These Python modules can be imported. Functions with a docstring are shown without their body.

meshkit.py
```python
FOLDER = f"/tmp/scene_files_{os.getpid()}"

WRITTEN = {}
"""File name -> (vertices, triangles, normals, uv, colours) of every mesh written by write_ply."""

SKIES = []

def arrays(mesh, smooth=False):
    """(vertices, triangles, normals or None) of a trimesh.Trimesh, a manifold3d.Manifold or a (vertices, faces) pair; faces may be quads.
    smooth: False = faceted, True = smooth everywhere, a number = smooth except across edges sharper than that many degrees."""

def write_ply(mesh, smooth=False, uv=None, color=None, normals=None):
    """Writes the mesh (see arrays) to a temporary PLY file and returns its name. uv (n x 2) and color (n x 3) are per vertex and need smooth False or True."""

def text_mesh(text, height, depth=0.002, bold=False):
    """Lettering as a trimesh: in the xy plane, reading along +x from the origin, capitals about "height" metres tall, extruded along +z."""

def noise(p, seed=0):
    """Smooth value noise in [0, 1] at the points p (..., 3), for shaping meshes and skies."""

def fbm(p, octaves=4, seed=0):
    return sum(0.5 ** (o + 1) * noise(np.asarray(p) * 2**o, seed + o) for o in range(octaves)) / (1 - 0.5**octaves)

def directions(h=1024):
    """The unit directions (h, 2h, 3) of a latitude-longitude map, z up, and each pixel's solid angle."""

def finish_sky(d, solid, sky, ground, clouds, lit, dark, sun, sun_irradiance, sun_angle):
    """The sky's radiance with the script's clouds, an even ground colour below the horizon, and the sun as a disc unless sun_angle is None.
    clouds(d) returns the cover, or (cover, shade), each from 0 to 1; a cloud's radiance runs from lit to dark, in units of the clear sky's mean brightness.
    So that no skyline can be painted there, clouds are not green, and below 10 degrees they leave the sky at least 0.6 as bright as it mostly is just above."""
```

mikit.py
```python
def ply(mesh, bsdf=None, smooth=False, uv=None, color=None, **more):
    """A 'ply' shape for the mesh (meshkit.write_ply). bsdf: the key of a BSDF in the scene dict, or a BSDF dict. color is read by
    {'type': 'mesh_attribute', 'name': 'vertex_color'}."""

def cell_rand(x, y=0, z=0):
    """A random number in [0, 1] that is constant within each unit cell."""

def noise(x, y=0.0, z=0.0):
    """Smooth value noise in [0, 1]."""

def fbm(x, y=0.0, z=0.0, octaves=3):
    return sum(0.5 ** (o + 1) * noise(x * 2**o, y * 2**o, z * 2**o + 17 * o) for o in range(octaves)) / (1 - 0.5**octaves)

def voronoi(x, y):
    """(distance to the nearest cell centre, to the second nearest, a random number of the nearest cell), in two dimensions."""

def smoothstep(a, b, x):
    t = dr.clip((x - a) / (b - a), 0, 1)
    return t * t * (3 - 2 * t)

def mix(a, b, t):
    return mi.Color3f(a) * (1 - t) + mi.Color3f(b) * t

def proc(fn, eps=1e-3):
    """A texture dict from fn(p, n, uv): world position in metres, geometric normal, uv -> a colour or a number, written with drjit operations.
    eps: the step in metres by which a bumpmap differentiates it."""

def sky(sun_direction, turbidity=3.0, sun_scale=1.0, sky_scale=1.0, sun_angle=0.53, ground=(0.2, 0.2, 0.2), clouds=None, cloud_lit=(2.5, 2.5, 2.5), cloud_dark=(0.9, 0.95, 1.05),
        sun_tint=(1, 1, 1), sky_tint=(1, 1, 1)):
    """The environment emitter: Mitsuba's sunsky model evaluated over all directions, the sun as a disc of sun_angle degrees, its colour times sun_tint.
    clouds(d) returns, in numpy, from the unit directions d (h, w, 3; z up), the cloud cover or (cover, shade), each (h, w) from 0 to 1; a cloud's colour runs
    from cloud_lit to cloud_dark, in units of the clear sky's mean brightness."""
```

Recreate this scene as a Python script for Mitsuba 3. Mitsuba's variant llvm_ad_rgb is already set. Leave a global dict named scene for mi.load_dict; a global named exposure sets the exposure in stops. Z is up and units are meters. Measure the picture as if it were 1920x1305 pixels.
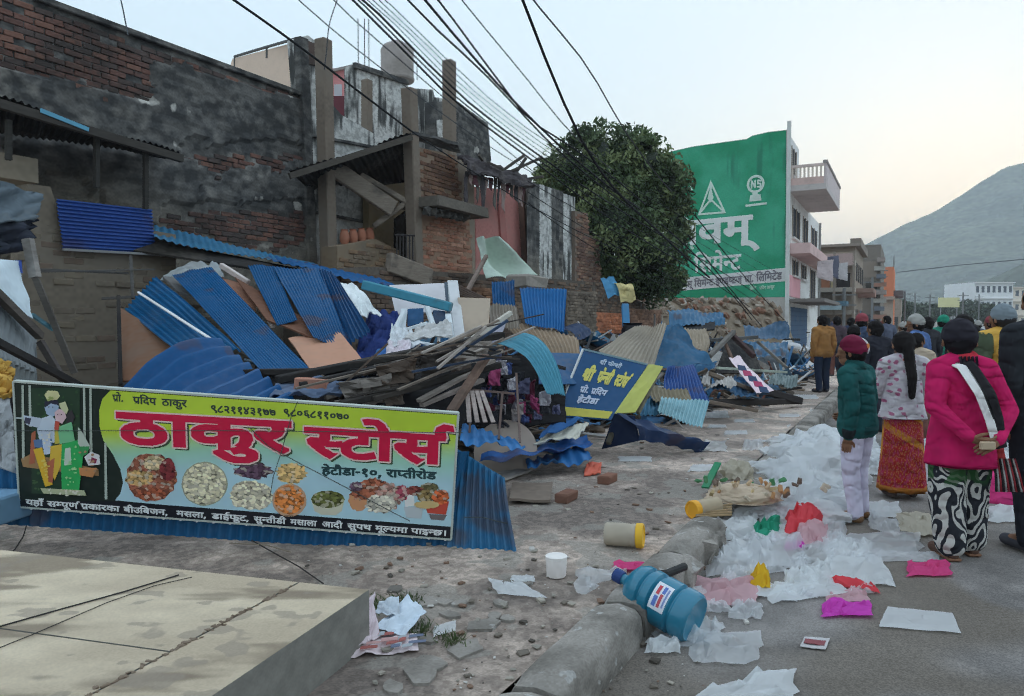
import math, random, json
import numpy as np, trimesh, manifold3d as m3, drjit as dr, mitsuba as mi, mikit, meshkit
from shapely.geometry import Polygon, box as sbox, LineString, MultiPolygon, Point
from shapely.ops import unary_union
from shapely import affinity
from mikit import noise, fbm, voronoi, cell_rand, smoothstep, mix
T = mi.ScalarTransform4f
rng = np.random.default_rng(7); random.seed(7)
scene, labels = {}, {}

# ---------------------------------------------------------------- camera, sky, exposure
H, F, CX, CY, HORIZON = 1.55, 1400.0, 960.0, 652.5, 605.0
PITCH = math.atan((CY - HORIZON) / F)
FOV = 2 * math.degrees(math.atan(CX / F))
scene['camera'] = {'type': 'perspective', 'fov': FOV, 'fov_axis': 'x', 'near_clip': 0.05, 'far_clip': 9000.0,
                   'to_world': T().look_at(origin=[0, 0, H], target=[0, math.cos(PITCH), H - math.sin(PITCH)], up=[0, 0, 1])}
SUN = (0.62, 1.0, 0.085)
def haze_clouds(d):
    el = np.clip(d[..., 2], 0, 1)
    return 0.86 - 0.26 * np.exp(-el / 0.14), np.clip(1.0 - 0.95 * np.exp(-el / 0.42), 0, 1)
scene['sky'] = mikit.sky(SUN, turbidity=3, sun_scale=0.02, sky_scale=1.0, sun_angle=4, clouds=haze_clouds, cloud_lit=(.74, 1.08, 1.32),
                         cloud_dark=(.95, 1.09, 1.24), ground=(0.15, 0.15, 0.15))
exposure = 5.05

# ---------------------------------------------------------------- from the photograph's pixels (1920 wide) to the place
def ray(px, py):
    x, z = (px - CX) / F, -(py - CY) / F
    c, s = math.cos(PITCH), math.sin(PITCH)
    return np.array([x, c + z * s, z * c - s])
def at(px, py, y):
    r = ray(px, py); return np.array([0, 0, H]) + r * (y / r[1])
def gnd(px, py, z=0.13):
    r = ray(px, py); return np.array([0, 0, H]) + r * ((z - H) / r[2])
HEAD = math.radians(27.9)                                   # the street runs off to the right
ST = np.array([math.sin(HEAD), math.cos(HEAD), 0]); LT = np.array([-math.cos(HEAD), math.sin(HEAD), 0]); UP = np.array([0, 0, 1.0])
K0 = np.array([0.68, 3.74, 0])                              # a point of the kerb's road edge
def stp(u, s, z=0.0):                                       # u metres along the kerb, s metres back from it, z up
    return K0 + ST * u + LT * s + UP * z
def on_plane(px, py, s):                                    # the point seen at a pixel on the plane s metres behind the kerb
    r = ray(px, py); t = (s - (np.array([0, 0, H]) - K0) @ LT) / (r @ LT); return np.array([0, 0, H]) + r * t

# ---------------------------------------------------------------- entries of the scene
def key(name, parent=None):
    base = name if parent is None else parent + '__' + name
    if base not in used: used.add(base); return base
    n = counts.get(base, 0) + 1
    while f'{base}_{n:03d}' in used: n += 1
    counts[base] = n; used.add(f'{base}_{n:03d}'); return f'{base}_{n:03d}'
used, counts = set(), {}
def tag(k, label=None, cat=None, group=None, kind=None):
    d = {}
    if label: d['label'] = label
    if cat: d['category'] = cat
    if group: d['group'] = group
    if kind: d['kind'] = kind
    if d: labels[k] = d
    return k
PAL = []
def as_mesh(m):
    if hasattr(m, 'to_mesh'):
        q = m.to_mesh(); return trimesh.Trimesh(np.array(q.vert_properties[:, :3]), np.array(q.tri_verts), process=False)
    if isinstance(m, (tuple, list)) and not isinstance(m[0], trimesh.Trimesh):
        v, f = np.asarray(m[0], float), np.asarray(m[1], int)
        if f.shape[1] == 4: f = np.vstack([f[:, [0, 1, 2]], f[:, [0, 2, 3]]])
        return trimesh.Trimesh(v, f, process=False)
    if isinstance(m, (tuple, list)): return trimesh.util.concatenate(list(m))
    return m
def shade(m, smooth):
    if smooth not in (False, True, None): m = trimesh.graph.smooth_shade(m, angle=math.radians(smooth), facet_minarea=None)
    return m
def plyd(mesh, mat='paint', col=(.5, .5, .5), dirt=.5, smooth=False):
    """a ply dict; for the mixed paints 'paint' and 'gloss' uv carries the colour's number and the amount of dirt"""
    m = as_mesh(mesh)
    if mat in ('paint', 'gloss', 'cloth', 'metal'):
        m = shade(m, smooth); smooth = bool(smooth)
        c = tuple(round(float(x), 3) for x in col)
        if c not in PAL: PAL.append(c)
        uv = np.tile([PAL.index(c) + .5, dirt], (len(m.vertices), 1))
        return mikit.ply(m, 'mat_' + mat, smooth=smooth, uv=uv)
    return mikit.ply(m, 'mat_' + mat, smooth=smooth)
def add(name, mesh, mat='paint', parent=None, col=(.5, .5, .5), dirt=.5, smooth=False, label=None, cat=None, group=None, kind=None):
    k = key(name, parent); scene[k] = plyd(mesh, mat, col, dirt, smooth); tag(k, label, cat, group, kind); return k
def thing(name, label, cat, group=None):
    k = key(name); tag(k, label, cat, group); return k

# ---------------------------------------------------------------- shapes
def bx(lo, hi):
    m = trimesh.creation.box(extents=np.subtract(hi, lo)); m.apply_translation(np.add(lo, hi) / 2); return m
def frame(o, x, y, z):
    M = np.eye(4); M[:3, 0], M[:3, 1], M[:3, 2], M[:3, 3] = x, y, z, o; return M
def unit(v): v = np.asarray(v, float); return v / np.linalg.norm(v)
def cham(w, d, h, r=.01):
    """a box about the origin with broken edges"""
    pts = [(sx * (w / 2 - a), sy * (d / 2 - b), sz * (h / 2 - c)) for sx in (-1, 1) for sy in (-1, 1) for sz in (-1, 1) for a, b, c in ((0, r, r), (r, 0, r), (r, r, 0))]
    return trimesh.convex.convex_hull(np.array(pts))
def rough_block(w, d, h, r, seed, amp):
    m = cham(w, d, h, r); g = np.random.default_rng(seed); m.vertices += g.uniform(-amp, amp, m.vertices.shape); return m
def bar(p, q, w, h=None, up=(0, 0, 1), r=0.0):
    """a beam from p to q, w wide and h high"""
    p, q = np.asarray(p, float), np.asarray(q, float); h = h or w
    z = unit(q - p); x = np.cross(up, z)
    x = unit(x) if np.linalg.norm(x) > 1e-3 else np.array([1.0, 0, 0]); y = np.cross(z, x)
    L = np.linalg.norm(q - p)
    m = cham(w, h, L, r) if r else trimesh.creation.box(extents=(w, h, L))
    m.apply_transform(frame((p + q) / 2, x, y, z)); return m
def tube(pts, r, sides=6, closed_ends=True):
    p = np.asarray(pts, float); t = np.gradient(p, axis=0); t /= np.linalg.norm(t, axis=1, keepdims=True) + 1e-12
    a = np.cross(t, [0.13, 0.21, .97]); a /= np.linalg.norm(a, axis=1, keepdims=True) + 1e-12; b = np.cross(t, a)
    an = np.arange(sides) * 2 * np.pi / sides; rr = np.broadcast_to(r, (len(p),))[:, None, None]
    v = p[:, None] + rr * (np.cos(an)[None, :, None] * a[:, None] + np.sin(an)[None, :, None] * b[:, None])
    i, j = np.meshgrid(np.arange(len(p) - 1), np.arange(sides), indexing='ij')
    q = np.stack([i * sides + j, i * sides + (j + 1) % sides, (i + 1) * sides + (j + 1) % sides, (i + 1) * sides + j], -1).reshape(-1, 4)
    f = np.vstack([q[:, [0, 1, 2]], q[:, [0, 2, 3]]])
    v = v.reshape(-1, 3)
    if closed_ends:
        n = len(v); v = np.vstack([v, p[:1], p[-1:]]); j = np.arange(sides); L = (len(p) - 1) * sides
        f = np.vstack([f, np.stack([np.full(sides, n), (j + 1) % sides, j], 1), np.stack([np.full(sides, n + 1), L + j, L + (j + 1) % sides], 1)])
    return trimesh.Trimesh(v, f, process=False)
def lathe(profile, n=24):
    return trimesh.creation.revolve(np.array(profile, float), sections=n)
def cyl(p, q, r, n=16):
    p, q = np.asarray(p, float), np.asarray(q, float); return tube([p, p + (q - p) * .5, q], r, n)
def extr(poly, d):
    g = [x for x in getattr(poly, 'geoms', [poly]) if x.area > 1e-9]
    return trimesh.util.concatenate([trimesh.creation.extrude_polygon(x, d, engine='earcut') for x in g])
def shell(V, th):
    """a grid of points (nu, nv, 3) as a thin closed sheet th thick"""
    nu, nv = V.shape[:2]
    du, dv = np.gradient(V, axis=0), np.gradient(V, axis=1)
    n = np.cross(du, dv); n /= np.linalg.norm(n, axis=-1, keepdims=True) + 1e-12
    A, B = (V + n * th / 2).reshape(-1, 3), (V - n * th / 2).reshape(-1, 3); N = nu * nv
    i, j = np.meshgrid(np.arange(nu - 1), np.arange(nv - 1), indexing='ij')
    a = (i * nv + j).ravel(); q = np.stack([a, a + nv, a + nv + 1, a + 1], 1)
    top = np.vstack([q[:, [0, 1, 2]], q[:, [0, 2, 3]]]); bot = top[:, ::-1] + N
    rim = np.concatenate([np.arange(nv - 1), (nv - 1) + nv * np.arange(nu - 1), (nu - 1) * nv + np.arange(nv - 1, 0, -1), nv * np.arange(nu - 1, 0, -1)])
    r2 = np.roll(rim, -1)
    side = np.vstack([np.stack([rim, r2 + N, r2], 1), np.stack([rim, rim + N, r2 + N], 1)])[:, ::-1]
    return trimesh.Trimesh(np.vstack([A, B]), np.vstack([top, bot, side]), process=False)
def bilinear(c, nu, nv):
    """c: four corners (u0v0, u1v0, u1v1, u0v1)"""
    c = [np.asarray(x, float) for x in c]; u, v = np.linspace(0, 1, nu)[:, None, None], np.linspace(0, 1, nv)[None, :, None]
    return (1 - u) * (1 - v) * c[0] + u * (1 - v) * c[1] + u * v * c[2] + (1 - u) * v * c[3], u[..., 0] + 0 * v[..., 0], v[..., 0] + 0 * u[..., 0]
def corrugated(c, waves, amp=.012, bend=None, nv=7, th=.002, dent=.02, seed=0, per=6, shape=None):
    """corrugated sheet over four corners, its ribs counted across u and running along v; bend(u, v) lifts it along its normal"""
    V, u, v = bilinear(c, int(waves * per) + 1, nv)
    n = np.cross(np.gradient(V, axis=0), np.gradient(V, axis=1)); n /= np.linalg.norm(n, axis=-1, keepdims=True) + 1e-12
    w = np.sin(2 * np.pi * waves * u)
    if shape == 'box': w = np.clip(2.2 * w, -1, 1)
    h = amp * w + dent * 2 * (meshkit.fbm(np.stack([u * 3 + seed * 7.1, v * 3, u * 0], -1), 2, seed) - .5)
    if bend is not None: h = h + bend(u, v)
    return shell(V + n * h[..., None], th)
def flat_sheet(c, th=.012, bend=None, nu=12, nv=12, dent=.01, seed=0, freq=3):
    V, u, v = bilinear(c, nu, nv)
    n = np.cross(np.gradient(V, axis=0), np.gradient(V, axis=1)); n /= np.linalg.norm(n, axis=-1, keepdims=True) + 1e-12
    h = dent * 2 * (meshkit.fbm(np.stack([u * freq + seed * 5.3, v * freq, u * 0], -1), 3, seed) - .5)
    if bend is not None: h = h + bend(u, v)
    return shell(V + n * h[..., None], th)
def px4(*c): return [at(*x) for x in c]

# ---------------------------------------------------------------- materials
def bsdf(k, d): scene['mat_' + k] = {'type': 'twosided', 'bsdf': d}
def principled(col, rough=.8, spec=.3, **kw): return {'type': 'principled', 'base_color': col, 'roughness': rough, 'specular': spec, **kw}
def rgb(c): return {'type': 'rgb', 'value': list(c)}
PALR = PALG = PALB = None
def pick(uv):
    i = mi.UInt32(dr.clip(dr.floor(uv.x), 0, 1023)); return dr.minimum(1.3 * mi.Color3f(dr.gather(mi.Float, PALR, i), dr.gather(mi.Float, PALG, i), dr.gather(mi.Float, PALB, i)), .84)
DUST = (.17, .145, .12)
def paint_fn(p, n, uv):
    c = pick(uv); d = uv.y
    a = fbm(p.x * 1.7, p.y * 1.7, p.z * 1.7, 4); b = noise(p.x * 23, p.y * 23, p.z * 23)
    c = c * (1 + d * (0.7 * (a - .5) + .35 * (b - .5)))
    return mix(c, DUST, d * smoothstep(.46, .78, a * .8 + b * .2) * .85)
def cloth_fn(p, n, uv):
    c = pick(uv); a = fbm(p.x * 14, p.y * 14, p.z * 14, 2)
    return c * (1 + uv.y * .6 * (a - .5))
bsdf('paint', {'type': 'bumpmap', 'scale': 1.0, 'arbitrary': mikit.proc(lambda p, n, uv: .0035 * fbm(p.x * 22, p.y * 22, p.z * 22, 3), eps=.004), 'bsdf': principled(mikit.proc(paint_fn), .78, .25)})
def gloss_fn(p, n, uv):
    c = pick(uv); d = uv.y; a = fbm(p.x * 1.9, p.y * 1.9, p.z * 1.9, 4); b = noise(p.x * 23, p.y * 23, p.z * 23)
    c = c * (1 + d * (1.0 * (a - .5) + .35 * (b - .5))); r = fbm(p.x * 2.9 + 7, p.y * 2.9 + 3, p.z * 2.9, 4)
    c = mix(c, mix((.13, .065, .04), (.06, .04, .03), b), dr.select(c.z > 2.2 * c.x, 1.6 * d, 0.0) * smoothstep(.62, .72, r) * .7)
    return mix(c, DUST, d * smoothstep(.50, .80, a * .8 + b * .2) * .45)
bsdf('gloss', principled(mikit.proc(gloss_fn), .42, .22))
def fold_fn(p, n, uv):
    a = dr.abs(fbm(p.x * 5, p.y * 5, p.z * 9, 3) - .5); b = dr.abs(fbm(p.x * 13 + 4, p.y * 13, p.z * 17, 2) - .5); return .055 * dr.sqrt(a + .004) + .004 * dr.sqrt(b + .01)
def fold(b): return {'type': 'bumpmap', 'scale': 1.0, 'arbitrary': mikit.proc(fold_fn, eps=.004), 'bsdf': b}
bsdf('cloth', fold(principled(mikit.proc(cloth_fn), .9, .15, sheen=.3)))
bsdf('metal', principled(mikit.proc(paint_fn), .5, .4, metallic=.25))
def stain(p, f): return fbm(p.x * f, p.y * f, p.z * f, 4)
def asphalt_fn(p, n, uv):
    g = noise(p.x * 160, p.y * 160, 1); a = fbm(p.x * .8, p.y * .8, 3, 4); b = fbm(p.x * 6, p.y * 6, 9, 3)
    c = mix((.15, .138, .13), (.27, .247, .232), smoothstep(.3, .7, a * .6 + b * .4))
    s = smoothstep(.52, .66, fbm(p.x * .9 + 31, p.y * .9 + 7, 5, 3))       # dried mud
    c = mix(c, (.15, .125, .10), s * .75)
    return c * (.72 + .56 * g)
bsdf('asphalt', {'type': 'bumpmap', 'scale': 1.0, 'arbitrary': mikit.proc(lambda p, n, uv: .004 * noise(p.x * 90, p.y * 90, 0) + .01 * fbm(p.x * 8, p.y * 8, 0, 3), eps=.004), 'bsdf': principled(mikit.proc(asphalt_fn), .85, .25)})
def pave_fn(p, n, uv):
    a = fbm(p.x * 1.1, p.y * 1.1, 2, 4); b = fbm(p.x * 9, p.y * 9, 6, 3); g = noise(p.x * 120, p.y * 120, 1)
    c = mix((.205, .165, .142), (.45, .365, .305), smoothstep(.3, .72, a * .65 + b * .35))
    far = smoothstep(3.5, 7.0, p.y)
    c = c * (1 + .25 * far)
    s = smoothstep(.48, .62, fbm(p.x * 1.5 + 3, p.y * 1.5 + 17, 5, 4) + .06 * (1 - smoothstep(3.0, 4.5, p.y)))
    c = mix(c, (.155, .128, .112), s * .7); c = c * (.85 + .3 * smoothstep(.35, .65, noise(p.x * 31, p.y * 31, 5)))
    s2 = smoothstep(.60, .66, fbm(p.x * 4.1 + 13, p.y * 4.1 + 7, 2, 3)); c = mix(c, (.27, .25, .22), s2 * .6)
    return c * (.8 + .4 * g)
bsdf('pavement_mix', principled(mikit.proc(pave_fn), .88, .25))
def slab_fn(p, n, uv):
    a = fbm(p.x * 1.4, p.y * 3.2, 2, 4); b = fbm(p.x * 18, p.y * 18, p.z * 18, 3); g = noise(p.x * 140, p.y * 140, p.z * 140)
    c = mix((.49, .40, .29), (.65, .545, .40), smoothstep(.3, .7, a))
    s = smoothstep(.54, .68, fbm(p.x * 1.6 + 5, p.y * 5.0 + 7, 5, 4) + .10 * smoothstep(3.0, 3.7, p.y))
    c = mix(c, (.20, .155, .115), s * .75)
    s2 = smoothstep(.66, .72, fbm(p.x * 7 + 2, p.y * 9 + 1, 3, 3)); c = mix(c, (.30, .25, .20), s2 * .6)
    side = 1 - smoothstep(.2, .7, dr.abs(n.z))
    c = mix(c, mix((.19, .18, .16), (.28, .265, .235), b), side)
    return c * (.88 + .14 * g + .12 * (b - .5))
bsdf('slab_concrete', principled(mikit.proc(slab_fn), .9, .2))
def kerb_fn(p, n, uv):
    a = fbm(p.x * 5, p.y * 5, p.z * 5, 4); g = noise(p.x * 110, p.y * 110, p.z * 110)
    c = mix((.15, .135, .118), (.31, .28, .25), smoothstep(.3, .7, a))
    w = smoothstep(.70, .76, fbm(p.x * 17, p.y * 17, p.z * 17, 3))
    return mix(c, (.42, .41, .39), w * .7) * (.8 + .4 * g)
bsdf('kerb_concrete', principled(mikit.proc(kerb_fn), .9, .2))
def black_plaster_fn(p, n, uv):
    a = stain(p, .9); b = fbm(p.x * 6, p.y * 6, p.z * 4.5, 4); st = fbm(p.x * 9, p.y * 9, p.z * .8, 3)
    c = mix((.040, .040, .040), (.085, .081, .076), smoothstep(.35, .65, b))
    c = mix(c, (.16, .15, .135), smoothstep(.56, .75, a * .5 + b * .5) * .8)
    c = mix(c, (.30, .285, .26), smoothstep(.70, .76, fbm(p.x * 3.1 + 4, p.y * 3.1, p.z * 3.6, 3) * .75 + st * .25) * .8)
    c = c * (.82 + .36 * smoothstep(.35, .65, noise(p.x * 3 + p.y * 3, 7, p.z * 13)))
    low = 1 - smoothstep(2.2, 3.6, p.z + (a - .5) * 1.5)
    return 1.7 * mix(c, mix((.10, .09, .075), (.22, .19, .15), b), low * .75) * (.8 + .4 * noise(p.x * 40, p.y * 40, p.z * 40))
bsdf('black_plaster', {'type': 'bumpmap', 'scale': 1.0, 'arbitrary': mikit.proc(lambda p, n, uv: .02 * fbm(p.x * 9, p.y * 9, p.z * 9, 4), eps=.006), 'bsdf': principled(mikit.proc(black_plaster_fn), .92, .15)})
def white_plaster_fn(p, n, uv):
    a = stain(p, 1.6); st = fbm(p.x * 7, p.y * 7, p.z * .7, 4); b = fbm(p.x * 12, p.y * 12, p.z * 12, 3)
    c = mix((.64, .63, .60), (.43, .42, .395), smoothstep(.4, .65, b))
    c = mix(c, (.085, .085, .082), smoothstep(.47, .62, st * .6 + a * .4))
    return c * (.85 + .3 * noise(p.x * 40, p.y * 40, p.z * 40))
bsdf('white_plaster', principled(mikit.proc(white_plaster_fn), .92, .15))
def brick_fn(p, n, uv):
    c = pick(uv); b = fbm(p.x * 16, p.y * 16, p.z * 16, 3); a = stain(p, 1.3)
    c = c * (.6 + .8 * b)
    return mix(c, (.045, .042, .040), uv.y * smoothstep(.40, .62, a * .6 + b * .4))
bsdf('brick_mix', principled(mikit.proc(brick_fn), .93, .12))
def wood_fn(p, n, uv):
    c = pick(uv); g = fbm(p.x * 9, p.y * 9, p.z * 42, 3); h = fbm(p.x * 30, p.y * 6, p.z * 60, 3); a = stain(p, 3)
    return mix(c * (.6 + .8 * (g * .5 + h * .5)), (.06, .052, .045), uv.y * smoothstep(.5, .7, a))
bsdf('wood_mix', principled(mikit.proc(wood_fn), .85, .2))
def foliage_fn(p, n, uv):
    c = pick(uv); return c * (.6 + .8 * noise(p.x * 2.1, p.y * 2.1, p.z * 2.1)) * (.8 + .4 * uv.y)
scene['mat_leaf'] = {'type': 'twosided', 'bsdf': principled(mikit.proc(foliage_fn), .6, .3)}
def hill_fn(p, n, uv):
    return mix((.018, .030, .020), (.085, .095, .055), smoothstep(.3, .7, .5 * fbm(p.x * .02, p.y * .02, p.z * .03, 4) + .5 * fbm(p.x * .006, p.y * .006, p.z * .008, 3))) * (.6 + .8 * noise(p.x * .16, p.y * .16, p.z * .16))
bsdf('hill_trees', principled(mikit.proc(hill_fn), .95, .1))
def film_fn(p, n, uv):
    return mix((.62, .66, .66), (.80, .83, .83), noise(p.x * 30, p.y * 30, p.z * 30))
scene['mat_plastic_film'] = {'type': 'principledthin', 'base_color': rgb((.93, .94, .95)), 'roughness': .16, 'spec_trans': .55, 'diff_trans': .7, 'eta': 1.35}
scene['mat_white_film'] = {'type': 'principledthin', 'base_color': rgb((.90, .915, .92)), 'roughness': .25, 'spec_trans': .26, 'diff_trans': .6, 'eta': 1.35}
def coloured(k, c, st=.1, r=.4): scene['mat_' + k] = {'type': 'principledthin', 'base_color': rgb(c), 'roughness': r, 'spec_trans': st, 'diff_trans': .6, 'eta': 1.4}
_plyd = plyd
def plyd(mesh, mat='paint', col=(.5, .5, .5), dirt=.5, smooth=False):
    if mat in ('brick_mix', 'wood_mix', 'leaf'):
        m = shade(as_mesh(mesh), smooth); c = tuple(round(float(x), 3) for x in col)
        if c not in PAL: PAL.append(c)
        return mikit.ply(m, 'mat_' + mat, smooth=bool(smooth), uv=np.tile([PAL.index(c) + .5, dirt], (len(m.vertices), 1)))
    return _plyd(mesh, mat, col, dirt, smooth)
# ================================================================ the setting: ground, road, kerb, hills
def grid_mesh(o, x, y, nx, ny, hfn):
    u, v = np.meshgrid(x, y, indexing='ij'); P = o(u, v); P[..., 2] = P[..., 2] + hfn(P)
    a = (np.arange(len(x) - 1)[:, None] * len(y) + np.arange(len(y) - 1)).ravel(); q = np.stack([a, a + len(y), a + len(y) + 1, a + 1], 1)
    return P.reshape(-1, 3), q
def strip(u0, u1, s0, s1, z, nu, ns, amp=0.0, f=1.0, geo=False):
    uu = np.linspace(u0, u1, nu) if not geo else u0 + (u1 - u0) * np.linspace(0, 1, nu) ** 2
    ss = np.linspace(s0, s1, ns)
    U, S = np.meshgrid(uu, ss, indexing='ij')
    P = K0 + U[..., None] * ST + S[..., None] * LT
    P[..., 2] = z + amp * 2 * (meshkit.fbm(np.stack([U * f, S * f, U * 0], -1), 4, 3) - .5)
    a = (np.arange(nu - 1)[:, None] * ns + np.arange(ns - 1)).ravel(); q = np.stack([a, a + 1, a + ns + 1, a + ns], 1)[:, ::-1]
    return trimesh.Trimesh(P.reshape(-1, 3), np.vstack([q[:, [0, 1, 2]], q[:, [0, 2, 3]]]), process=False)
PZ = 0.13
add('ground', bx((-4000, -4000, -0.9), (4000, 4000, -.05)), 'paint', col=(.16, .15, .13), kind='structure', label='bare earth under the town reaching to the foot of the hills')
add('road', strip(-8, 260, -14, .12, 0, 500, 60, .012, .8, geo=True), 'asphalt', kind='structure', smooth=True, label='grey asphalt road running away to the right')
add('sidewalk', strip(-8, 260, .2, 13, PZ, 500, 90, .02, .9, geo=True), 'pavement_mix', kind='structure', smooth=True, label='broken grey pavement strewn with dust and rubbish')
kb = key('kerb'); tag(kb, 'weathered rounded concrete kerb between pavement and road', kind='structure')
g = np.random.default_rng(3); u = -4.0; i = 0
while u < 40:
    L = .92 + .1 * g.random()
    if not (1.62 < u + L / 2 < 2.5):
        w, h = .30, .30
        pts = []
        hi = .035 if u < 1.5 else 0; prof = [(0, -.13), (0, .03), (.005, .115 + hi), (.035, .145 + hi), (.12, .156 + hi), (.21, .15 + hi * .6), (.25, .11), (.25, -.13)]
        n = 11; V = []
        for a in (0, .03, .08, .15, .3, .5, .7, .85, .92, .97, 1):
            e = .028 * max(0, 1 - min(a, 1 - a) / .13) ** 2
            V.append([stp(u + .022 + a * (L - .044), -.04 + s + (0.02 if 0 else 0), z - e * (z > 0)) for s, z in prof])
        V = np.array(V); Pn = V + .018 * (meshkit.fbm(V * 4.0, 4, 5) - .5)[..., None] * np.array([1, 1, .9]) + .012 * (meshkit.noise(V * 40) - .5)[..., None]
        m = len(prof); q = []
        for a in range(n - 1):
            for b in range(m - 1): q.append([a * m + b, a * m + b + 1, (a + 1) * m + b + 1, (a + 1) * m + b])
        f = [list(x) for x in np.array(q)[:, ::-1]]; tri = [[x[0], x[1], x[2]] for x in f] + [[x[0], x[2], x[3]] for x in f]
        for b in range(1, m - 1): tri += [[0, b + 1, b], [(n - 1) * m, (n - 1) * m + b, (n - 1) * m + b + 1]]
        tm = trimesh.Trimesh(Pn.reshape(-1, 3), np.array(tri)[:, ::-1], process=False); tm.fix_normals()
        if i == 6 or u > 2.4 and i % 3 == 0: tm.vertices[:, 2] += .01
        add('kerb_stone', tm, 'kerb_concrete', kb, smooth=50)
    u += L; i += 1
# hills
def hill(name, label, pts, Y, base, seed, back, rough):
    xs = np.arange(pts[0][0], pts[-1][0], 6.0); top = np.interp(xs, [p[0] for p in pts], [p[1] for p in pts])
    rows = 60; V = np.zeros((len(xs), rows + 8, 3))
    for k, v in enumerate(np.r_[np.linspace(0, 1, rows), 1.06 + .12 * np.arange(8)]):
        for_top = np.array([at(x, t, Y) for x, t in zip(xs, top)])
        V[:, k, 0] = for_top[:, 0]; V[:, k, 1] = Y - back + back * v
        prof = v ** .85 if v <= 1 else 1 - (v - 1) * .5
        V[:, k, 2] = base + (for_top[:, 2] - base) * prof
    nz = meshkit.fbm(V * [.006, .006, .004], 4, seed) - .5
    V[..., 2] += rough * 3.2 * nz * np.clip((V[..., 2] - base) / 60, 0, 1) * 1.0 + rough * .35 * (meshkit.noise(V * [.09, .09, .02], seed) - .5)
    V[..., 2] += rough * .30 * (meshkit.noise(V * [.05, .05, .0], seed + 3) ** 3)
    a = (np.arange(len(xs) - 1)[:, None] * V.shape[1] + np.arange(V.shape[1] - 1)).ravel(); n = V.shape[1]
    add(name, (V.reshape(-1, 3), np.stack([a, a + n, a + n + 1, a + 1], 1)), 'hill_trees', kind='structure', smooth=True, label=label)
hill('hill', 'tall wooded hill fading blue grey at the end of the street', [(1380, 640), (1500, 560), (1590, 490), (1640, 452), (1720, 415), (1800, 375), (1850, 340), (1890, 314), (1960, 300), (2300, 240), (3000, 300), (3600, 420)], 1250, -5, 2, 500, 16)
hill('hill', 'lower darker wooded spur in front of the tall hill', [(1840, 590), (1870, 545), (1890, 515), (1925, 488), (2050, 470), (2500, 430), (3200, 500)], 620, -3, 8, 120, 7)
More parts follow.
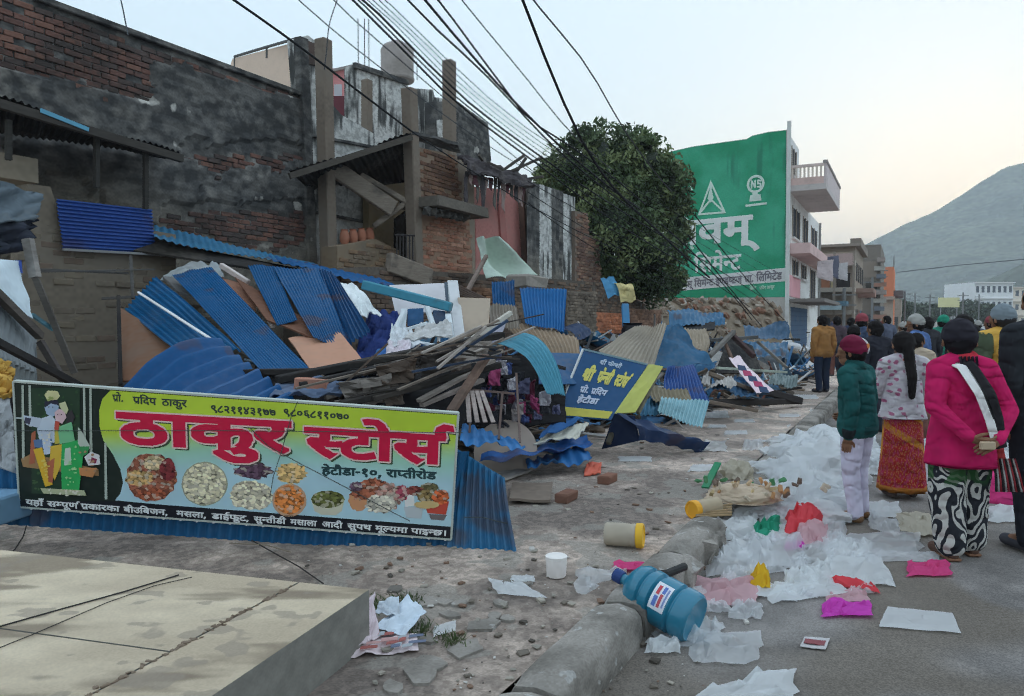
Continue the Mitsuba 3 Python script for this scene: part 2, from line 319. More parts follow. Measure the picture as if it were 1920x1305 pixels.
# haze: a closed box round everything
HZ = 6.0e-4
scene['haze_air'] = {'type': 'homogeneous', 'albedo': rgb((.90, .95, .985)), 'sigma_t': HZ}
scene['camera']['medium'] = {'type': 'ref', 'id': 'haze_air'}
scene['haze'] = {'type': 'cube', 'to_world': T().translate([0, 0, 199]).scale([5000, 5000, 201]), 'bsdf': {'type': 'null'}, 'interior': {'type': 'ref', 'id': 'haze_air'}}
tag('haze', 'thin blue grey dusk haze over the street and hills', kind='stuff', cat='haze')
# ================================================================ walls and buildings
FN = -LT                                                    # faces of the row look at the street
def uz(px, py, s):
    p = on_plane(px, py, s); return (p - K0) @ ST, p[2]
def uzpoly(pts, s): return Polygon([uz(x, y, s) for x, y in pts]).buffer(0)
def wallbox(u0, u1, z0, z1, s0, s1):
    """an upright slab along the street between s0 and s1 metres behind the kerb"""
    V = [stp(u, s, z) for u in (u0, u1) for s in (s0, s1) for z in (z0, z1)]
    return trimesh.convex.convex_hull(np.array(V))
def uzprism(poly, s0, s1):
    """a wall face drawn in (u, z) made s1 - s0 deep"""
    m = extr(poly, abs(s1 - s0)); v = m.vertices.copy(); lo = min(s0, s1)
    m.vertices = K0 + v[:, :1] * ST + (lo + v[:, 2:3]) * LT + v[:, 1:2] * UP
    m.fix_normals(); return m
def relief(u0, u1, z0, z1, s, hfun, res=.07):
    """plaster skin of a wall: a sheet hfun(u, z) proud of the plane s metres behind the kerb"""
    uu, zz = np.linspace(u0, u1, int((u1 - u0) / res) + 2), np.linspace(z0, z1, int((z1 - z0) / res) + 2)
    U, Z = np.meshgrid(uu, zz, indexing='ij'); h = hfun(U, Z)
    P = K0 + U[..., None] * ST + (s - h)[..., None] * LT + Z[..., None] * UP
    n = len(zz); a = (np.arange(len(uu) - 1)[:, None] * n + np.arange(n - 1)).ravel()
    return P.reshape(-1, 3), np.stack([a, a + n, a + n + 1, a + 1], 1)
from shapely import contains_xy
BR = [cham(.23, .09, .068, .006)] + [rough_block(.23, .09, .068, .008, k, .006) for k in range(1, 4)]
BCOL = [(.15, .08, .065), (.185, .098, .075), (.12, .07, .06), (.09, .068, .062)]
RB = np.stack([ST, -LT, UP], 1)
def bricks(parent, regions, s, most, cols=BCOL, soot=.7, proud=.028, keep=.93, seed=1, name='brick', sort=None):
    """bricks laid in the (u, z) regions of a wall plane; the first `most` are parts, the rest one part"""
    g = np.random.default_rng(seed); reg = unary_union(regions); u0, z0, u1, z1 = reg.bounds; out = []
    for r in range(int((z1 - z0) / .08) + 1):
        z = z0 + r * .08 + .04
        for c in range(int((u1 - u0) / .245) + 2):
            u = u0 + c * .245 + (.12 if r % 2 else 0)
            if contains_xy(reg, u, z) and g.random() < keep: out.append((u, z))
    out.sort(key=sort or (lambda q: q[0]))
    var = {}
    rest = {}
    for i, (u, z) in enumerate(out):
        k = int(g.integers(4)); c = int(g.integers(4)); M = np.eye(4); a = g.normal(0, .02)
        M[:3, :3] = RB @ trimesh.transformations.rotation_matrix(a, [0, 1, 0])[:3, :3]; M[:3, 3] = stp(u, s - proud + .045 + g.normal(0, .008), z)
        if i < most:
            if (k, c) not in var: var[k, c] = plyd(BR[k], 'brick_mix', cols[c], soot)
            scene[key(name, parent)] = {**var[k, c], 'to_world': T(M)}
        else:
            m = BR[k].copy(); m.apply_transform(M); rest.setdefault(c, []).append(m)
    for c, ms in rest.items():
        add('brickwork', ms, 'brick_mix', parent, cols[c], soot, kind='stuff')
# ---- the long sooty wall at the left
S = 8.5
bw = thing('brick_wall', 'long sooty brick wall with crumbling black plaster rising behind the market stalls at left', 'wall')
top = [(0.2, uz(60, 0, S)[1] - .02), (uz(60, 0, S)[0], uz(60, 0, S)[1]), uz(560, 180, S), (6.72, uz(577, 186, S)[1])]
wallpoly = Polygon([(0.2, 0)] + top + [(6.72, 0)])
add('core', uzprism(wallpoly, S, S + .3), 'black_plaster', bw)
exposed = [uzpoly(p, S) for p in ([(-200, -90), (30, -20), (285, 95), (286, 218), (150, 190), (0, 152), (-200, 100)], [(280, 90), (577, 172), (577, 215), (470, 190), (284, 135)],
                                  [(300, 400), (577, 395), (577, 480), (300, 470)], [(330, 295), (560, 285), (575, 320), (400, 345)])]
ex = unary_union(exposed).intersection(wallpoly.buffer(-.06)); exb = ex.buffer(-.03)
def hskin(U, Z):
    n = meshkit.fbm(np.stack([U * 2.2, Z * 2.2, U * 0], -1), 4, 2); inside = contains_xy(ex, U + .25 * (n - .5), Z + .25 * (n - .5))
    pits = (n > .66) & (Z < 4.2)
    return np.where(inside | pits, .006, .05 + .05 * (n - .5))
m = relief(0.22, 6.70, .02, 5.3, S, hskin, .06)
V = m[0].copy(); U_ = (V - K0) @ ST; zt = np.interp(U_, [t[0] for t in top], [t[1] for t in top]) - .03; Z_ = V[:, 2] * zt / 5.3; V[:, 2] = Z_
add('plaster', (V, m[1]), 'black_plaster', bw)
bricks(bw, [ex], S, 300, soot=.75, seed=4, sort=lambda q: abs(q[1] - 5.0) + .1 * q[0])
tp = [stp(u, S + .13, z + .035) for u, z in top]
for a, b in zip(tp[1:-1], tp[2:]): add('coping', bar(a, b, .42, .08, r=.012), 'black_plaster', bw)
# ---- older mud coloured wall in front of it
S = 7.2
mw = thing('mud_brick_wall', 'low brown mud plastered brick wall below the blue slatted panel', 'wall')
pm = uzpoly([(52, 345), (95, 350), (110, 400), (330, 440), (330, 520), (330, 760), (30, 760)], S); pm = Polygon([(u, max(z, .02)) for u, z in pm.exterior.coords]).buffer(0)
add('core', uzprism(pm, S, S + .25), 'paint', mw, (.155, .128, .098), .9)
bricks(mw, [pm.buffer(-.04)], S, 220, cols=[(.15, .125, .096), (.165, .135, .10), (.14, .115, .09), (.155, .115, .088)], soot=.3, proud=.006, keep=.42, seed=9, sort=lambda q: -q[1])
# ---- black tin awning high on the left with its posts and brackets
aw = thing('tin_awning', 'black sagging corrugated tin awning on thin posts against the sooty wall at far left', 'awning')
c = [on_plane(-110, 150, 6.9), on_plane(341, 290, 6.9), on_plane(300, 296, 8.4), on_plane(-110, 232, 8.4)]
add('tin_sheet', corrugated(c, 34, .014, dent=.06, seed=3, nv=8), 'paint', aw, (.018, .018, .02), .3, smooth=40)
add('edge_beam', bar(c[0] - UP * .06, c[1] - UP * .05, .07, .09), 'wood_mix', aw, (.05, .045, .04), .4)
for px, a, b in ((16, 225, 300), (181, 255, 352), (273, 276, 392)): add('post', bar(on_plane(px, a, 7.0), on_plane(px, b, 7.0), .05), 'wood_mix', aw, (.035, .033, .03), .4)
add('trim_strip', bar(on_plane(76, 207, 6.86), on_plane(166, 243, 6.86), .02, .045), 'paint', aw, (.10, .30, .42), .3)
add('shutter_ledge', wallbox(uz(-60, 300, 7.6)[0], uz(62, 320, 7.6)[0], uz(62, 345, 7.6)[1], uz(62, 300, 7.6)[1], 7.5, 7.8), 'paint', aw, (.30, .25, .19), .6)
# ---- peach building behind, with its rail
pb = thing('peach_building', 'plain peach rendered building with a bare rail showing above the sooty wall', 'building')
Y = 26; a, b = at(436, 110, Y), at(568, 74, Y - 3)
V = np.array([[p[0], p[1], z] for p in (a, b, b + LT * 7, a + LT * 7) for z in (0, None or 0)])
f = []
for p, zt in ((at(436, 110, Y), None), (at(566, 76, Y - 3), None)): f += [p, [p[0], p[1], 0], p + [-3, 6, 0], [p[0] - 3, p[1] + 6, 0]]
add('wall', trimesh.convex.convex_hull(np.array([np.asarray(x, float) for x in f])), 'paint', pb, (.62, .47, .37), .25)
add('roof_rail', tube([at(440, 106, Y - .1), at(500, 88, Y - 1.6), at(556, 72, Y - 3.1)], .045), 'metal', pb, (.08, .08, .08), .3)
for q in ((440, 106, Y - .1), (500, 88, Y - 1.6)): p = at(*q); add('rail_post', cyl(p - UP * .35, p, .035, 6), 'metal', pb, (.08, .08, .08), .3)
# ---- streaked white plaster wall between the sooty wall and the ruin
S = 8.6
pw = thing('plaster_wall', 'tall white plaster party wall streaked black behind the bare concrete pillars', 'wall')
q = uzpoly([(570, 200), (560, 72), (577, 66), (612, 92), (618, 190), (640, 215), (700, 250), (705, 480), (650, 520), (570, 520)], S)
add('wall_slab', uzprism(q, S, S + .28), 'white_plaster', pw)
add('corner_pier', bar(on_plane(564, 72, S - .12), on_plane(582, 500, S - .12), .16, .2), 'black_plaster', pw)
q = uzpoly([(562, 70), (612, 92), (614, 130), (572, 118)], S - .02); add('cap_brickwork', uzprism(q, S - .04, S + .02), 'brick_mix', pw, (.10, .07, .06), .6)
for y in (262, 405): add('ledge', bar(on_plane(575, y - 10, S - .03), on_plane(700, y + 14, S - .03), .07, .05), 'black_plaster', pw)
# ---- pink house and grey stepped gables behind
ph = thing('pink_house', 'small pink rendered upper storey with maroon roof skirt between the pillars', 'house')
Y = 24
def frontbox(x0, y0, x1, y1, Y, d, dy=0.0):
    """a block whose near face spans two pixels at depth Y, turned like the row"""
    a, b = at(x0, y0, Y), at(x1, y1, Y + dy); v = [[p[0], p[1], z] for p in (a, [b[0], b[1], 0]) for z in (b[2], a[2])]
    v += [[x + ST[0] * d, y + ST[1] * d, z] for x, y, z in v]; return trimesh.convex.convex_hull(np.array(v))
add('wall', frontbox(622, 128, 668, 190, Y, 3), 'paint', ph, (.55, .24, .24), .3)
add('roof_skirt', frontbox(618, 180, 690, 222, Y - .2, 2), 'paint', ph, (.12, .035, .045), .3)
add('window', frontbox(626, 158, 640, 180, Y - .03, .05), 'paint', ph, (.45, .45, .48), .2)
add('cornice', bar(at(618, 134, Y - .1), at(670, 122, Y - .1), .1, .08), 'paint', ph, (.30, .26, .25), .5)
gw = thing('gable_wall', 'grey streaked stepped gable wall topped by a round concrete tank', 'wall')
S = 10.5
add('wall_slab', uzprism(uzpoly([(664, 122), (700, 128), (762, 152), (766, 165), (812, 168), (815, 182), (838, 186), (838, 330), (664, 330)], S), S, S + .3), 'white_plaster', gw)
add('coping', bar(on_plane(664, 122, S - .03), on_plane(764, 155, S - .03), .09, .12), 'black_plaster', gw)
p = on_plane(745, 152, S + .5); add('water_tank', lathe([(0, 0), (.44, 0), (.46, .05), (.44, .1), (.44, .8), (.36, .92), (.2, .95), (.18, 1.02), (0, 1.03)], 20).apply_translation(p), 'paint', gw, (.33, .29, .27), .7, smooth=40)
for px in (672, 684, 692, 772, 782): p = on_plane(px, 150, S + .4); add('reinforcing_bar', cyl(p, p + UP * (1.5 if px < 700 else .5), .012, 5), 'metal', gw, (.08, .07, .06), .4)
dg = thing('dark_gable', 'blackened end gable of a house rising behind the brick panel', 'house')
S = 9.6
add('wall', uzprism(uzpoly([(815, 190), (858, 190), (915, 232), (921, 300), (905, 340), (815, 340)], S), S, S + .3), 'black_plaster', dg)
add('light_patch', uzprism(uzpoly([(818, 225), (835, 225), (835, 262), (818, 258)], S), S - .03, S + .01), 'white_plaster', dg)
# ---- the ruined house
S = 7.0
rh = thing('ruined_house', 'half demolished brick house with bare concrete pillars and a black tin roof', 'ruin')
def pillar(a, b, w, s, top=None): return add('pillar', bar(on_plane(*a, s), on_plane(*b, s), w, w, up=LT, r=.02), 'paint', rh, (.165, .130, .102), .8)
pillar((606, 74), (617, 520), .23, 7.9); pillar((688, 150), (688, 300), .19, 9.2); pillar((767, 166), (780, 520), .23, 7.0); pillar((842, 114), (843, 300), .23, 7.6)
c = [at(543, 323, 12.0), at(772, 252, 13.6), at(800, 338, 16.6), at(600, 372, 15.0)]
add('tin_roof', corrugated(c, 20, .014, dent=.05, seed=5, nv=8), 'paint', rh, (.02, .02, .02), .3, smooth=40)
add('eave_beam', bar(c[0] - UP * .06, c[1] - UP * .05, .06, .1), 'wood_mix', rh, (.07, .06, .05), .4)
c2 = [at(772, 248, 13.7), at(858, 268, 15.0), at(862, 285, 15.4), at(780, 262, 14.2)]
add('roof_edge', flat_sheet(c2, .06, dent=.04, seed=8), 'paint', rh, (.05, .05, .05), .5)
U = lambda x, y, s=7.0: uz(x, y, s)
bp = uzpoly([(785, 276), (856, 292), (864, 388), (788, 384)], S); add('brick_panel', uzprism(bp, S, S + .22), 'paint', rh, (.20, .14, .10), .5)
bricks(rh + '__brick_panel', [bp.buffer(-.03)], S, 130, cols=[(.22, .115, .075), (.19, .10, .065), (.25, .145, .095), (.16, .09, .065)], soot=.5, proud=.02, seed=11)
bp2 = uzpoly([(790, 402), (880, 412), (886, 512), (794, 512)], S); k = add('brick_panel', uzprism(bp2, S, S + .22), 'paint', rh, (.26, .16, .11), .5)
bricks(k, [bp2.buffer(-.03)], S, 130, cols=[(.33, .15, .10), (.30, .16, .11), (.37, .20, .14), (.26, .13, .09)], soot=.15, proud=.012, seed=12)
add('side_pier', uzprism(uzpoly([(857, 292), (890, 300), (893, 515), (866, 512)], S), S + .02, S + .3), 'paint', rh, (.24, .19, .145), .7)
add('floor_slab', rough_block(1.0, 1.0, 1.0, .03, 5, .02).apply_transform(np.vstack([np.c_[np.stack([ST * 1.9, LT * .9, UP * .2], 1), on_plane(835, 391, S - .1)[:, None]], [0, 0, 0, 1]])), 'paint', rh, (.10, .085, .07), .8)
for i in range(7):
    p = on_plane(800 + 12 * i, 396 + 2 * i, S - .35); add('broken_edge', rough_block(.16, .12, .14, .03, i, .03).apply_translation(p), 'paint', rh, (.06, .055, .05), .7)
ip = uzpoly([(688, 352), (775, 340), (775, 520), (688, 520)], 8.4); add('inner_wall', uzprism(ip, 8.35, 8.5), 'paint', rh, (.235, .185, .11), .8)
for a, b, w, h in (((612, 306, 13.2), (738, 392, 13.8), .3, .12), ((676, 328, 13.6), (772, 384, 14.0), .10, .1), ((700, 425, 13.8), (772, 372, 14.0), .1, .1), ((728, 492, 12.6), (806, 522, 13.6), .34, .14)):
    add('stair_beam', bar(at(*a), at(*b), h, w, r=.015), 'wood_mix', rh, (.19, .155, .125), .6)
k = add('dark_doorway', uzprism(uzpoly([(742, 410), (776, 385), (776, 492), (742, 492)], 8.0), 8.0, 8.05), 'paint', rh, (.02, .018, .016), .2)
for i in range(6): add('railing_bar', cyl(at(744 + 6 * i, 440, 13.3), at(744 + 6 * i, 490 + i, 13.3), .014, 5), 'metal', rh, (.035, .03, .03), .3)
for y in (441, 488): add('railing_bar', cyl(at(741, y, 13.3), at(778, y + 1, 13.3), .018, 5), 'metal', rh, (.035, .03, .03), .3)
rp = uzpoly([(628, 462), (700, 448), (745, 470), (745, 540), (628, 540)], 7.6); k = add('low_wall', uzprism(rp, 7.55, 7.9), 'paint', rh, (.21, .155, .105), .8)
bricks(k, [rp.buffer(-.05)], 7.55, 60, cols=[(.25, .16, .10), (.29, .19, .12), (.20, .13, .09), (.23, .17, .12)], soot=.3, proud=.02, seed=13, keep=.7)
cp = lathe([(0, 0), (.055, .0), (.085, .06), (.09, .13), (.075, .2), (.055, .235), (.07, .26), (.06, .262), (.045, .24), (0, .23)], 14)
for i, (x, y, l) in enumerate(((646, 456, 'leftmost terracotta pot in the row on the low ruined wall'), (662, 455, 'second terracotta pot from the left on the low ruined wall'), (678, 453, 'third terracotta pot from the left on the low ruined wall'), (693, 452, 'rightmost terracotta pot in the row on the low ruined wall'))):
    k = key('clay_pot'); scene[k] = plyd(cp.copy().apply_translation(on_plane(x, y, 7.7) - UP * .02), 'paint', (.33, .13, .08), .5, 40); tag(k, l, 'pot', 'terracotta pots on the ruined wall')
# ---- pink roofless room, cloth and broken eaves next to it
pr = thing('pink_room', 'roofless shop room with a faded pink wall under ragged black eaves', 'ruin')
S = 7.3
add('wall', uzprism(uzpoly([(892, 350), (976, 358), (1000, 550), (892, 550)], S), S, S + .2), 'paint', pr, (.40, .17, .15), .6)
add('pilaster', uzprism(uzpoly([(932, 380), (942, 380), (950, 478), (938, 476)], S), S - .05, S + .01), 'paint', pr, (.34, .13, .115), .6)
add('brick_jamb', uzprism(uzpoly([(976, 340), (996, 346), (1004, 500), (985, 496)], S - .1), S - .15, S + .2), 'brick_mix', pr, (.17, .11, .085), .6)
c = [at(860, 290, 14.8), at(985, 330, 17.6), at(1000, 352, 17.0), at(880, 318, 14.4)]
add('eave_sheet', flat_sheet(c, .05, dent=.14, seed=4, nu=24, freq=9), 'paint', pr, (.05, .042, .045), .6)
g = np.random.default_rng(5)
for i in range(16):
    t = i / 15; p = at(870 + 118 * t, 316 + 30 * t + 6 * g.random(), 14.6 + 2.6 * t); L = .25 + .5 * g.random()
    add('torn_strip', flat_sheet([p, p + ST * .16, p + ST * (.14 + .1 * g.normal()) - UP * L, p - UP * L * .8], .012, nu=4, nv=6, dent=.05, seed=i), 'paint', pr, [(.06, .05, .055), (.30, .22, .20), (.12, .05, .06), (.10, .09, .08)][i % 4], .5)
for i in range(9):
    t = i / 8; p = at(905 + 80 * t, 300 + 36 * t, 15.4 + 2 * t); add('roof_stub', bar(p, p + np.array([.3 * g.normal(), -.2, .25 * g.normal() + .12]), .05), 'wood_mix', pr, (.08, .07, .06), .5)
k = add('hanging_tarpaulin', flat_sheet([at(894, 446, 14.2), at(935, 444, 14.4), at(1004, 518, 14.8), at(912, 522, 14.0)], .012, bend=lambda u, v: .25 * np.sin(3.1 * u) * np.sin(3.1 * v) - .1 * np.sin(9 * u), nu=18, nv=18, dent=.08, seed=6), 'paint', col=(.42, .50, .43), dirt=.45, smooth=True, label='pale green torn tarpaulin draped over the front of the pink room', cat='tarpaulin')
add('concrete_chunk', rough_block(.9, .5, .26, .04, 3, .03).apply_transform(frame(at(988, 530, 14.2), ST, LT, UP)), 'paint', col=(.25, .22, .19), dirt=.6, label='broken concrete chunk lying under the pale green tarpaulin', cat='concrete')
sw = thing('shed_wall', 'black and white weathered sheet wall of a shed left of the tree', 'shed')
S = 7.0
for x0, x1, a, b in ((988, 1012, 338, 550), (1012, 1034, 345, 550), (1034, 1056, 352, 550), (1056, 1078, 362, 550)):
    p0, p1 = on_plane(x0, a, S), on_plane(x1, a + 8, S); q0, q1 = on_plane(x0, b, S), on_plane(x1, b, S)
    add('sheet', corrugated([p0, p1, q1, q0], 3, .015, seed=x0), 'black_plaster' if x0 < 1000 or x0 == 1034 else 'white_plaster', sw, smooth=40)
S = 6.9
cw = thing('brick_pier', 'stub of a brick pier and wall at the foot of the tree', 'ruin')
q = uzpoly([(1078, 395), (1102, 400), (1104, 440), (1122, 446), (1128, 540), (1078, 540)], S); add('core', uzprism(q, S, S + .3), 'paint', cw, (.16, .12, .095), .7)
bricks(cw, [q.buffer(-.04)], S, 150, cols=[(.24, .14, .10), (.20, .11, .08), (.17, .10, .08), (.28, .18, .13)], soot=.5, proud=.02, seed=15)
# ---- lower walls of the wrecked shops behind the heap
S = 6.6
sf = thing('shop_wall', 'brown broken shop walls standing behind the heap of blue sheets', 'wall')
q = uzpoly([(560, 505), (700, 500), (860, 512), (1000, 520), (1130, 530), (1180, 555), (1210, 570), (1210, 680), (560, 720)], S); q = Polygon([(u, max(z, .05)) for u, z in q.exterior.coords]).buffer(0)
add('core', uzprism(q, S, S + .3), 'paint', sf, (.085, .068, .055), .7); bricks(sf, [q.buffer(-.05)], S, 240, cols=[(.16, .105, .075), (.13, .09, .068), (.18, .125, .09), (.11, .08, .062)], soot=.55, proud=.02, keep=.8, seed=44, sort=lambda t: -t[1])
for x0, y0, x1, y1, c in ((872, 538, 930, 600, (.26, .14, .085)), (1062, 545, 1118, 640, (.17, .135, .105)), (1118, 585, 1168, 625, (.42, .16, .085)), (1168, 578, 1240, 640, (.28, .16, .11))):
    q = uzpoly([(x0, y0), (x1, y0 + 3), (x1, y1), (x0, y1)], S - .1); k = add('brick_panel', uzprism(q, S - .1, S + .05), 'paint', sf, tuple(x * .8 for x in c), .6)
    bricks(k, [q.buffer(-.02)], S - .1, 70, cols=[c, tuple(x * .8 for x in c), tuple(x * 1.15 for x in c), tuple(x * .65 for x in c)], soot=.35, proud=.02, seed=x0)
# ---- the green painted building
A = np.array([12.0, 32.6, 0]); WD = unit([-1.257, 1, 0]); N1 = np.array([-WD[1], WD[0], 0]); N1 = N1 if N1[1] < 0 else -N1     # the painted side and its outward normal
gb = thing('green_building', 'three storey corner building with a green painted cement advertisement on its blind side', 'building')
BH = 10.05
def gz(y): return 1.55 + (605 - y) / 1400 * 32.6
def onwall(px, py, out=0.0):                               # the point of the painted side seen at a pixel
    r = ray(px, py); o = np.array([0, 0, H]); t = ((A + N1 * out - o) @ N1) / (r @ N1); return o + r * t
def side(m2, d, out):
    """flat artwork drawn in (along the wall from its street corner, height) laid on the painted side"""
    m = extr(m2, d); v = m.vertices.copy(); m.vertices = A + WD * v[:, :1] + N1 * (out + v[:, 2:3]) + UP * v[:, 1:2]; m.fix_normals(); return m
def ws(px, py): p = onwall(px, py); return ((p - A) @ WD, p[2])
edge = [(1475, 243), (1440, 247), (1410, 254), (1400, 260), (1300, 274), (1260, 283), (1236, 290)]
body = Polygon([(0, 0)] + [ws(*e) for e in edge] + [(ws(1236, 290)[0], 0)])
m = extr(body, .5); v = m.vertices.copy(); m.vertices = A + WD * v[:, :1] - N1 * (.02 + v[:, 2:3]) + UP * v[:, 1:2]; m.fix_normals()
add('side_wall', m, 'paint', gb, (.42, .40, .37), .5)
def green_fn(p, n, uv):
    a = fbm(p.x * .7, p.y * .7, p.z * .7, 4); st = fbm(p.x * 3, p.y * 3, p.z * .35, 3); c = mix((.022, .30, .15), (.06, .42, .25), smoothstep(.3, .7, a))
    c = mix(c, (.02, .16, .10), smoothstep(.55, .75, st) * .6); return c * (.9 + .2 * noise(p.x * 30, p.y * 30, p.z * 30))
bsdf('green_paint', principled(mikit.proc(green_fn), .7, .3))
add('painted_panel', side(Polygon([ws(1474, 558)] + [ws(*e) for e in edge] + [ws(1238, 560)]).buffer(-.03), .012, -.01), 'green_paint', gb)
add('corner_strip', bar(A + UP * 0 + N1 * .03, A + UP * (BH + .2) + N1 * .03, .16, .12, up=ST), 'paint', gb, (.55, .55, .53), .4)
# street front
FD = ST; FO = -LT
def fbx(t0, t1, z0, z1, o0, o1):
    return trimesh.convex.convex_hull(np.array([A + FD * t + FO * o + UP * z for t in (t0, t1) for o in (o0, o1) for z in (z0, z1)]))
def fpr(t0, t1, z0, z1, d): return trimesh.convex.convex_hull(np.array([A + FD * t + WD * o + UP * z - N1 * .03 for t in (t0, t1) for o in (0, d) for z in (z0, z1)]))
add('front_wall', fpr(.0, 12.5, 0, 7.3, 6), 'paint', gb, (.60, .585, .56), .4)
add('upper_front', fpr(.0, 3.2, 7.3, 9.7, 5), 'paint', gb, (.58, .57, .55), .4)
for (t0, t1, z0, z1) in ((.7, 2.1, 8.1, 9.3), (1.2, 3.6, 5.45, 6.75), (5.0, 6.8, 5.45, 6.75), (8.6, 11.2, 5.4, 6.7), (1.4, 3.2, 3.75, 4.4), (4.6, 6.4, 3.75, 4.4), (8.4, 10.6, 2.6, 4.4)):
    k = add('window', fbx(t0, t1, z0, z1, -.02, .015), 'paint', gb, (.035, .035, .04), .1)
    for d in (t0 - .08, t1, (t0 + t1) / 2 - .04): add('frame', fbx(d, d + .08, z0 - .05, z1 + .05, .01, .05), 'paint', k, (.30, .26, .22), .3)
    add('sill', fbx(t0 - .15, t1 + .15, z0 - .14, z0 - .05, 0, .14), 'paint', k, (.5, .48, .46), .4)
add('balcony_slab', fbx(0.1, 7.2, 7.25, 7.5, .0, 1.5), 'paint', gb, (.46, .41, .39), .5)
add('balcony_parapet', fbx(0.1, 7.2, 7.5, 8.35, 1.40, 1.5), 'paint', gb, (.50, .42, .41), .5)
k = add('balcony_parapet', fbx(0.1, .2, 7.5, 7.8, .0, 1.4), 'paint', gb, (.56, .40, .36), .4)
for i in range(8): add('baluster', fbx(.11, .19, 7.8, 8.25, .08 + .165 * i, .16 + .165 * i), 'paint', k, (.60, .52, .46), .3)
add('hand_rail', fbx(0.08, .22, 8.25, 8.36, .0, 1.4), 'paint', k, (.56, .46, .42), .3)
add('balcony_rim', fbx(.05, 7.25, 8.35, 8.47, 1.36, 1.54), 'paint', gb, (.27, .24, .23), .4)
add('pink_band', fbx(0.05, 12.5, 4.55, 5.0, .0, .9), 'paint', gb, (.55, .38, .36), .4)
add('pink_apron', fbx(0.05, 3.9, 2.72, 3.66, .0, .06), 'paint', gb, (.60, .30, .32), .3)
add('shop_canopy', fbx(0.05, 8, 2.45, 2.6, .0, 1.5), 'paint', gb, (.17, .15, .14), .6)
k = add('shop_shutter', fbx(.8, 7, .13, 2.25, .0, .04), 'paint', gb, (.075, .125, .20), .4)
for i in range(9): add('slat', fbx(.8, 7, .3 + .22 * i, .34 + .22 * i, .03, .06), 'paint', k, (.06, .10, .17), .4)
add('drain_pipe', cyl(A + FD * 12.2 + FO * .1, A + FD * 12.2 + FO * .1 + UP * 7.3, .06, 8), 'paint', gb, (.25, .24, .23), .4)
for i, (px, py, w, h) in enumerate(((1532, 490, .8, .9), (1552, 482, .6, 1.0), (1565, 495, .7, .8))):
    p = at(px, py, 33.5 + i); add('hanging_cloth', flat_sheet([p, p + [w, .2, .1], p + [w, .2, -h], p + [0, 0, -h * .8]], .02, dent=.06, seed=i, nu=8, nv=8), 'cloth', gb, [(.50, .42, .42), (.12, .12, .16), (.45, .42, .42)][i], .4, smooth=True)
# ================================================================ the street beyond the green building
def block(name, label, near, Y, y_top, depth, col, cat='building', dirt=.8):
    """a house: its near side spans two pixels at depth Y (square to the street), its street front runs on from the right one"""
    k = thing(name, label, cat); a, b = at(near[0], y_top, Y), at(near[1], y_top, Y); w = (b[0] - a[0]) / .884
    z = a[2]; o = np.array([b[0], b[1] - .0, 0]); V = [o + LT * i * w + ST * j * depth + UP * h for i in (0, 1) for j in (0, 1) for h in (0, z)]
    add('wall', trimesh.convex.convex_hull(np.array(V)), 'paint', k, col, dirt); return k, o, w, z
def fpart(k, o, nm, t0, t1, z0, z1, p0, p1, col, dirt=.4): return add(nm, trimesh.convex.convex_hull(np.array([o + ST * t - LT * p + UP * z for t in (t0, t1) for p in (p0, p1) for z in (z0, z1)])), 'paint', k, col, dirt)
def npart(k, o, w, nm, a0, a1, z0, z1, p0, p1, col, dirt=.4):
    """a piece on the near side, a0 to a1 of its width from the left"""
    return add(nm, trimesh.convex.convex_hull(np.array([o + LT * w * (1 - a) - ST * p + UP * z for a in (a0, a1) for p in (p0, p1) for z in (z0, z1)])), 'paint', k, col, dirt)
k, o, w, z = block('old_house', 'brown old brick house with sagging balconies past the green building', (1530, 1604), 46, 462, 9, (.25, .20, .16))
def zz(y, Y): return 1.55 + (605 - y) / 1400 * Y
npart(k, o, w, 'beam', -.1, 1.0, zz(480, 46), zz(474, 46), 0, .6, (.30, .24, .19))
for y0, y1 in ((500, 490), (548, 540), (590, 582)): npart(k, o, w, 'balcony_slab', -.05, 1.02, zz(y0, 46), zz(y1, 46), 0, 1.2, (.30, .26, .22))
npart(k, o, w, 'balcony_front', -.05, 1.0, zz(500, 46), zz(478, 46), 1.1, 1.2, (.38, .28, .26))
for a0, a1, y0, y1, c in ((.05, .22, 548, 510, (.05, .04, .04)), (.30, .48, 548, 512, (.42, .20, .13)), (.50, .56, 548, 514, (.5, .42, .26)), (.62, .9, 548, 512, (.04, .035, .035)), (.1, .5, 640, 596, (.06, .07, .09)), (.58, .95, 640, 600, (.16, .11, .09))): npart(k, o, w, 'opening', a0, a1, zz(y0, 46), zz(y1, 46), -.02, .03, c, .2)
for a in (.0, .58, .97): npart(k, o, w, 'post', a, a + .05, .1, zz(474, 46), 1.0, 1.2, (.22, .18, .15))
npart(k, o, w, 'awning', -.3, .9, zz(575, 46), zz(566, 46), .8, 2.6, (.10, .17, .22)); npart(k, o, w, 'signboard', .0, .8, zz(582, 46), zz(574, 46), 2.6, 2.7, (.32, .42, .46))
g = np.random.default_rng(21)
for i in range(4): t = 1 + 2.2 * i; fpart(k, o, 'balcony_slab', t, t + 1.8, 3.2 + .3 * g.random(), 3.4 + .3, 0, .7 + .5 * g.random(), (.2 + .1 * g.random(), .18, .15)); fpart(k, o, 'shop_front', t, t + 1.6, .2, 2.4, 0, .04, [(.10, .08, .07), (.2, .12, .1), (.09, .12, .16)][i % 3]); fpart(k, o, 'window', t, t + 1.2, 4.2, 5.3, 0, .03, (.04, .035, .035))
npart(k, o, w, 'roof_slab', -.1, 1.1, z, z + .16, -2, .4, (.24, .2, .17)); fpart(k, o, 'roof_parapet', 0, 9, z, z + .5, -.3, .3, (.2, .165, .14))
k, o, w, z = block('corner_house', 'narrow dark stained house crowded with wires and boards before the orange one', (1603, 1652), 62, 458, 10, (.17, .145, .125))
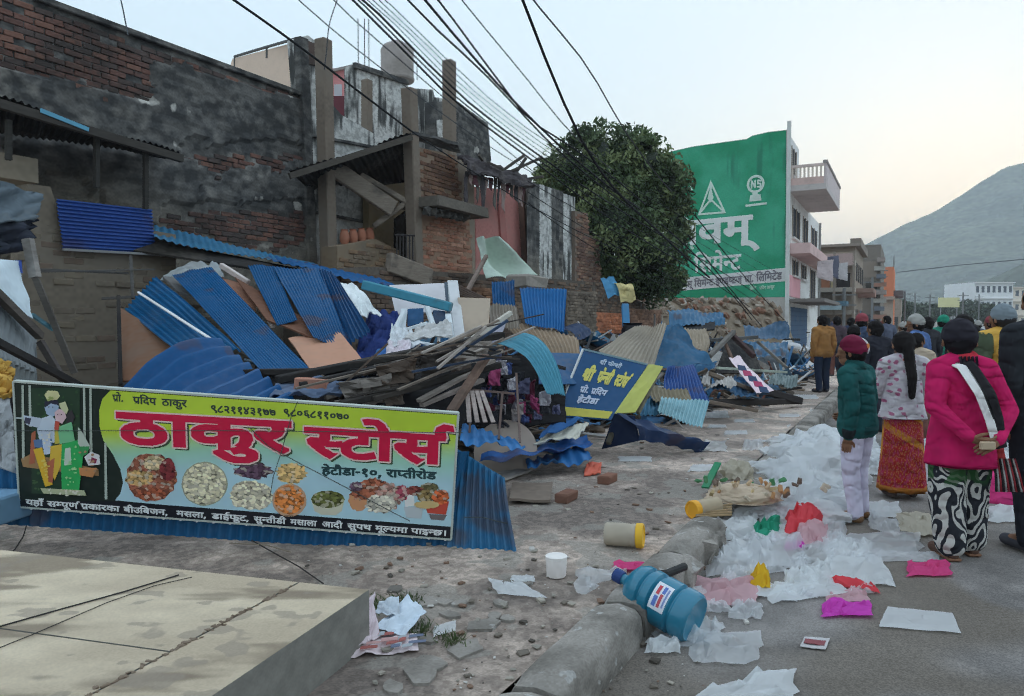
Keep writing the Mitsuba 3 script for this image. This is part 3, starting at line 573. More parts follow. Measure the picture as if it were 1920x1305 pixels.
for a0, a1, y0, y1, c in ((.1, .4, 560, 530, (.04, .035, .035)), (.55, .9, 560, 528, (.05, .045, .04)), (.1, .9, 520, 490, (.22, .18, .15)), (.2, .8, 630, 590, (.05, .05, .06))): npart(k, o, w, 'opening', a0, a1, zz(y0, 62), zz(y1, 62), -.02, .05, c, .3)
for i in range(9): y0 = 485 + 15 * i; npart(k, o, w, 'board', .6 + .3 * g.random(), 1.1 + .2 * g.random(), zz(y0 + 8, 62), zz(y0, 62), .1, .4 + g.random(), [(.24, .2, .18), (.35, .33, .3), (.12, .13, .15), (.3, .16, .12)][i % 4])
k, o, w, z = block('orange_house', 'small bright orange rendered house on the left row before the hill', (1650, 1676), 84, 500, 10, (.50, .165, .085), dirt=.3)
npart(k, o, w, 'ledge', -.05, 1.1, zz(562, 84), zz(556, 84), 0, .8, (.3, .22, .18)); npart(k, o, w, 'lower_storey', 0, 1.0, .1, zz(562, 84), 0, .1, (.32, .25, .2), .8)
for i in range(3): fpart(k, o, 'balcony', 1 + 2.5 * i, 2.6 + 2.5 * i, 4 + .5, 5.2, 0, 1, (.12, .1, .1))
p = o + UP * z; add('reinforcing_bar', cyl(p, p + UP * 1.2, .05, 5), 'paint', k, (.1, .09, .08))
k, o, w, z = block('distant_house', 'low tan house beyond the orange one', (1668, 1690), 110, 560, 20, (.26, .21, .17)); npart(k, o, w, 'opening', .2, .8, .3, 2.4, 0, .1, (.05, .05, .05))
fpart(k, o, 'opening', 1, 6, .3, 2.4, 0, .1, (.05, .05, .05))
# far buildings on the right of the street
def far(name, label, x0, x1, yt, Y, col, rows, cols, cat='building'):
    k = thing(name, label, cat); a, b = at(x0, yt, Y), at(x1, yt, Y); add('wall', bx((a[0], Y, 0), (b[0], Y + 12, a[2])), 'paint', k, col, .3)
    hz = a[2]; ww = b[0] - a[0]
    for r in range(rows):
        for c in range(cols):
            x = a[0] + ww * (c + .25) / cols; zb = hz * (r + .35) / rows
            add('window', bx((x, Y - .06, zb), (x + ww / cols * .5, Y + .02, zb + hz / rows * .4)), 'paint', k, (.10, .11, .13), .1)
        add('ledge', bx((a[0] - .2, Y - .6, hz * (r + 1) / rows - .2), (b[0] + .2, Y + .02, hz * (r + 1) / rows)), 'paint', k, tuple(c * .9 for c in col), .2)
    return k, a, b
far('white_building', 'long white three storey block far off at the right under the hill', 1828, 1900, 529, 170, (.70, .69, .67), 3, 7)
far('white_building', 'pale cream block beside the long white one at the right edge', 1890, 1960, 538, 190, (.62, .55, .47), 3, 6)
far('distant_house', 'tiny pale house at the foot of the hill in the middle of the far street', 1700, 1726, 573, 200, (.45, .44, .42), 2, 3)
far('distant_house', 'tiny grey house left of the yellow hoarding', 1728, 1752, 578, 230, (.38, .37, .36), 2, 3)
far('distant_house', 'tiny flat house below the yellow hoarding', 1770, 1822, 583, 190, (.42, .40, .37), 2, 4)
k = thing('hoarding', 'yellow and white hoarding on posts over the far street', 'billboard'); a, b = at(1760, 558, 140), at(1799, 576, 140)
add('board', bx((a[0], 140, b[2]), (b[0], 140.2, a[2])), 'paint', k, (.60, .56, .30), .2)
for x in (a[0] + .4, b[0] - .5): add('post', bx((x, 140.05, 0), (x + .15, 140.18, b[2])), 'metal', k, (.2, .2, .2))
g = np.random.default_rng(30); LBL = ['thin pole nearest the old house', 'thin pole by the dark corner house', 'thin pole in front of the orange house', 'thin pole left of the tiny pale house', 'thin pole above the far crowd', 'thin pole left of the yellow hoarding', 'thin pole right of the yellow hoarding', 'thin pole before the long white block']
for i, (px, yt, Y) in enumerate(((1583, 540, 44), (1636, 520, 60), (1652, 500, 78), (1697, 545, 90), (1716, 550, 110), (1744, 552, 100), (1806, 548, 95), (1836, 552, 120))):
    k = thing('utility_pole', 'grey ' + LBL[i], 'pole', None); p = at(px, yt, Y); add('shaft', cyl([p[0], p[1], 0], p, .09, 8), 'paint', k, (.16, .16, .16))
    for d in (.4, 1.0): add('crossarm', bar(p - UP * d - [.7, 0, 0], p - UP * d + [.7, .0, 0], .08), 'paint', k, (.14, .14, .14))
def leaves(n, size, seed, spread):
    g = np.random.default_rng(seed); P = spread(g, n); nrm = g.normal(size=(n, 3)); nrm /= np.linalg.norm(nrm, axis=1)[:, None]
    a = np.cross(nrm, g.normal(size=(n, 3))); a /= np.linalg.norm(a, axis=1)[:, None]; b = np.cross(nrm, a); L = size * (.6 + .8 * g.random((n, 1)))
    V = np.stack([P - a * L, P - b * L * .42, P + a * L, P + b * L * .42], 1).reshape(-1, 3); i = 4 * np.arange(n)
    return trimesh.Trimesh(V, np.vstack([np.stack([i, i + 1, i + 2], 1), np.stack([i, i + 2, i + 3], 1)]), process=False)
TREES = [(1705, 590, 150, 5, 'small hazy tree at the end of the left row'), (1735, 592, 170, 6, 'hazy round tree below the middle of the hill'), (1760, 590, 160, 5, 'hazy tree under the yellow hoarding'), (1786, 588, 180, 7, 'hazy tree just right of the yellow hoarding'), (1815, 586, 165, 6, 'hazy tree left of the long white block'), (1850, 592, 150, 5, 'hazy tree before the long white block'), (1680, 586, 130, 5, 'dark small tree against the tan house')]
for i, (px, py, Y, r, l) in enumerate(TREES):
    k = thing('distant_tree', l, 'tree'); p = at(px, py, Y); add('trunk', cyl([p[0], p[1], 0], p, .2, 6), 'paint', k, (.08, .07, .06))
    def spread(g, n): d = g.normal(size=(n, 3)); d /= np.linalg.norm(d, axis=1)[:, None]; return p + d * (g.random((n, 1)) ** .4) * np.array([r * .5, r * .5, r * .4]) + [0, 0, .5]
    add('crown', leaves(700, .55, 40 + i, spread), 'leaf', k, (.045, .06, .035), .4)
# ---- the big mango tree over the ruins
k = thing('mango_tree', 'large dark green dense tree between the ruins and the green building', 'tree')
Y = 24.0; base = at(1170, 640, Y); base[2] = 0
CL = []
g = np.random.default_rng(12)
lobes = [(1120, 300, 62), (1180, 285, 48), (1060, 315, 46), (1225, 310, 44), (1150, 345, 80), (1085, 365, 62), (1220, 370, 66), (1262, 345, 36), (1040, 345, 36), (1255, 410, 46), (1150, 430, 80), (1200, 455, 66), (1240, 480, 48), (1130, 490, 44), (1180, 520, 50), (1225, 530, 44), (1150, 545, 30), (1110, 420, 46), (1210, 270, 24), (1098, 268, 26), (1275, 375, 24), (1020, 330, 20), (1282, 430, 22), (1265, 525, 24)]
for px, py, r in lobes: CL.append((at(px, py, Y + g.uniform(-1.3, 1.6)), r / 1400 * Y))
def spread(g, n):
    out = []
    w = np.array([r ** 2 for _, r in CL]); w /= w.sum()
    for (c, r), m in zip(CL, g.multinomial(n, w)):
        d = g.normal(size=(m, 3)); d /= np.linalg.norm(d, axis=1)[:, None]
        rad = r * (.45 + .75 * g.random((m, 1)) ** .8); q = c + d * rad
        nz = meshkit.fbm(q * 1.9, 3, 3); keep = nz > .45; out.append(q[keep])
    return np.vstack(out)
class _n: pass
def leaves_at(P, size, seed):
    return leaves(len(P), size, seed, lambda g, n: P)
P = spread(np.random.default_rng(5), 62000)
tone = meshkit.noise(P * 1.5, 9)
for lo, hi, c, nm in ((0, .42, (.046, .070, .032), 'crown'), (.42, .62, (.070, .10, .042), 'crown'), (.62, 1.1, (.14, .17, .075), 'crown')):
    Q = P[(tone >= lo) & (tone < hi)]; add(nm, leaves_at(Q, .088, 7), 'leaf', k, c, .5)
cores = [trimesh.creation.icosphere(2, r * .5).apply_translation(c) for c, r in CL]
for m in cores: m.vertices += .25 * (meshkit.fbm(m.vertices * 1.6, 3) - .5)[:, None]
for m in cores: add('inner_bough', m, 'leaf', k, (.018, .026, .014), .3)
add('trunk', tube([base, base + [0, 0, 1.5], base + [.1, .1, 3.0]], [.32, .26, .2], 9), 'wood_mix', k, (.11, .09, .07), .4)
for c, r in CL[:12:2]: add('limb', tube([base + [.1, .1, 2.8], (base + c) / 2 + [0, 0, 1.2], c], [.14, .1, .04], 6), 'wood_mix', k, (.09, .075, .06), .4)
# ================================================================ lettering: outlines of the script's letters
GLYPHS = json.loads(r'''{",":[27,[[[5,-9,7,-5,8,5,9,5,9,11,20,11,18,2,12,-10,12,-13,5,-13]]]],"-":[34,[[[5,34,29,34,29,26,5,26]]]],".":[27,[[[7,3,7,8,10,12,17,12,19,10,20,4,18,0,11,-1]]]],"ँ":[0,[[[-35,84,-34,87,-28,88,-25,81,-20,76,-11,75,-7,76,-4,79,-1,85,-1,88,3,88,7,86,6,81,2,74,-3,70,-9,68,-19,68,-24,70,-29,74,-29,76,-32,78]],[[-19,83,-19,86,-17,89,-11,89,-9,87,-9,82,-11,80,-17,80]]]],"आ":[102,[[[3,34,3,36,10,38,16,25,23,17,27,15,34,15,39,19,39,26,37,30,33,34,26,34,26,41,34,42,38,46,38,52,37,54,32,56,26,56,20,53,17,53,15,57,15,60,24,63,35,63,40,61,45,56,46,53,45,43,40,38,40,36,43,35,55,35,59,36,59,54,52,55,52,62,104,62,104,55,93,55,93,0,85,0,85,55,68,55,68,0,59,0,59,29,46,28,47,18,43,11,36,8,26,8,19,11,12,18]]]],"इ":[49,[[[0,62,51,62,51,55,40,55,40,39,17,39,14,38,13,36,13,32,16,28,32,29,40,26,43,23,45,18,45,13,43,7,40,4,31,0,31,-1,41,-4,38,-11,25,-5,24,-3,18,0,8,1,5,4,5,9,8,11,13,11,20,6,24,6,25,7,31,7,36,11,37,15,35,20,30,22,24,22,23,21,15,20,7,27,5,31,5,38,8,43,15,46,31,46,31,55,0,55]]]],"ई":[49,[[[0,62,28,62,28,65,26,67,25,74,24,74,24,79,26,84,35,89,45,89,50,87,50,84,48,80,44,82,37,82,33,79,32,76,33,69,37,62,51,62,51,55,40,55,40,39,17,39,14,38,13,35,13,32,16,28,32,29,40,26,43,23,45,18,45,13,43,7,40,4,31,0,31,-1,41,-4,38,-11,25,-5,24,-3,18,0,8,1,5,4,5,9,8,11,13,11,20,6,24,6,25,7,31,7,36,11,37,15,35,20,30,22,24,22,23,21,15,20,7,27,5,31,5,38,8,43,15,46,31,46,31,55,0,55]]]],"उ":[55,[[[0,62,56,62,56,55,46,55,48,51,48,40,42,33,47,26,50,19,50,11,45,3,38,0,28,0,21,3,12,12,3,30,4,32,10,33,16,19,23,10,30,7,38,8,41,11,41,20,39,24,34,29,26,29,26,36,35,37,39,40,40,43,40,49,39,52,35,55,0,55]]]],"क":[76,[[[0,62,78,62,78,55,45,55,45,36,53,40,61,40,66,38,71,31,72,22,71,22,70,12,67,6,64,4,58,8,62,14,63,22,64,23,62,31,58,33,51,32,45,26,45,0,37,0,37,16,34,16,33,14,28,12,18,12,12,14,7,19,5,23,5,35,7,39,13,44,19,46,32,46,34,45,33,38,21,39,16,37,13,33,13,25,17,20,21,19,30,20,37,25,37,55,0,55]]]],"छ":[70,[[[0,62,72,62,72,55,54,55,54,47,61,44,65,37,65,24,58,11,52,6,41,1,23,0,17,2,11,8,10,11,10,18,12,20,12,24,6,28,4,33,5,41,9,45,13,47,29,47,28,40,26,41,16,41,13,39,12,35,13,32,18,28,31,29,30,22,21,21,18,17,19,11,22,8,25,7,39,8,49,13,54,18,57,24,57,36,53,41,45,41,43,39,42,36,44,30,53,26,51,20,45,21,37,27,35,31,35,40,39,46,45,48,45,55,0,55]]]],"ज":[74,[[[0,62,76,62,76,55,65,55,65,0,57,0,57,37,40,37,46,25,45,15,42,11,36,8,27,8,20,11,13,18,3,39,7,42,11,42,14,31,18,26,19,22,25,16,34,15,38,19,38,24,36,30,28,37,28,40,30,44,57,44,57,55,0,55]]]],"ट":[50,[[[0,62,52,62,52,55,37,55,37,35,26,35,19,33,18,31,16,31,13,25,13,16,17,10,24,7,33,7,46,12,48,4,39,1,35,1,35,0,23,0,23,1,16,2,7,10,5,15,5,28,6,31,14,39,23,42,29,42,29,54,0,55]]]],"ठ":[59,[[[0,62,60,62,60,55,37,55,37,41,43,39,50,33,54,24,54,15,51,8,48,5,46,5,43,2,36,1,36,0,23,0,13,4,7,10,5,15,5,28,9,35,12,36,14,39,23,42,29,42,29,54,0,55],[13,17,15,12,21,8,34,7,42,10,44,12,46,17,46,23,44,28,39,33,35,35,26,35,26,34,19,33,14,28,13,25]]]],"ड":[58,[[[0,62,59,62,59,55,48,55,48,39,26,39,22,37,22,31,25,28,41,29,47,27,52,22,53,20,53,10,49,4,40,0,27,0,14,5,7,12,5,12,3,17,5,17,7,20,10,20,10,18,13,15,15,15,17,12,22,9,29,8,30,7,37,7,43,9,45,11,45,17,44,20,39,22,32,22,27,20,23,20,17,25,17,27,14,30,14,39,18,44,24,46,40,46,40,55,0,55]]]],"ण":[72,[[[0,62,74,62,74,55,63,55,63,0,55,0,55,55,42,55,42,27,39,20,34,16,20,15,15,17,9,24,9,28,8,28,8,55,0,55],[16,30,17,26,22,22,28,22,33,26,34,30,34,55,16,55]]]],"त":[57,[[[0,62,58,62,58,55,48,55,48,0,40,0,40,33,22,33,14,30,13,27,13,20,15,15,27,4,22,-1,16,5,13,6,13,8,8,12,5,18,5,30,11,37,19,40,40,40,40,55,0,55]]]],"थ":[64,[[[5,46,5,56,8,60,12,62,23,62,27,60,33,53,33,48,34,48,33,39,27,31,20,28,19,25,22,22,27,20,36,20,43,23,47,27,47,55,39,55,39,62,66,62,66,55,55,55,55,0,47,0,47,16,43,16,37,13,25,13,15,18,14,21,11,23,9,28,9,32,15,33,21,36,25,41,25,52,21,56,13,56,11,52,13,47,19,46,19,39,14,39,8,42]]]],"द":[52,[[[0,62,53,62,53,55,38,55,38,38,20,37,13,30,13,21,16,17,23,14,31,14,31,21,35,24,40,24,44,22,46,19,46,13,42,9,42,6,48,-3,41,-6,35,7,18,8,12,11,7,16,5,21,5,33,7,37,15,43,22,44,22,45,29,45,29,55,0,55]]]],"न":[56,[[[0,62,57,62,57,55,47,55,47,0,38,0,38,30,20,30,20,21,18,19,11,20,4,28,4,35,6,37,38,37,38,55,0,55]]]],"प":[57,[[[0,62,58,62,58,55,48,55,48,0,40,0,40,18,31,15,21,15,14,18,11,21,8,28,8,55,0,55],[17,55,16,30,17,26,23,22,30,22,37,25,40,29,40,55]]]],"फ":[77,[[[0,62,79,62,79,55,46,55,46,36,54,40,62,40,68,37,72,31,72,16,68,6,65,4,59,8,64,18,64,29,60,33,52,32,46,26,46,0,38,0,38,18,30,15,20,15,14,18,11,21,8,28,8,55,0,55],[17,55,16,30,17,26,23,22,29,22,34,24,36,27,38,28,38,55]]]],"ब":[57,[[[0,62,59,62,59,55,48,55,48,0,40,0,40,16,30,12,19,12,11,15,5,23,6,37,12,43,20,46,35,46,37,45,36,38,34,39,24,38,27,35,27,33,32,29,32,27,36,23,38,23,40,26,40,55,0,55],[15,36,13,32,13,25,16,21,21,19,30,19,28,24,24,27,24,29,20,32,18,36]]]],"म":[60,[[[0,62,61,62,61,55,51,55,51,0,43,0,43,25,21,25,21,19,18,15,14,15,10,17,6,21,4,25,4,30,7,32,13,32,13,54,0,55],[22,55,21,32,43,32,43,55]]]],"य":[58,[[[0,62,60,62,60,55,49,55,49,0,41,0,41,17,31,13,20,13,15,15,10,19,5,28,4,35,9,36,15,40,16,43,16,49,13,55,0,55],[14,29,15,25,19,21,22,20,30,20,37,23,41,28,41,55,22,55,24,49,24,40,21,34,15,31]]]],"र":[41,[[[0,62,42,62,42,55,33,55,34,44,31,35,25,29,17,25,29,12,31,12,35,7,39,5,39,3,35,-1,33,-1,29,4,27,4,12,19,12,21,7,25,4,31,4,36,7,39,13,39,18,35,24,39,26,46,24,55,0,55]]]],"ल":[68,[[[0,62,69,62,69,55,59,55,59,0,51,0,51,35,46,35,42,33,38,28,36,21,28,23,31,32,25,35,18,35,13,31,13,23,14,20,24,9,26,9,30,5,30,3,26,-1,22,1,8,15,5,21,5,33,11,40,16,42,26,42,36,38,38,38,41,41,51,42,51,55,0,55]]]],"व":[56,[[[0,62,57,62,57,55,47,55,47,0,39,0,39,16,29,12,18,12,11,15,5,23,5,35,10,42,20,46,34,46,35,45,35,38,22,39,18,38,13,33,13,25,17,20,21,19,28,19,35,22,39,27,39,55,0,55]]]],"श":[68,[[[42,55,42,62,70,62,70,55,59,55,59,0,51,0,51,55]],[[4,23,5,30,15,31,16,29,21,28,27,32,30,39,30,49,27,54,22,56,15,55,14,54,14,49,18,45,27,44,26,38,25,37,19,37,12,40,7,46,7,56,8,58,11,61,16,63,25,63,33,59,38,51,38,37,34,29,28,23,26,23,26,22,37,11,37,9,41,6,41,4,35,0,30,6,30,8,20,19,17,20,12,19,12,20,7,20]]]],"ष":[58,[[[0,62,59,62,59,55,49,55,49,0,41,0,41,18,37,18,31,15,21,15,14,18,11,21,8,28,8,55,0,55],[22,55,22,52,29,45,29,43,35,37,35,35,39,32,39,30,41,30,41,55],[17,48,16,48,16,30,17,26,22,22,34,23,35,25,34,28,27,35,27,37,21,43,21,45]]]],"स":[68,[[[0,62,69,62,69,55,59,55,59,0,51,0,51,26,31,25,31,26,20,27,17,26,17,24,23,19,23,17,27,13,29,13,36,5,38,5,33,-1,30,2,28,2,16,14,16,16,10,21,10,23,5,28,4,36,7,39,14,39,15,37,19,36,21,38,21,43,22,44,21,54,19,55,0,55],[30,41,27,33,31,32,43,32,44,33,51,34,51,55,29,55]]]],"ह":[53,[[[0,62,55,62,55,55,44,55,44,39,19,39,15,37,15,32,17,29,35,30,42,27,47,22,48,19,47,8,41,2,36,0,34,1,32,7,38,9,40,12,40,18,38,21,33,23,24,23,18,21,15,18,14,15,15,5,23,-4,25,-4,28,-8,30,-8,30,-10,26,-14,21,-12,10,-1,10,1,7,4,6,18,11,25,7,31,7,38,10,43,17,46,36,46,36,55,0,55]]]],"ा":[26,[[[0,62,27,62,27,55,17,55,17,0,9,0,9,54,0,55]]]],"ि":[26,[[[0,62,7,62,5,69,5,75,8,82,11,85,21,89,34,89,49,84,50,82,55,80,67,68,67,66,70,63,70,62,62,62,50,75,38,81,24,82,18,80,14,76,13,70,16,62,27,62,27,55,17,55,17,0,9,0,9,54,0,55]]]],"ी":[26,[[[-22,70,-22,79,-16,87,-11,89,-2,89,-2,88,2,88,8,83,13,74,16,62,27,62,27,55,17,55,17,0,9,0,9,55,0,55,0,62,8,63,6,72,3,78,-4,82,-9,82,-13,79,-14,71,-11,62,-19,62]]]],"ु":[0,[[[-45,-11,-45,-9,-39,-6,-27,-18,-20,-20,-11,-20,-6,-17,-5,-10,-11,-6,-18,-6,-22,-8,-25,-1,-19,1,-9,1,0,-4,2,-8,2,-17,1,-20,-7,-26,-22,-27,-22,-26,-29,-25,-32,-22,-34,-22]]]],"ू":[0,[[[-33,-18,-33,-8,-27,-1,-21,1,-10,1,3,-5,11,-13,14,-20,8,-23,7,-20,4,-18,4,-16,-1,-11,-12,-6,-20,-6,-24,-8,-26,-11,-26,-16,-20,-20,-14,-20,-11,-18,-8,-18,-7,-25,-12,-27,-22,-27,-30,-23,-30,-21]]]],"े":[0,[[[-39,81,-41,88,-38,89,-27,89,-21,86,-16,80,-13,74,-10,65,-10,61,-17,61,-19,70,-23,78,-26,81,-29,82]]]],"ो":[26,[[[-13,81,-15,88,-12,89,2,88,10,80,12,73,14,71,16,62,27,62,27,55,17,55,17,0,9,0,9,55,0,55,0,62,8,62,6,72,3,78,0,81,-4,82]]]],"ौ":[26,[[[-17,74,-15,76,-11,76,-11,77,-3,77,6,72,5,76,0,81,-3,82,-13,81,-15,86,-15,88,-12,89,-1,89,5,86,10,80,12,73,14,71,16,62,27,62,27,55,17,55,17,0,9,0,9,55,0,55,0,62,6,62,6,64,4,67,-2,70,-9,70,-12,68,-15,68]]]],"्":[0,[[[-18,-7,-18,-4,-7,-4,-1,-6,0,-8,4,-9,10,-15,10,-17,13,-19,15,-23,9,-27,7,-22,-1,-14,-9,-11,-17,-12,-17,-7]]]],"।":[38,[[[19,62,28,62,28,0,19,0]]]],"०":[55,[[[8,25,8,39,11,45,19,51,32,52,32,51,36,51,44,45,47,39,48,30,47,30,46,22,40,15,36,13,33,12,19,13,11,19],[16,28,18,23,24,19,31,19,35,21,39,27,39,37,38,40,31,45,22,44,21,42,19,42,16,37]]]],"१":[55,[[[13,25,13,28,15,28,23,35,25,35,33,43,35,48,35,52,33,55,25,56,21,53,21,50,23,46,27,45,27,43,24,39,19,40,15,44,13,50,15,58,18,61,23,63,32,63,40,59,43,53,42,43,40,39,25,26,30,20,36,17,41,12,43,8,43,-1,39,-8,32,-3,35,1,34,8]]]],"२":[55,[[[9,56,9,60,11,61,19,62,19,63,30,63,37,60,42,55,44,50,44,38,41,31,32,23,39,16,39,14,46,7,47,2,45,2,44,0,41,-1,39,1,35,9,24,21,18,20,18,21,14,21,11,23,10,26,11,30,13,32,21,32,26,29,30,31,34,35,36,40,35,51,28,56,20,56,11,53]]]],"३":[55,[[[9,58,10,60,18,63,30,63,36,61,41,55,42,47,40,42,37,39,39,36,41,36,44,32,45,22,42,16,34,10,44,-2,40,-6,37,-6,35,-4,35,-2,32,0,32,2,28,5,26,9,19,8,19,9,15,9,11,13,11,17,14,20,22,20,25,19,26,17,29,17,33,18,36,21,37,27,36,30,33,33,29,34,19,34,19,41,26,41,31,43,34,47,34,51,31,55,28,56,21,56,14,53,11,53]]]],"४":[55,[[[6,55,7,63,15,62,15,53,17,49,28,39,38,49,41,57,40,62,44,62,44,63,49,62,49,54,46,47,40,41,40,39,33,33,39,26,43,16,42,7,37,2,32,0,23,0,18,2,13,7,12,10,13,20,17,27,22,32,11,44],[20,11,21,9,25,7,30,7,34,10,35,13,34,19,29,24,29,26,26,26,22,21,20,16]]]],"६":[55,[[[10,47,11,55,15,60,23,63,37,63,39,62,39,56,38,55,35,56,25,56,19,53,18,48,21,43,26,41,27,42,38,42,38,35,28,35,24,33,21,29,21,24,23,20,25,20,26,18,35,17,35,23,37,26,46,27,47,25,49,25,51,18,50,15,46,13,46,9,50,4,51,0,54,-2,54,-4,50,-6,46,-6,44,0,42,1,39,7,39,10,24,11,16,17,13,24,13,30,17,38,12,42]]]],"७":[55,[[[4,50,4,57,12,59,12,52,13,51,15,33,21,18,25,14,29,12,36,12,41,15,43,21,43,34,40,43,35,47,30,47,28,46,27,39,30,36,40,34,39,28,32,28,26,30,21,35,19,40,19,44,20,44,20,48,25,53,36,54,41,52,47,46,51,35,51,19,49,13,46,11,46,9,38,5,28,5,19,9,12,18,12,21,10,23,7,37,6,37,5,50]]]],"८":[55,[[[7,14,8,24,12,32,24,45,24,47,29,51,29,53,34,57,34,59,39,63,44,58,43,55,38,51,38,49,33,45,33,43,29,40,29,38,20,29,16,22,15,15,18,9,24,7,36,8,44,12,45,14,47,14,50,6,34,0,22,0,14,3,9,8]]]],"९":[55,[[[7,43,8,54,16,62,29,63,34,61,38,57,41,49,40,40,35,33,29,30,31,27,33,27,41,19,43,19,51,11,53,6,53,1,49,-7,46,-7,44,-4,42,-4,42,-2,44,0,44,7,37,14,35,14,32,18,30,18,26,23,24,23,20,28,18,28,10,36],[15,43,16,41,21,37,29,38,31,40,33,46,31,53,27,56,19,55,16,52,15,49]]]]}''')
_gp = {}
def gpoly(c):
    if c not in _gp:
        P = []
        for rings in GLYPHS[c][1]:
            rr = [list(zip(r[::2], r[1::2])) for r in rings]; P.append(Polygon(rr[0], rr[1:]).buffer(0))
        _gp[c] = unary_union(P)
    return _gp[c]
def devanagari(text, bold=0.0):
    """(shape, width) of a line of text, headline height 62 units: half letters, the hook r and short i are placed as written"""
    out, x, cs, i = [], 0.0, list(text), 0
    hook = Polygon([(-6, 62), (-8, 70), (-6, 80), (2, 87), (11, 85), (12, 78), (4, 79), (0, 74), (2, 62)])
    tail = Polygon([(-22, 20), (-16, 20), (-34, 0), (-40, 4)])
    pend = None
    while i < len(cs):
        c = cs[i]
        if c == ' ': x += 30; i += 1; continue
        if c == 'र' and i + 2 < len(cs) and cs[i + 1] == '्' and cs[i + 2] in GLYPHS: pend = True; i += 2; continue
        half = i + 2 < len(cs) and cs[i + 1] == '्' and cs[i + 2] in GLYPHS and cs[i + 2] != 'र' and c in GLYPHS
        j = i + (2 if half else 1)
        if not half and j < len(cs) and cs[j] == 'ि':
            out.append(affinity.translate(gpoly('ि'), x, 0)); x += GLYPHS['ि'][0]
        adv = GLYPHS[c][0]; p = gpoly(c)
        if half:
            cut = 21 if c not in 'टठडक' else 0; p = p.intersection(sbox(-80, -60, adv - cut, 140)); adv -= cut
        out.append(affinity.translate(p, x, 0)); x += adv; i = j
        if i + 1 < len(cs) and cs[i] == '्' and cs[i + 1] == 'र': out.append(affinity.translate(tail, x, 0)); i += 2
        if i < len(cs) and cs[i] == 'ि': i += 1
        while i < len(cs) and cs[i] in 'ािीुूेोौँ्' and not (cs[i] == '्' and i + 1 < len(cs) and cs[i + 1] in GLYPHS and cs[i + 1] not in ' '):
            out.append(affinity.translate(gpoly(cs[i]), x, 0)); x += GLYPHS[cs[i]][0]; i += 1
        if pend: out.append(affinity.translate(hook, x, 0)); pend = None
    s = unary_union(out)
    return (s.buffer(bold, join_style=2, mitre_limit=2) if bold else s), x
def fit_text(text, x0, x1, ybase, ytop, bold=0.0, shear=0.0):
    """the line between x0 and x1, its foot at ybase and its headline at ytop"""
    s, w = devanagari(text, bold)
    s = affinity.affine_transform(s, [1, shear, 0, 1, 0, 0])
    return affinity.affine_transform(s, [(x1 - x0) / w, 0, 0, (ytop - ybase) / 62.0, x0, ybase])
# ---- the cement advertisement on the green wall
def wtext(text, a, b, h, bold):
    """lettering along the wall from pixel a to pixel b (their foot), h pixels high"""
    (u0, z0), (u1, z1) = ws(*a), ws(*b); s = fit_text(text, 0, 1, 0, 1, bold)
    hh = h / 1400 * 33.5
    return affinity.affine_transform(s, [u1 - u0, 0, z1 - z0, hh, u0, z0])
LET = (.62, .66, .62)
add('lettering', side(wtext('शिवम्', (1236, 462), (1408, 449), 44, 3.2), .01, .008), 'paint', gb, LET, .35, label='large white painted word')
add('lettering', side(wtext('सिमेन्ट', (1302, 511), (1388, 504), 27, 2.5), .01, .008), 'paint', gb, LET, .35, label='smaller white painted word')
band = Polygon([ws(1258, 547), ws(1474, 527), ws(1474, 502), ws(1258, 523)])
add('white_band', side(band, .01, .006), 'paint', gb, (.56, .56, .55), .35)
add('lettering', side(wtext('शिवम् सिमेन्ट इण्डष्ट्रिज प्रा. लिमिटेड', (1268, 541), (1466, 523), 12, 3), .01, .018), 'paint', gb, (.16, .15, .17), .4)
add('lettering', side(wtext('सिमेन्ट', (1406, 544), (1418, 543), 6, 4), .01, .008), 'paint', gb, (.40, .55, .45), .3)
add('lettering', side(wtext('प्रदिप ठाकुर', (1424, 543), (1452, 540), 5, 3), .01, .008), 'paint', gb, (.40, .55, .45), .3)
def wl(pts, w): return LineString([ws(*p) for p in pts]).buffer(w, cap_style=2, join_style=2)
tri = unary_union([wl([(1311, 402), (1333, 342), (1359, 398), (1311, 402)], .045), wl([(1333, 342), (1333, 374), (1312, 400)], .05), wl([(1333, 374), (1357, 397)], .04), Polygon([ws(1327, 372), ws(1333, 346), ws(1338, 372), ws(1333, 380)])])
add('emblem', side(tri, .01, .008), 'paint', gb, (.50, .62, .54), .3, label='painted triangle emblem of thin white lines')
cx, cz = ws(1417, 345); ring = Point(cx, cz).buffer(.40).difference(Point(cx, cz).buffer(.29))
nslet = unary_union([LineString([(cx - .18, cz - .15), (cx - .18, cz + .15), (cx - .02, cz - .15), (cx - .02, cz + .15)]).buffer(.035), LineString([(cx + .22, cz + .12), (cx + .1, cz + .15), (cx + .1, cz), (cx + .22, cz), (cx + .22, cz - .15), (cx + .08, cz - .13)]).buffer(.035)])
base = unary_union([Polygon([ws(1405, 378), ws(1428, 376), ws(1426, 364), ws(1407, 366)]), wl([(1398, 386), (1438, 381)], .05), wl([(1416, 357), (1416, 366)], .12)])
nslet = affinity.scale(nslet, -1, 1, origin=(cx, cz))
add('emblem', side(unary_union([ring, nslet, base]), .01, .008), 'paint', gb, (.52, .62, .55), .35, label='painted round quality mark on a plinth')
add('painted_scrawl', side(unary_union([wl([(1256, 376), (1270, 368), (1284, 363)], .1), wl([(1258, 366), (1266, 362)], .05), wl([(1292, 356), (1297, 352)], .12), wl([(1296, 466), (1300, 462)], .1)]), .01, .008), 'paint', gb, (.42, .58, .48), .3)
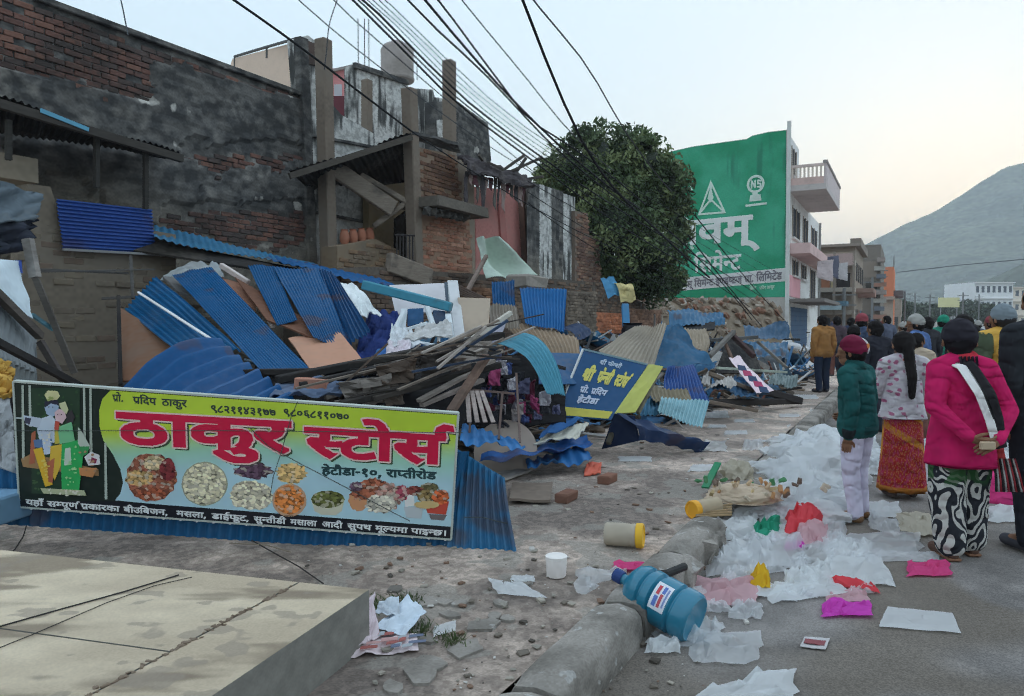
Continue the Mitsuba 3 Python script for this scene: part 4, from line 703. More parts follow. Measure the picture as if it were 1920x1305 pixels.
# ================================================================ the fallen shop signboard
class Board:
    """a flat board: origin, axes and normal; artwork is drawn in its own plane in metres"""
    def __init__(s, o, x, y): s.o, s.x, s.y = np.array(o, float), unit(x), unit(y); s.n = unit(np.cross(s.x, s.y))
    def loc(s, px, py):
        r = ray(px, py); o = np.array([0, 0, H]); t = ((s.o - o) @ s.n) / (r @ s.n); p = o + r * t - s.o; return float(p @ s.x), float(p @ s.y)
    def poly(s, pts): return Polygon([s.loc(*p) for p in pts]).buffer(0)
    def lay(s, shape, out, d=.0012):
        m = extr(shape, d); v = m.vertices.copy(); m.vertices = s.o + v[:, :1] * s.x + v[:, 1:2] * s.y + (out + v[:, 2:3]) * s.n; return m
    def text(s, t, a, b, h, bold=0.0, shear=0.0):
        (u0, v0), (u1, v1) = s.loc(*a), s.loc(*b); q, w = devanagari(t, bold); q = affinity.affine_transform(q, [1, shear, 0, 1, 0, 0])
        k = math.hypot(u1 - u0, v1 - v0) / w; hh = (s.loc(a[0], a[1] - h)[1] - v0) / 62.0; an = math.atan2(v1 - v0, u1 - u0)
        q = affinity.scale(q, k, hh, origin=(0, 0)); q = affinity.rotate(q, an, origin=(0, 0), use_radians=True); return affinity.translate(q, u0, v0)
    def blob(s, cx, cy, rx, ry, n=28, seed=0, rag=0.0, ang=0):
        g = np.random.default_rng(seed); a = np.linspace(0, 2 * np.pi, n, endpoint=False); r = 1 + rag * (g.random(n) - .5)
        c, d = math.cos(ang), math.sin(ang); X, Yp = rx * r * np.cos(a), ry * r * np.sin(a)
        return s.poly([(cx + c * i - d * j, cy + d * i + c * j) for i, j in zip(X, Yp)])
SB = Board([-3.157, 4.75, .370], [.997, -.023, -.069], [.066, -.137, .988])
SW, SH = 2.779, .824
sx_, sy_, so_ = SB.x, SB.y, SB.o
def nut_fn(p, n, uv):
    q = p - mi.Point3f(*so_.tolist()); a = dr.dot(q, mi.Vector3f(*sx_.tolist())); b = dr.dot(q, mi.Vector3f(*sy_.tolist()))
    d1, d2, w = voronoi(a * 44, b * 60); c = pick(uv)
    c = c * (.45 + .95 * w); c = mix(c, c * .22, smoothstep(.55, .85, d1)); return mix(c, (.75, .68, .55), smoothstep(.80, .82, cell_rand(w * 997, 3, 1)) * .45)
bsdf('photo_print', principled(mikit.proc(nut_fn), .35, .4))
def grad_fn(p, n, uv):
    q = p - mi.Point3f(*so_.tolist()); b = dr.dot(q, mi.Vector3f(*sy_.tolist())); a = dr.dot(q, mi.Vector3f(*sx_.tolist()))
    t = b - .06 * a + .03 * dr.sin(a * 3)
    c = mix((.50, .72, .80), (.38, .68, .50), smoothstep(.20, .42, t)); c = mix(c, (.54, .70, .05), smoothstep(.36, .55, t))
    return c * (.90 + .16 * fbm(a * 5, b * 5, 1, 3))
bsdf('gradient_print', principled(mikit.proc(grad_fn), .35, .4))
def prt(shape, out, col, name='print', mat='gloss', dirt=.25, **kw): return add(name, SB.lay(shape, out), mat, sg, col, dirt, **kw)
__plyd = plyd
def plyd(mesh, mat='paint', col=(.5, .5, .5), dirt=.5, smooth=False):
    if mat == 'photo_print':
        m = as_mesh(mesh); c = tuple(round(float(x), 3) for x in col)
        if c not in PAL: PAL.append(c)
        return mikit.ply(m, 'mat_' + mat, uv=np.tile([PAL.index(c) + .5, dirt], (len(m.vertices), 1)))
    return __plyd(mesh, mat, col, dirt, smooth)
sg = thing('shop_sign', 'long green and black shop signboard with big red lettering on the pavement at left', 'sign')
m = bx((0, 0, -.03), (SW, SH, 0)); m.vertices = SB.o + m.vertices @ np.stack([SB.x, SB.y, SB.n]); add('board', m, 'gloss', sg, (.014, .022, .018), .25)
for a, b in (((0, 0), (SW, 0)), ((0, SH), (SW, SH)), ((0, 0), (0, SH)), ((SW, 0), (SW, SH))):
    P = [SB.o + SB.x * q[0] + SB.y * q[1] - SB.n * .012 for q in (a, b)]; add('edge_strip', bar(P[0], P[1], .012, .036, up=SB.n), 'metal', sg, (.42, .46, .42), .4)
main = SB.poly([(207, 732), (192, 748), (186, 770), (187, 800), (194, 826), (212, 852), (226, 880), (231, 905), (226, 925), (216, 938), (300, 946), (846, 988), (858, 779), (500, 753)])
prt(main, .001, (1, 1, 1), 'printed_ground', 'gradient_print')
prt(SB.poly([(36, 938), (218, 940), (846, 990), (846, 1009), (38, 949)]), .003, (.012, .013, .018), 'black_band')
# the big red words: a black shadow, a pale pink outline, red letters
for t, a, b, h in (('ठाकुर', (226, 829), (540, 847), 54), ('स्टोर्स', (575, 853), (828, 869), 50)):
    q = SB.text(t, a, b, h, 3.6); 
    prt(affinity.translate(q.buffer(.006), .014, -.012), .003, (.045, .07, .04), 'lettering_shadow'); prt(q.buffer(.0105), .0045, (.70, .46, .42), 'lettering_outline'); prt(q, .006, (.52, .012, .05), 'lettering', label='big red words outlined in pink')
for t, a, b, h, bo in (('प्रो.', (212, 752), (232, 753), 12, 2.5), ('प्रदिप', (250, 756), (293, 759), 12, 2.5), ('ठाकुर', (304, 760), (350, 763), 12, 2.5), ('९८२११४३१७७', (395, 772), (517, 780), 12, 3), ('९८०६८११०७०', (531, 779), (655, 788), 12, 3)):
    prt(SB.text(t, a, b, h, bo), .003, (.035, .05, .04), 'lettering')
for t, a, b in (('हेटौडा-१०,', (604, 889), (716, 894)), ('राप्तीरोड', (725, 894), (817, 899))): prt(SB.text(t, a, b, 13, 4), .003, (.02, .05, .055), 'lettering')
def bandpt(x): return (x, 945.5 + (x - 50) * .0752)
xs = [(50, 82, 'यहाँ'), (90, 147, 'सम्पूर्ण'), (153, 225, 'प्रकारका'), (233, 316, 'बीउबिजन,'), (332, 388, 'मसला,'), (398, 468, 'ड्राईफ्रुट,'), (477, 536, 'सुन्तीडी'), (545, 594, 'मसाला'), (604, 642, 'आदी'), (652, 696, 'सुपथ'), (704, 764, 'मूल्यमा'), (771, 838, 'पाइन्छ।')]
for x0, x1, t in xs: prt(SB.text(t, bandpt(x0), bandpt(x1), 9.5, 3), .0055, (.62, .63, .62), 'lettering')
for i in range(26): prt(SB.blob(60 + 31 * i, 953.5 + (10 + 31 * i) * .0752, 2.2, 1.4, 8), .0055, (.5, .52, .52), 'eyelet')
# printed dishes of nuts, seeds and spices
def nuts(cx, cy, rx, ry, col, seed, rag=.12, mat='photo_print', out=.003, nm='printed_dish', ang=0, dirt=.3): prt(SB.blob(cx, cy, rx, ry, 36, seed, rag, ang), out, col, nm, mat, dirt)
nuts(284, 895, 47, 45, (.30, .10, .06), 1); nuts(262, 896, 26, 15, (.52, .32, .13), 2, .25, out=.0045); nuts(290, 868, 20, 14, (.58, .44, .26), 3, .25, out=.0045); nuts(284, 926, 26, 12, (.34, .09, .045), 4, .2, out=.0045); nuts(315, 880, 15, 22, (.22, .035, .04), 8, .2, out=.006)
nuts(384, 907, 43, 41, (.30, .30, .20), 5, .03, 'gloss'); nuts(384, 907, 41, 39, (.68, .58, .40), 6, .05, out=.0045)
nuts(476, 882, 34, 16, (.10, .055, .085), 7, .35); nuts(472, 929, 40, 27, (.66, .58, .42), 9, .18)
nuts(547, 887, 28, 19, (.66, .42, .17), 10, .3)
nuts(543, 938, 32, 31, (.50, .30, .18), 11, .02, 'gloss'); nuts(543, 937, 28, 27, (.62, .20, .05), 12, .06, out=.0045)
prt(SB.poly([(584, 938), (590, 958), (602, 965), (630, 966), (641, 958), (646, 938)]), .003, (.52, .50, .38), 'printed_dish'); nuts(615, 936, 31, 16, (.13, .14, .04), 13, .05, out=.0045)
nuts(672, 938, 18, 20, (.55, .26, .13), 14, .2, 'gloss'); nuts(690, 916, 33, 17, (.32, .10, .055), 15, .35, ang=-.4, out=.0045); nuts(730, 930, 26, 24, (.42, .22, .18), 16, .35, out=.0048); nuts(714, 945, 30, 17, (.60, .55, .45), 17, .3, out=.006); nuts(668, 912, 12, 9, (.16, .09, .13), 18, .3, out=.006); nuts(755, 924, 12, 14, (.32, .06, .09), 19, .3, out=.006)
for pts, c, o in (([(757, 950), (762, 970), (790, 973), (794, 950)], (.42, .45, .46), .003), ([(796, 945), (802, 962), (836, 965), (842, 940)], (.46, .06, .04), .0045), ([(804, 964), (808, 974), (832, 976), (838, 966)], (.14, .12, .12), .003), ([(758, 930), (776, 926), (778, 948), (760, 950)], (.66, .63, .60), .0048)): prt(SB.poly(pts), o, c, 'printed_dish')
nuts(778, 920, 18, 9, (.20, .05, .04), 20, .2, out=.006); nuts(805, 914, 17, 9, (.13, .11, .05), 21, .2, out=.006); nuts(798, 930, 16, 12, (.22, .15, .06), 22, .2, out=.007); nuts(826, 932, 16, 14, (.55, .12, .04), 23, .2, out=.008); nuts(800, 946, 24, 7, (.50, .36, .16), 24, .2, 'gloss', .0085)
# the dark panel at the left: two garlanded seated figures on a swing between thin white pillars
def fig(pts, c, o=.003, nm='printed_figure'): prt(SB.poly(pts), o, c, nm)
fig([(58, 728), (150, 726), (150, 930), (60, 925)], (.022, .045, .026), .0018)
for x, y0, y1 in ((43, 722, 862), (56, 722, 800), (158, 726, 842), (170, 728, 866), (198, 830, 936)): fig([(x - 2, y0), (x + 2, y0), (x + 4, y1), (x - 1, y1)], (.36, .40, .35), .003, 'printed_pillar')
fig([(28, 782), (75, 783), (75, 786), (28, 785)], (.4, .45, .45)); fig([(40, 860), (60, 850), (185, 880), (186, 892), (120, 885), (44, 875)], (.30, .17, .08))
FG = [([(84, 740), (90, 732), (108, 733), (113, 742), (106, 752), (90, 752)], (.55, .52, .28)), ([(84, 764), (90, 752), (104, 751), (111, 762), (108, 776), (98, 782), (88, 776)], (.30, .38, .50)), ([(84, 752), (108, 749), (112, 760), (96, 756), (85, 764)], (.03, .03, .05)),
      ([(78, 784), (96, 778), (108, 790), (110, 812), (102, 830), (76, 828), (70, 806)], (.46, .52, .60)), ([(44, 778), (80, 784), (74, 802), (50, 796)], (.42, .47, .55)), ([(48, 782), (60, 784), (56, 796), (48, 792)], (.05, .05, .08)),
      ([(68, 806), (60, 812), (56, 870), (66, 868)], (.36, .11, .06)), ([(64, 824), (98, 822), (100, 842), (66, 838)], (.09, .16, .30)), ([(78, 806), (94, 806), (98, 850), (84, 852)], (.45, .50, .60)),
      ([(64, 842), (80, 838), (100, 908), (86, 912)], (.62, .38, .035)), ([(96, 836), (118, 832), (122, 856), (104, 900), (94, 880)], (.58, .38, .05)), ([(90, 866), (104, 858), (100, 905), (92, 902)], (.40, .12, .06)), ([(104, 800), (114, 796), (118, 830), (104, 832)], (.45, .38, .06)),
      ([(104, 772), (112, 766), (122, 768), (126, 782), (118, 794), (106, 788)], (.60, .42, .45)), ([(112, 756), (124, 752), (130, 768), (126, 776), (116, 766)], (.50, .50, .30)), ([(126, 776), (136, 768), (142, 782), (134, 800), (126, 790)], (.04, .035, .04)),
      ([(110, 800), (136, 790), (142, 826), (114, 832)], (.16, .42, .22)), ([(118, 832), (148, 824), (158, 850), (150, 920), (118, 918), (116, 870)], (.03, .34, .09)), ([(124, 840), (134, 838), (136, 870), (122, 872)], (.46, .52, .44)), ([(148, 800), (154, 806), (172, 838), (160, 850), (148, 830)], (.42, .46, .40)), ([(150, 836), (170, 836), (166, 850), (154, 856)], (.04, .24, .08)),
      ([(160, 856), (172, 846), (188, 852), (190, 870), (168, 872)], (.58, .56, .56)), ([(174, 856), (184, 860), (182, 868), (172, 866)], (.22, .03, .07)), ([(150, 876), (184, 876), (176, 894), (152, 890)], (.46, .20, .08)), ([(78, 914), (160, 918), (164, 928), (84, 924)], (.40, .42, .26)), ([(106, 788), (114, 790), (112, 806), (104, 804)], (.42, .07, .05))]
for i, (p, c) in enumerate(FG): fig(p, c, .003 + .0004 * i)
gq = np.random.default_rng(17)
for nm_, reg, c_, n_ in (('flower', [(78, 806), (98, 806), (104, 850), (84, 852)], (.62, .58, .48), 10), ('flower', [(92, 736), (106, 736), (106, 750), (92, 750)], (.30, .34, .12), 7), ('flower', [(118, 836), (150, 830), (152, 915), (118, 915)], (.30, .55, .26), 16), ('flower', [(64, 842), (104, 842), (104, 905), (84, 905)], (.68, .50, .12), 14), ('flower', [(78, 914), (160, 918), (164, 930), (84, 926)], (.60, .58, .48), 16), ('leaf_print', [(62, 732), (148, 730), (148, 800), (62, 790)], (.03, .075, .03), 26), ('leaf_print', [(60, 880), (78, 880), (78, 922), (60, 920)], (.05, .10, .04), 8), ('bead', [(150, 838), (186, 838), (186, 892), (160, 892)], (.35, .20, .12), 10)):
    A_ = np.array(reg, float); 
    bl = []
    for _ in range(n_):
        w_ = gq.dirichlet(np.ones(len(A_))); q_ = w_ @ A_; bl.append(SB.blob(q_[0], q_[1], 1.2 + 2.2 * gq.random(), 1.0 + 1.8 * gq.random(), 7, int(gq.integers(999)), .4))
    prt(unary_union(bl), .0022 if nm_ == 'leaf_print' else .0155, c_, 'printed_' + nm_, kind='stuff')
for q_ in ((94, 762, 1.4), (102, 762, 1.4), (111, 776, 1.2), (118, 776, 1.2)): prt(SB.blob(q_[0], q_[1], q_[2], .9, 8), .0155, (.05, .03, .03), 'printed_eye')
# blue corrugated sheet that the board leans on, sticking out below and to the right
c = [at(-60, 978, 4.86), at(848, 1040, 4.72), at(880, 846, 4.80), at(-60, 880, 4.9)]
add('corrugated_sheet', corrugated(c, 46, .013, dent=.015, seed=2), 'gloss', col=(.012, .085, .19), dirt=.45, smooth=40, label='long blue corrugated sheet showing as a strip below the fallen signboard', cat='metal sheet')
c = [at(838, 1030, 4.70), at(970, 1044, 4.58), at(946, 896, 4.74), at(858, 842, 4.86)]
add('corrugated_sheet', corrugated(c, 8.5, .014, bend=lambda u, v: .02 * np.sin(v * 3), dent=.02, seed=4), 'gloss', col=(.022, .12, .24), dirt=.5, smooth=40, label='blue corrugated sheet end sticking out to the right of the fallen signboard', cat='metal sheet')
for i, (pts, r, l) in enumerate(((((30, 806), (300, 806), (420, 806), (868, 810)), .0022, 'thin straight wire stretched across the fallen signboard at the middle'), (((560, 752), (548, 780), (530, 845), (515, 890), (508, 930)), .0025, 'thin wire hanging down the middle of the fallen signboard'), (((470, 800), (505, 835), (560, 865), (650, 912), (740, 960), (770, 975)), .0025, 'thin wire slanting down to the right over the printed spices'), (((870, 968), (905, 968), (935, 976), (955, 980)), .003, 'short dark wire on the blue sheet right of the signboard'))):
    add('loose_wire', tube([SB.o + SB.x * SB.loc(*q)[0] + SB.y * SB.loc(*q)[1] + SB.n * .022 for q in pts], r, 5), 'paint', col=(.05, .06, .06), dirt=.1, label=l, cat='wire')
# ---- the tilted blue sign in the heap
Q = dict(bl=at(1042, 779, 7.75), br=at(1146, 787, 7.75), tr=at(1214, 684, 8.25), tl=at(1093, 655, 8.3))
bs = thing('blue_sign', 'tilted navy blue shop sign with yellow lettering lying on the heap', 'sign')
def BP(u, v, out): 
    p = (1 - u) * (1 - v) * Q['bl'] + u * (1 - v) * Q['br'] + u * v * Q['tr'] + (1 - u) * v * Q['tl']; return p + BN * out
BN = unit(np.cross(Q['br'] - Q['bl'], Q['tl'] - Q['bl'])); BN = BN if BN[1] < 0 else -BN
def blay(shape, out, d=.002):
    m = extr(shape, d); m.vertices = np.array([BP(v[0], v[1], out + v[2]) for v in m.vertices]); m.fix_normals(); return m
add('board', blay(sbox(0, 0, 1, 1), -.02, .02), 'gloss', bs, (.016, .065, .155), .3)
add('edge_strip', bar(BP(0, 0, .005), BP(0, 1, .005), .02, .02), 'metal', bs, (.55, .56, .55), .3); add('edge_strip', bar(BP(0, 1, .005), BP(1, 1, .005), .016, .02), 'metal', bs, (.20, .30, .34), .3)
add('yellow_band', blay(sbox(0.01, .01, .94, .13), .002), 'gloss', bs, (.44, .40, .07), .4)
for t, x0, x1, y0, y1, c, bo in (('श्री फेन्सी', .32, .66, .84, .90, (.35, .42, .50), 3), ('श्री', .16, .32, .56, .72, (.50, .46, .11), 6), ('फेन्सी', .40, .62, .56, .72, (.50, .46, .11), 6), ('स्टोर्स', .68, .88, .56, .72, (.50, .46, .11), 6), ('प्रो. प्रदिप', .22, .66, .37, .45, (.42, .46, .55), 4), ('हेटौडा', .25, .60, .22, .30, (.42, .46, .55), 4)):
    add('lettering', blay(fit_text(t, x0, x1, y0, y1, bo), .002), 'gloss', bs, c, .3)
c = [at(1152, 775, 7.8), at(1192, 772, 7.85), at(1243, 688, 8.3), at(1216, 684, 8.28)]
add('sign_board', flat_sheet(c, .02, nu=4, nv=6, dent=.02), 'gloss', col=(.40, .41, .10), dirt=.6, label='narrow yellow green sign leaning against the right edge of the navy sign', cat='sign')
# ================================================================ the wrecked stalls: sheets, boards and timber
BLUE, BLUE2, NAVY, TEAL, RUST = (.002, .066, .172), (.004, .078, .185), (.016, .045, .15), (.07, .25, .33), (.26, .19, .13)
def sheet(label, c, waves, amp=.012, col=BLUE, dirt=.5, mat='gloss', dent=.03, bend=None, nv=8, name='corrugated_sheet', cat='metal sheet', shape=None, **kw):
    global _sd; _sd += 1
    return add(name, corrugated(px4(*c), waves, amp, bend, nv, dent=dent, seed=_sd, shape=shape), mat, col=col, dirt=dirt, smooth=40, label=label, cat=cat, **kw)
def board(label, c, col, th=.015, dirt=.5, mat='paint', dent=.012, bend=None, name='board', cat='board', nu=10, freq=3, smooth=30):
    global _sd; _sd += 1
    return add(name, flat_sheet(px4(*c), th, bend, nu, nu, dent, _sd, freq), mat, col=col, dirt=dirt, smooth=smooth, label=label, cat=cat)
def beam(label, a, b, w, col=(.10, .085, .07), h=None, name='timber', cat='timber', dirt=.5, mat='wood_mix', group=None):
    return add(name, bar(at(*a), at(*b), w, h, r=min(w, h or w) * .12), mat, col=col, dirt=dirt, label=label, cat=cat, group=group)
_sd = 10
# hanging on the walls
sheet('blue slatted metal panel fixed flat on the mud wall at left', [(118, 466, 8.3), (105, 373, 8.25), (285, 393, 9.25), (291, 476, 9.3)], 13, .016, (.03, .075, .26), .3, dent=.01)
k = 'shutter_frame'
beam('thin metal rail under the blue slatted panel', (118, 468, 8.25), (345, 480, 9.6), .03, (.20, .21, .22), mat='metal', name='rail', cat='rail')
sheet('long low blue roof sheet running right from the slatted panel', [(288, 446, 9.0), (610, 512, 11.6), (590, 494, 12.4), (288, 427, 10.0)], 26, .012, (.03, .13, .23), .5, dent=.05)
sheet('second blue roof sheet at the far end of the long low roof', [(520, 492, 10.2), (770, 548, 11.0), (720, 524, 11.8), (500, 478, 11.2)], 16, .012, (.012, .08, .21), .5, dent=.05)
board('dark sagging ceiling board under the long low blue roof', [(300, 452, 9.3), (560, 505, 11.2), (575, 520, 10.4), (250, 470, 9.0)], (.02, .018, .017), .03)
for i, (a, b, w) in enumerate((((245, 480, 8.6), (249, 560, 8.4), .035), ((192, 560, 8.4), (245, 557, 8.3), .03), ((65, 505, 7.5), (240, 512, 8.5), .025), ((65, 510, 7.4), (290, 505, 8.8), .015))):
    beam(['thin grey upright below the blue slatted panel', 'short dark stick pointing left from the striped sheet', 'dark horizontal bar across the mud wall', 'thin rod across the mud wall above the dark bar'][i], a, b, w, (.09, .085, .08), name='rod', cat='rod')
# the great blue roof panels
sheet('blue roof panel with a white strip lying down its left part', [(345, 668, 6.5), (452, 655, 6.7), (290, 516, 8.4), (232, 578, 8.0)], 9, .014, BLUE2, .45, dent=.04)
add('flashing_strip', bar(at(259, 548, 7.95), at(410, 645, 6.52), .022, .018, up=(0, -1, 1)), 'paint', col=(.70, .72, .72), dirt=.3, label='white strip lying down the striped blue roof panel', cat='strip')
sheet('broad smooth blue roof panel sliding down in the middle of the heap', [(490, 697, 6.4), (582, 693, 6.6), (396, 500, 8.7), (322, 514, 8.5)], 16, .005, (.002, .068, .178), .4, dent=.025)
sheet('narrow blue roof panel left of the fan shaped one', [(520, 612, 7.5), (558, 602, 7.6), (515, 498, 9.0), (465, 498, 8.9)], 10, .006, (.002, .066, .172), .45, dent=.02)
sheet('wide blue roof panel fanning out above the bare plywood', [(588, 634, 7.2), (655, 650, 7.2), (600, 505, 9.0), (512, 500, 8.9)], 14, .006, (.002, .062, .165), .45, dent=.02)
sheet('dark ribbed blue panel on the right side of the fan', [(652, 650, 7.22), (694, 620, 7.4), (628, 516, 9.0), (598, 505, 9.0)], 6, .014, (.005, .046, .125), .45, dent=.03)
sheet('deeply rippled blue sheet bulging up just behind the signboard', [(210, 748, 5.7), (470, 800, 5.2), (560, 752, 5.7), (412, 640, 6.6)], 8, .034, (.002, .060, .175), .35, dent=.04, nv=14, bend=lambda u, v: .16 * np.sin(np.pi * v) * (1 - u) ** 2)
board('reddish brown plywood panel standing at the left end of the heap', [(224, 716, 6.7), (330, 712, 6.4), (352, 655, 7.0), (222, 576, 7.9)], (.17, .085, .05), .02)
beam('dark upright pole at the left end of the heap', (222, 555, 7.6), (226, 722, 6.6), .035, (.02, .018, .018), name='rod', cat='rod')
board('bare pinkish plywood sheet below the fan of blue panels', [(585, 700, 6.5), (688, 686, 6.6), (636, 622, 7.5), (540, 634, 7.4)], (.42, .22, .145), .015, .45, dent=.02)
board('stained brown plywood between the middle and narrow blue panels', [(500, 600, 7.6), (600, 640, 7.3), (575, 600, 7.7), (440, 520, 8.8)], (.14, .065, .04), .015, .7)
board('red brown board lying under the top of the middle blue panel', [(436, 556, 8.4), (480, 582, 8.1), (474, 538, 8.8), (404, 518, 9.0)], (.27, .13, .085), .015)
board('pale ragged boards along the top of the striped panel', [(300, 522, 8.7), (420, 520, 8.9), (410, 496, 9.2), (360, 490, 9.2)], (.30, .33, .34), .02, .6, dent=.06, freq=7)
beam('white stick at the top of the middle blue panel', (414, 497, 9.0), (466, 530, 8.8), .06, (.52, .45, .42), mat='paint'); beam('white stick beside the narrow blue panel', (478, 552, 8.4), (512, 612, 7.6), .045, (.52, .44, .40), mat='paint')
board('grey lintel board between the striped and middle panels', [(330, 545, 8.3), (362, 560, 8.2), (330, 520, 8.8), (305, 520, 8.7)], (.12, .12, .12), .03)
# the black timbers in front
for i, (a, b, w, h, c) in enumerate((((300, 700, 6.1), (760, 694, 6.3), .10, .05, (.022, .02, .02)), ((520, 712, 6.0), (940, 628, 7.0), .16, .06, (.022, .02, .019)), ((610, 745, 5.8), (900, 660, 6.8), .05, .04, (.26, .22, .19)), ((560, 722, 5.9), (910, 652, 6.7), .10, .05, (.03, .027, .026)), ((640, 758, 5.7), (935, 684, 6.4), .12, .05, (.025, .022, .02)), ((785, 752, 5.8), (925, 676, 6.4), .06, .03, (.28, .24, .21)), ((790, 760, 5.8), (905, 712, 6.2), .06, .03, (.24, .20, .175)), ((845, 772, 5.7), (912, 668, 6.2), .07, .05, (.17, .11, .085)), ((700, 748, 5.75), (880, 700, 6.3), .07, .04, (.05, .042, .036)))):
    beam(['long black beam under the feet of the blue roof panels', 'widest black plank slanting up to the teal sheet', 'thin pale batten above the signboard', 'black plank just under the widest one', 'lowest black plank over the right half of the signboard', 'upper pale plank of the bundle near the right end of the signboard', 'lower pale plank of the bundle near the right end of the signboard', 'reddish timber leaning across the pale planks', 'dark batten between the black planks'][i], a, b, w, c, h)
g = np.random.default_rng(91); bt = {}
for i in range(70):
    px, py = 560 + 400 * g.random(), 0; py = 770 - .30 * (px - 560) - 60 * g.random() + 10; Y = 5.75 + 1.0 * g.random(); p = at(px, py, Y); L = .2 + .5 * g.random(); an = .33 + g.normal(0, .35); d_ = np.array([math.cos(an), .35 + .3 * g.normal(), math.sin(an) * .8]); bt.setdefault(int(g.integers(5)), []).append(bar(p - d_ * L * .5, p + d_ * L * .5, .012 + .03 * g.random(), .008 + .012 * g.random()) if i % 4 else flat_sheet([p, p + [L * .6, .1, .05], p + [L * .5, .15, -.12], p + [.05, 0, -.15]], .006, nu=6, nv=6, dent=.09, seed=i))
for c_, ms in bt.items(): add('splinters', ms, 'wood_mix', col=[(.05, .042, .038), (.20, .16, .13), (.12, .085, .065), (.30, .26, .23), (.03, .05, .09)][c_], dirt=.5, kind='stuff', label=['black', 'tan', 'brown', 'pale', 'dark blue'][c_] + ' splinters and rags caught among the black planks', cat='splinters')
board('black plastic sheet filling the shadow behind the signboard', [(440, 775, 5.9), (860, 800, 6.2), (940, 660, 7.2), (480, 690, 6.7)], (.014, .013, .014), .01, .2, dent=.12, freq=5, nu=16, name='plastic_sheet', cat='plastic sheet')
board('crumpled rag of pale blue film lying on the rippled sheet', [(505, 742, 5.7), (660, 742, 5.8), (690, 700, 6.2), (520, 716, 6.0)], (.10, .14, .22), .006, .5, dent=.06, freq=8, nu=18, name='film_rag', cat='plastic sheet')
add('coloured_box', rough_block(.26, .14, .10, .01, 4, .012).apply_translation(at(585, 722, 5.95)), 'paint', col=(.36, .16, .11), dirt=.7, label='crushed orange and white carton in the shadow above the signboard', cat='box')
for i in range(4): beam(f'{["first","second","third","last"][i]} pale slat from the left in the fan hanging right of the signboard', (876 + 9 * i, 733, 6.0), (880 + 15 * i, 792, 5.8), .035, (.40, .33, .30), .012, name='slat', cat='slat')
# navy tarpaulins, frames and white panels in the middle
board('navy tarpaulin hanging right of the fan of blue panels', [(655, 694, 7.0), (775, 690, 7.2), (745, 585, 8.6), (690, 585, 8.6)], (.018, .035, .14), .008, .4, mat='cloth', dent=.09, freq=6, nu=20, name='tarpaulin', cat='tarpaulin')
board('bright blue plastic sheet at the foot of the navy tarpaulin', [(688, 690, 6.9), (800, 672, 7.2), (792, 648, 7.6), (712, 654, 7.5)], (.03, .12, .33), .008, .4, dent=.06, freq=6, nu=14, name='plastic_sheet', cat='plastic sheet')
board('white crumpled sheet lying on the right side of the blue fan', [(675, 590, 7.9), (716, 590, 7.9), (668, 535, 8.9), (630, 528, 8.9)], (.62, .68, .72), .008, .3, dent=.06, freq=6, nu=14, name='plastic_sheet', cat='plastic sheet')
beam('long teal box beam slanting across the white panel', (682, 534, 8.2), (846, 576, 8.0), .13, (.05, .22, .30), .10, mat='gloss', name='metal_beam', cat='beam')
board('white ribbed door panel behind the teal beam', [(742, 590, 8.6), (842, 584, 8.6), (838, 532, 8.8), (730, 536, 8.8)], (.64, .62, .64), .03, .3, name='door_panel', cat='panel')
beam('upright white post right of the white door panel', (848, 528, 8.5), (862, 640, 8.0), .12, (.62, .62, .63), .06, mat='paint', name='post', cat='post'); beam('thin dark post along the white post', (836, 530, 8.45), (842, 596, 8.3), .035, (.10, .13, .16), mat='paint', name='post', cat='post')
k = thing('window_frame', 'white and blue broken window frame in the middle of the heap', 'window')
for a, b, w in (((758, 580, 7.9), (754, 625, 7.7), .06), ((754, 620, 7.7), (800, 606, 7.8), .05), ((800, 575, 7.9), (812, 610, 7.8), .05), ((735, 630, 7.6), (758, 584, 7.8), .05), ((840, 590, 7.9), (852, 668, 7.5), .06), ((775, 640, 7.5), (850, 655, 7.4), .05)): add('bar', bar(at(*a), at(*b), w, .03), 'paint', k, (.58, .62, .64), .4)
add('pane', flat_sheet(px4((764, 612, 7.85), (794, 604, 7.9), (794, 578, 8.0), (764, 580, 7.95)), .01), 'gloss', k, (.02, .08, .18), .2); add('pane', flat_sheet(px4((812, 606, 7.85), (836, 606, 7.9), (834, 584, 8.0), (812, 582, 7.95)), .01), 'gloss', k, (.03, .06, .11), .2)
for i, (c, col, l) in enumerate((([(728, 650, 7.3), (800, 648, 7.4), (760, 612, 7.7), (734, 610, 7.7)], (.58, .60, .62), 'white torn film hanging left of the broken window frame'), ([(755, 640, 7.4), (848, 632, 7.6), (846, 604, 7.8), (790, 608, 7.8)], (.50, .49, .48), 'greyish white crumpled film below the broken window frame'), ([(722, 668, 7.1), (770, 664, 7.1), (770, 640, 7.4), (728, 640, 7.4)], (.62, .56, .60), 'pinkish white paper bundle at the foot of the broken window frame'), ([(800, 672, 7.1), (900, 668, 7.2), (918, 622, 7.5), (850, 640, 7.4)], (.62, .62, .56), 'cream board lying right of the broken window frame'))):
    board(l, c, col, .006, .4, dent=.07, freq=7, nu=18, name='film_sheet', cat='plastic sheet')
beam('long pale stick pointing up right over the cream board', (838, 668, 7.0), (958, 586, 7.6), .045, (.48, .44, .38), mat='paint')
board('plain beige board standing beside the white post', [(868, 626, 8.2), (916, 618, 8.3), (919, 560, 8.4), (858, 558, 8.3)], (.50, .40, .31), .02, .3)
for i in range(5): beam(f'rusty reinforcing rod number {["one","two","three","four","five"][i]} from the top by the beige board', (862, 536 + 4 * i, 8.9), (912, 560 + 3 * i, 9.2), .018, (.12, .085, .07), name='rod', cat='rod')
beam('brown pole leaning up beside the pale green tarpaulin', (876, 546, 9.5), (912, 480, 10.5), .05, (.16, .12, .10))
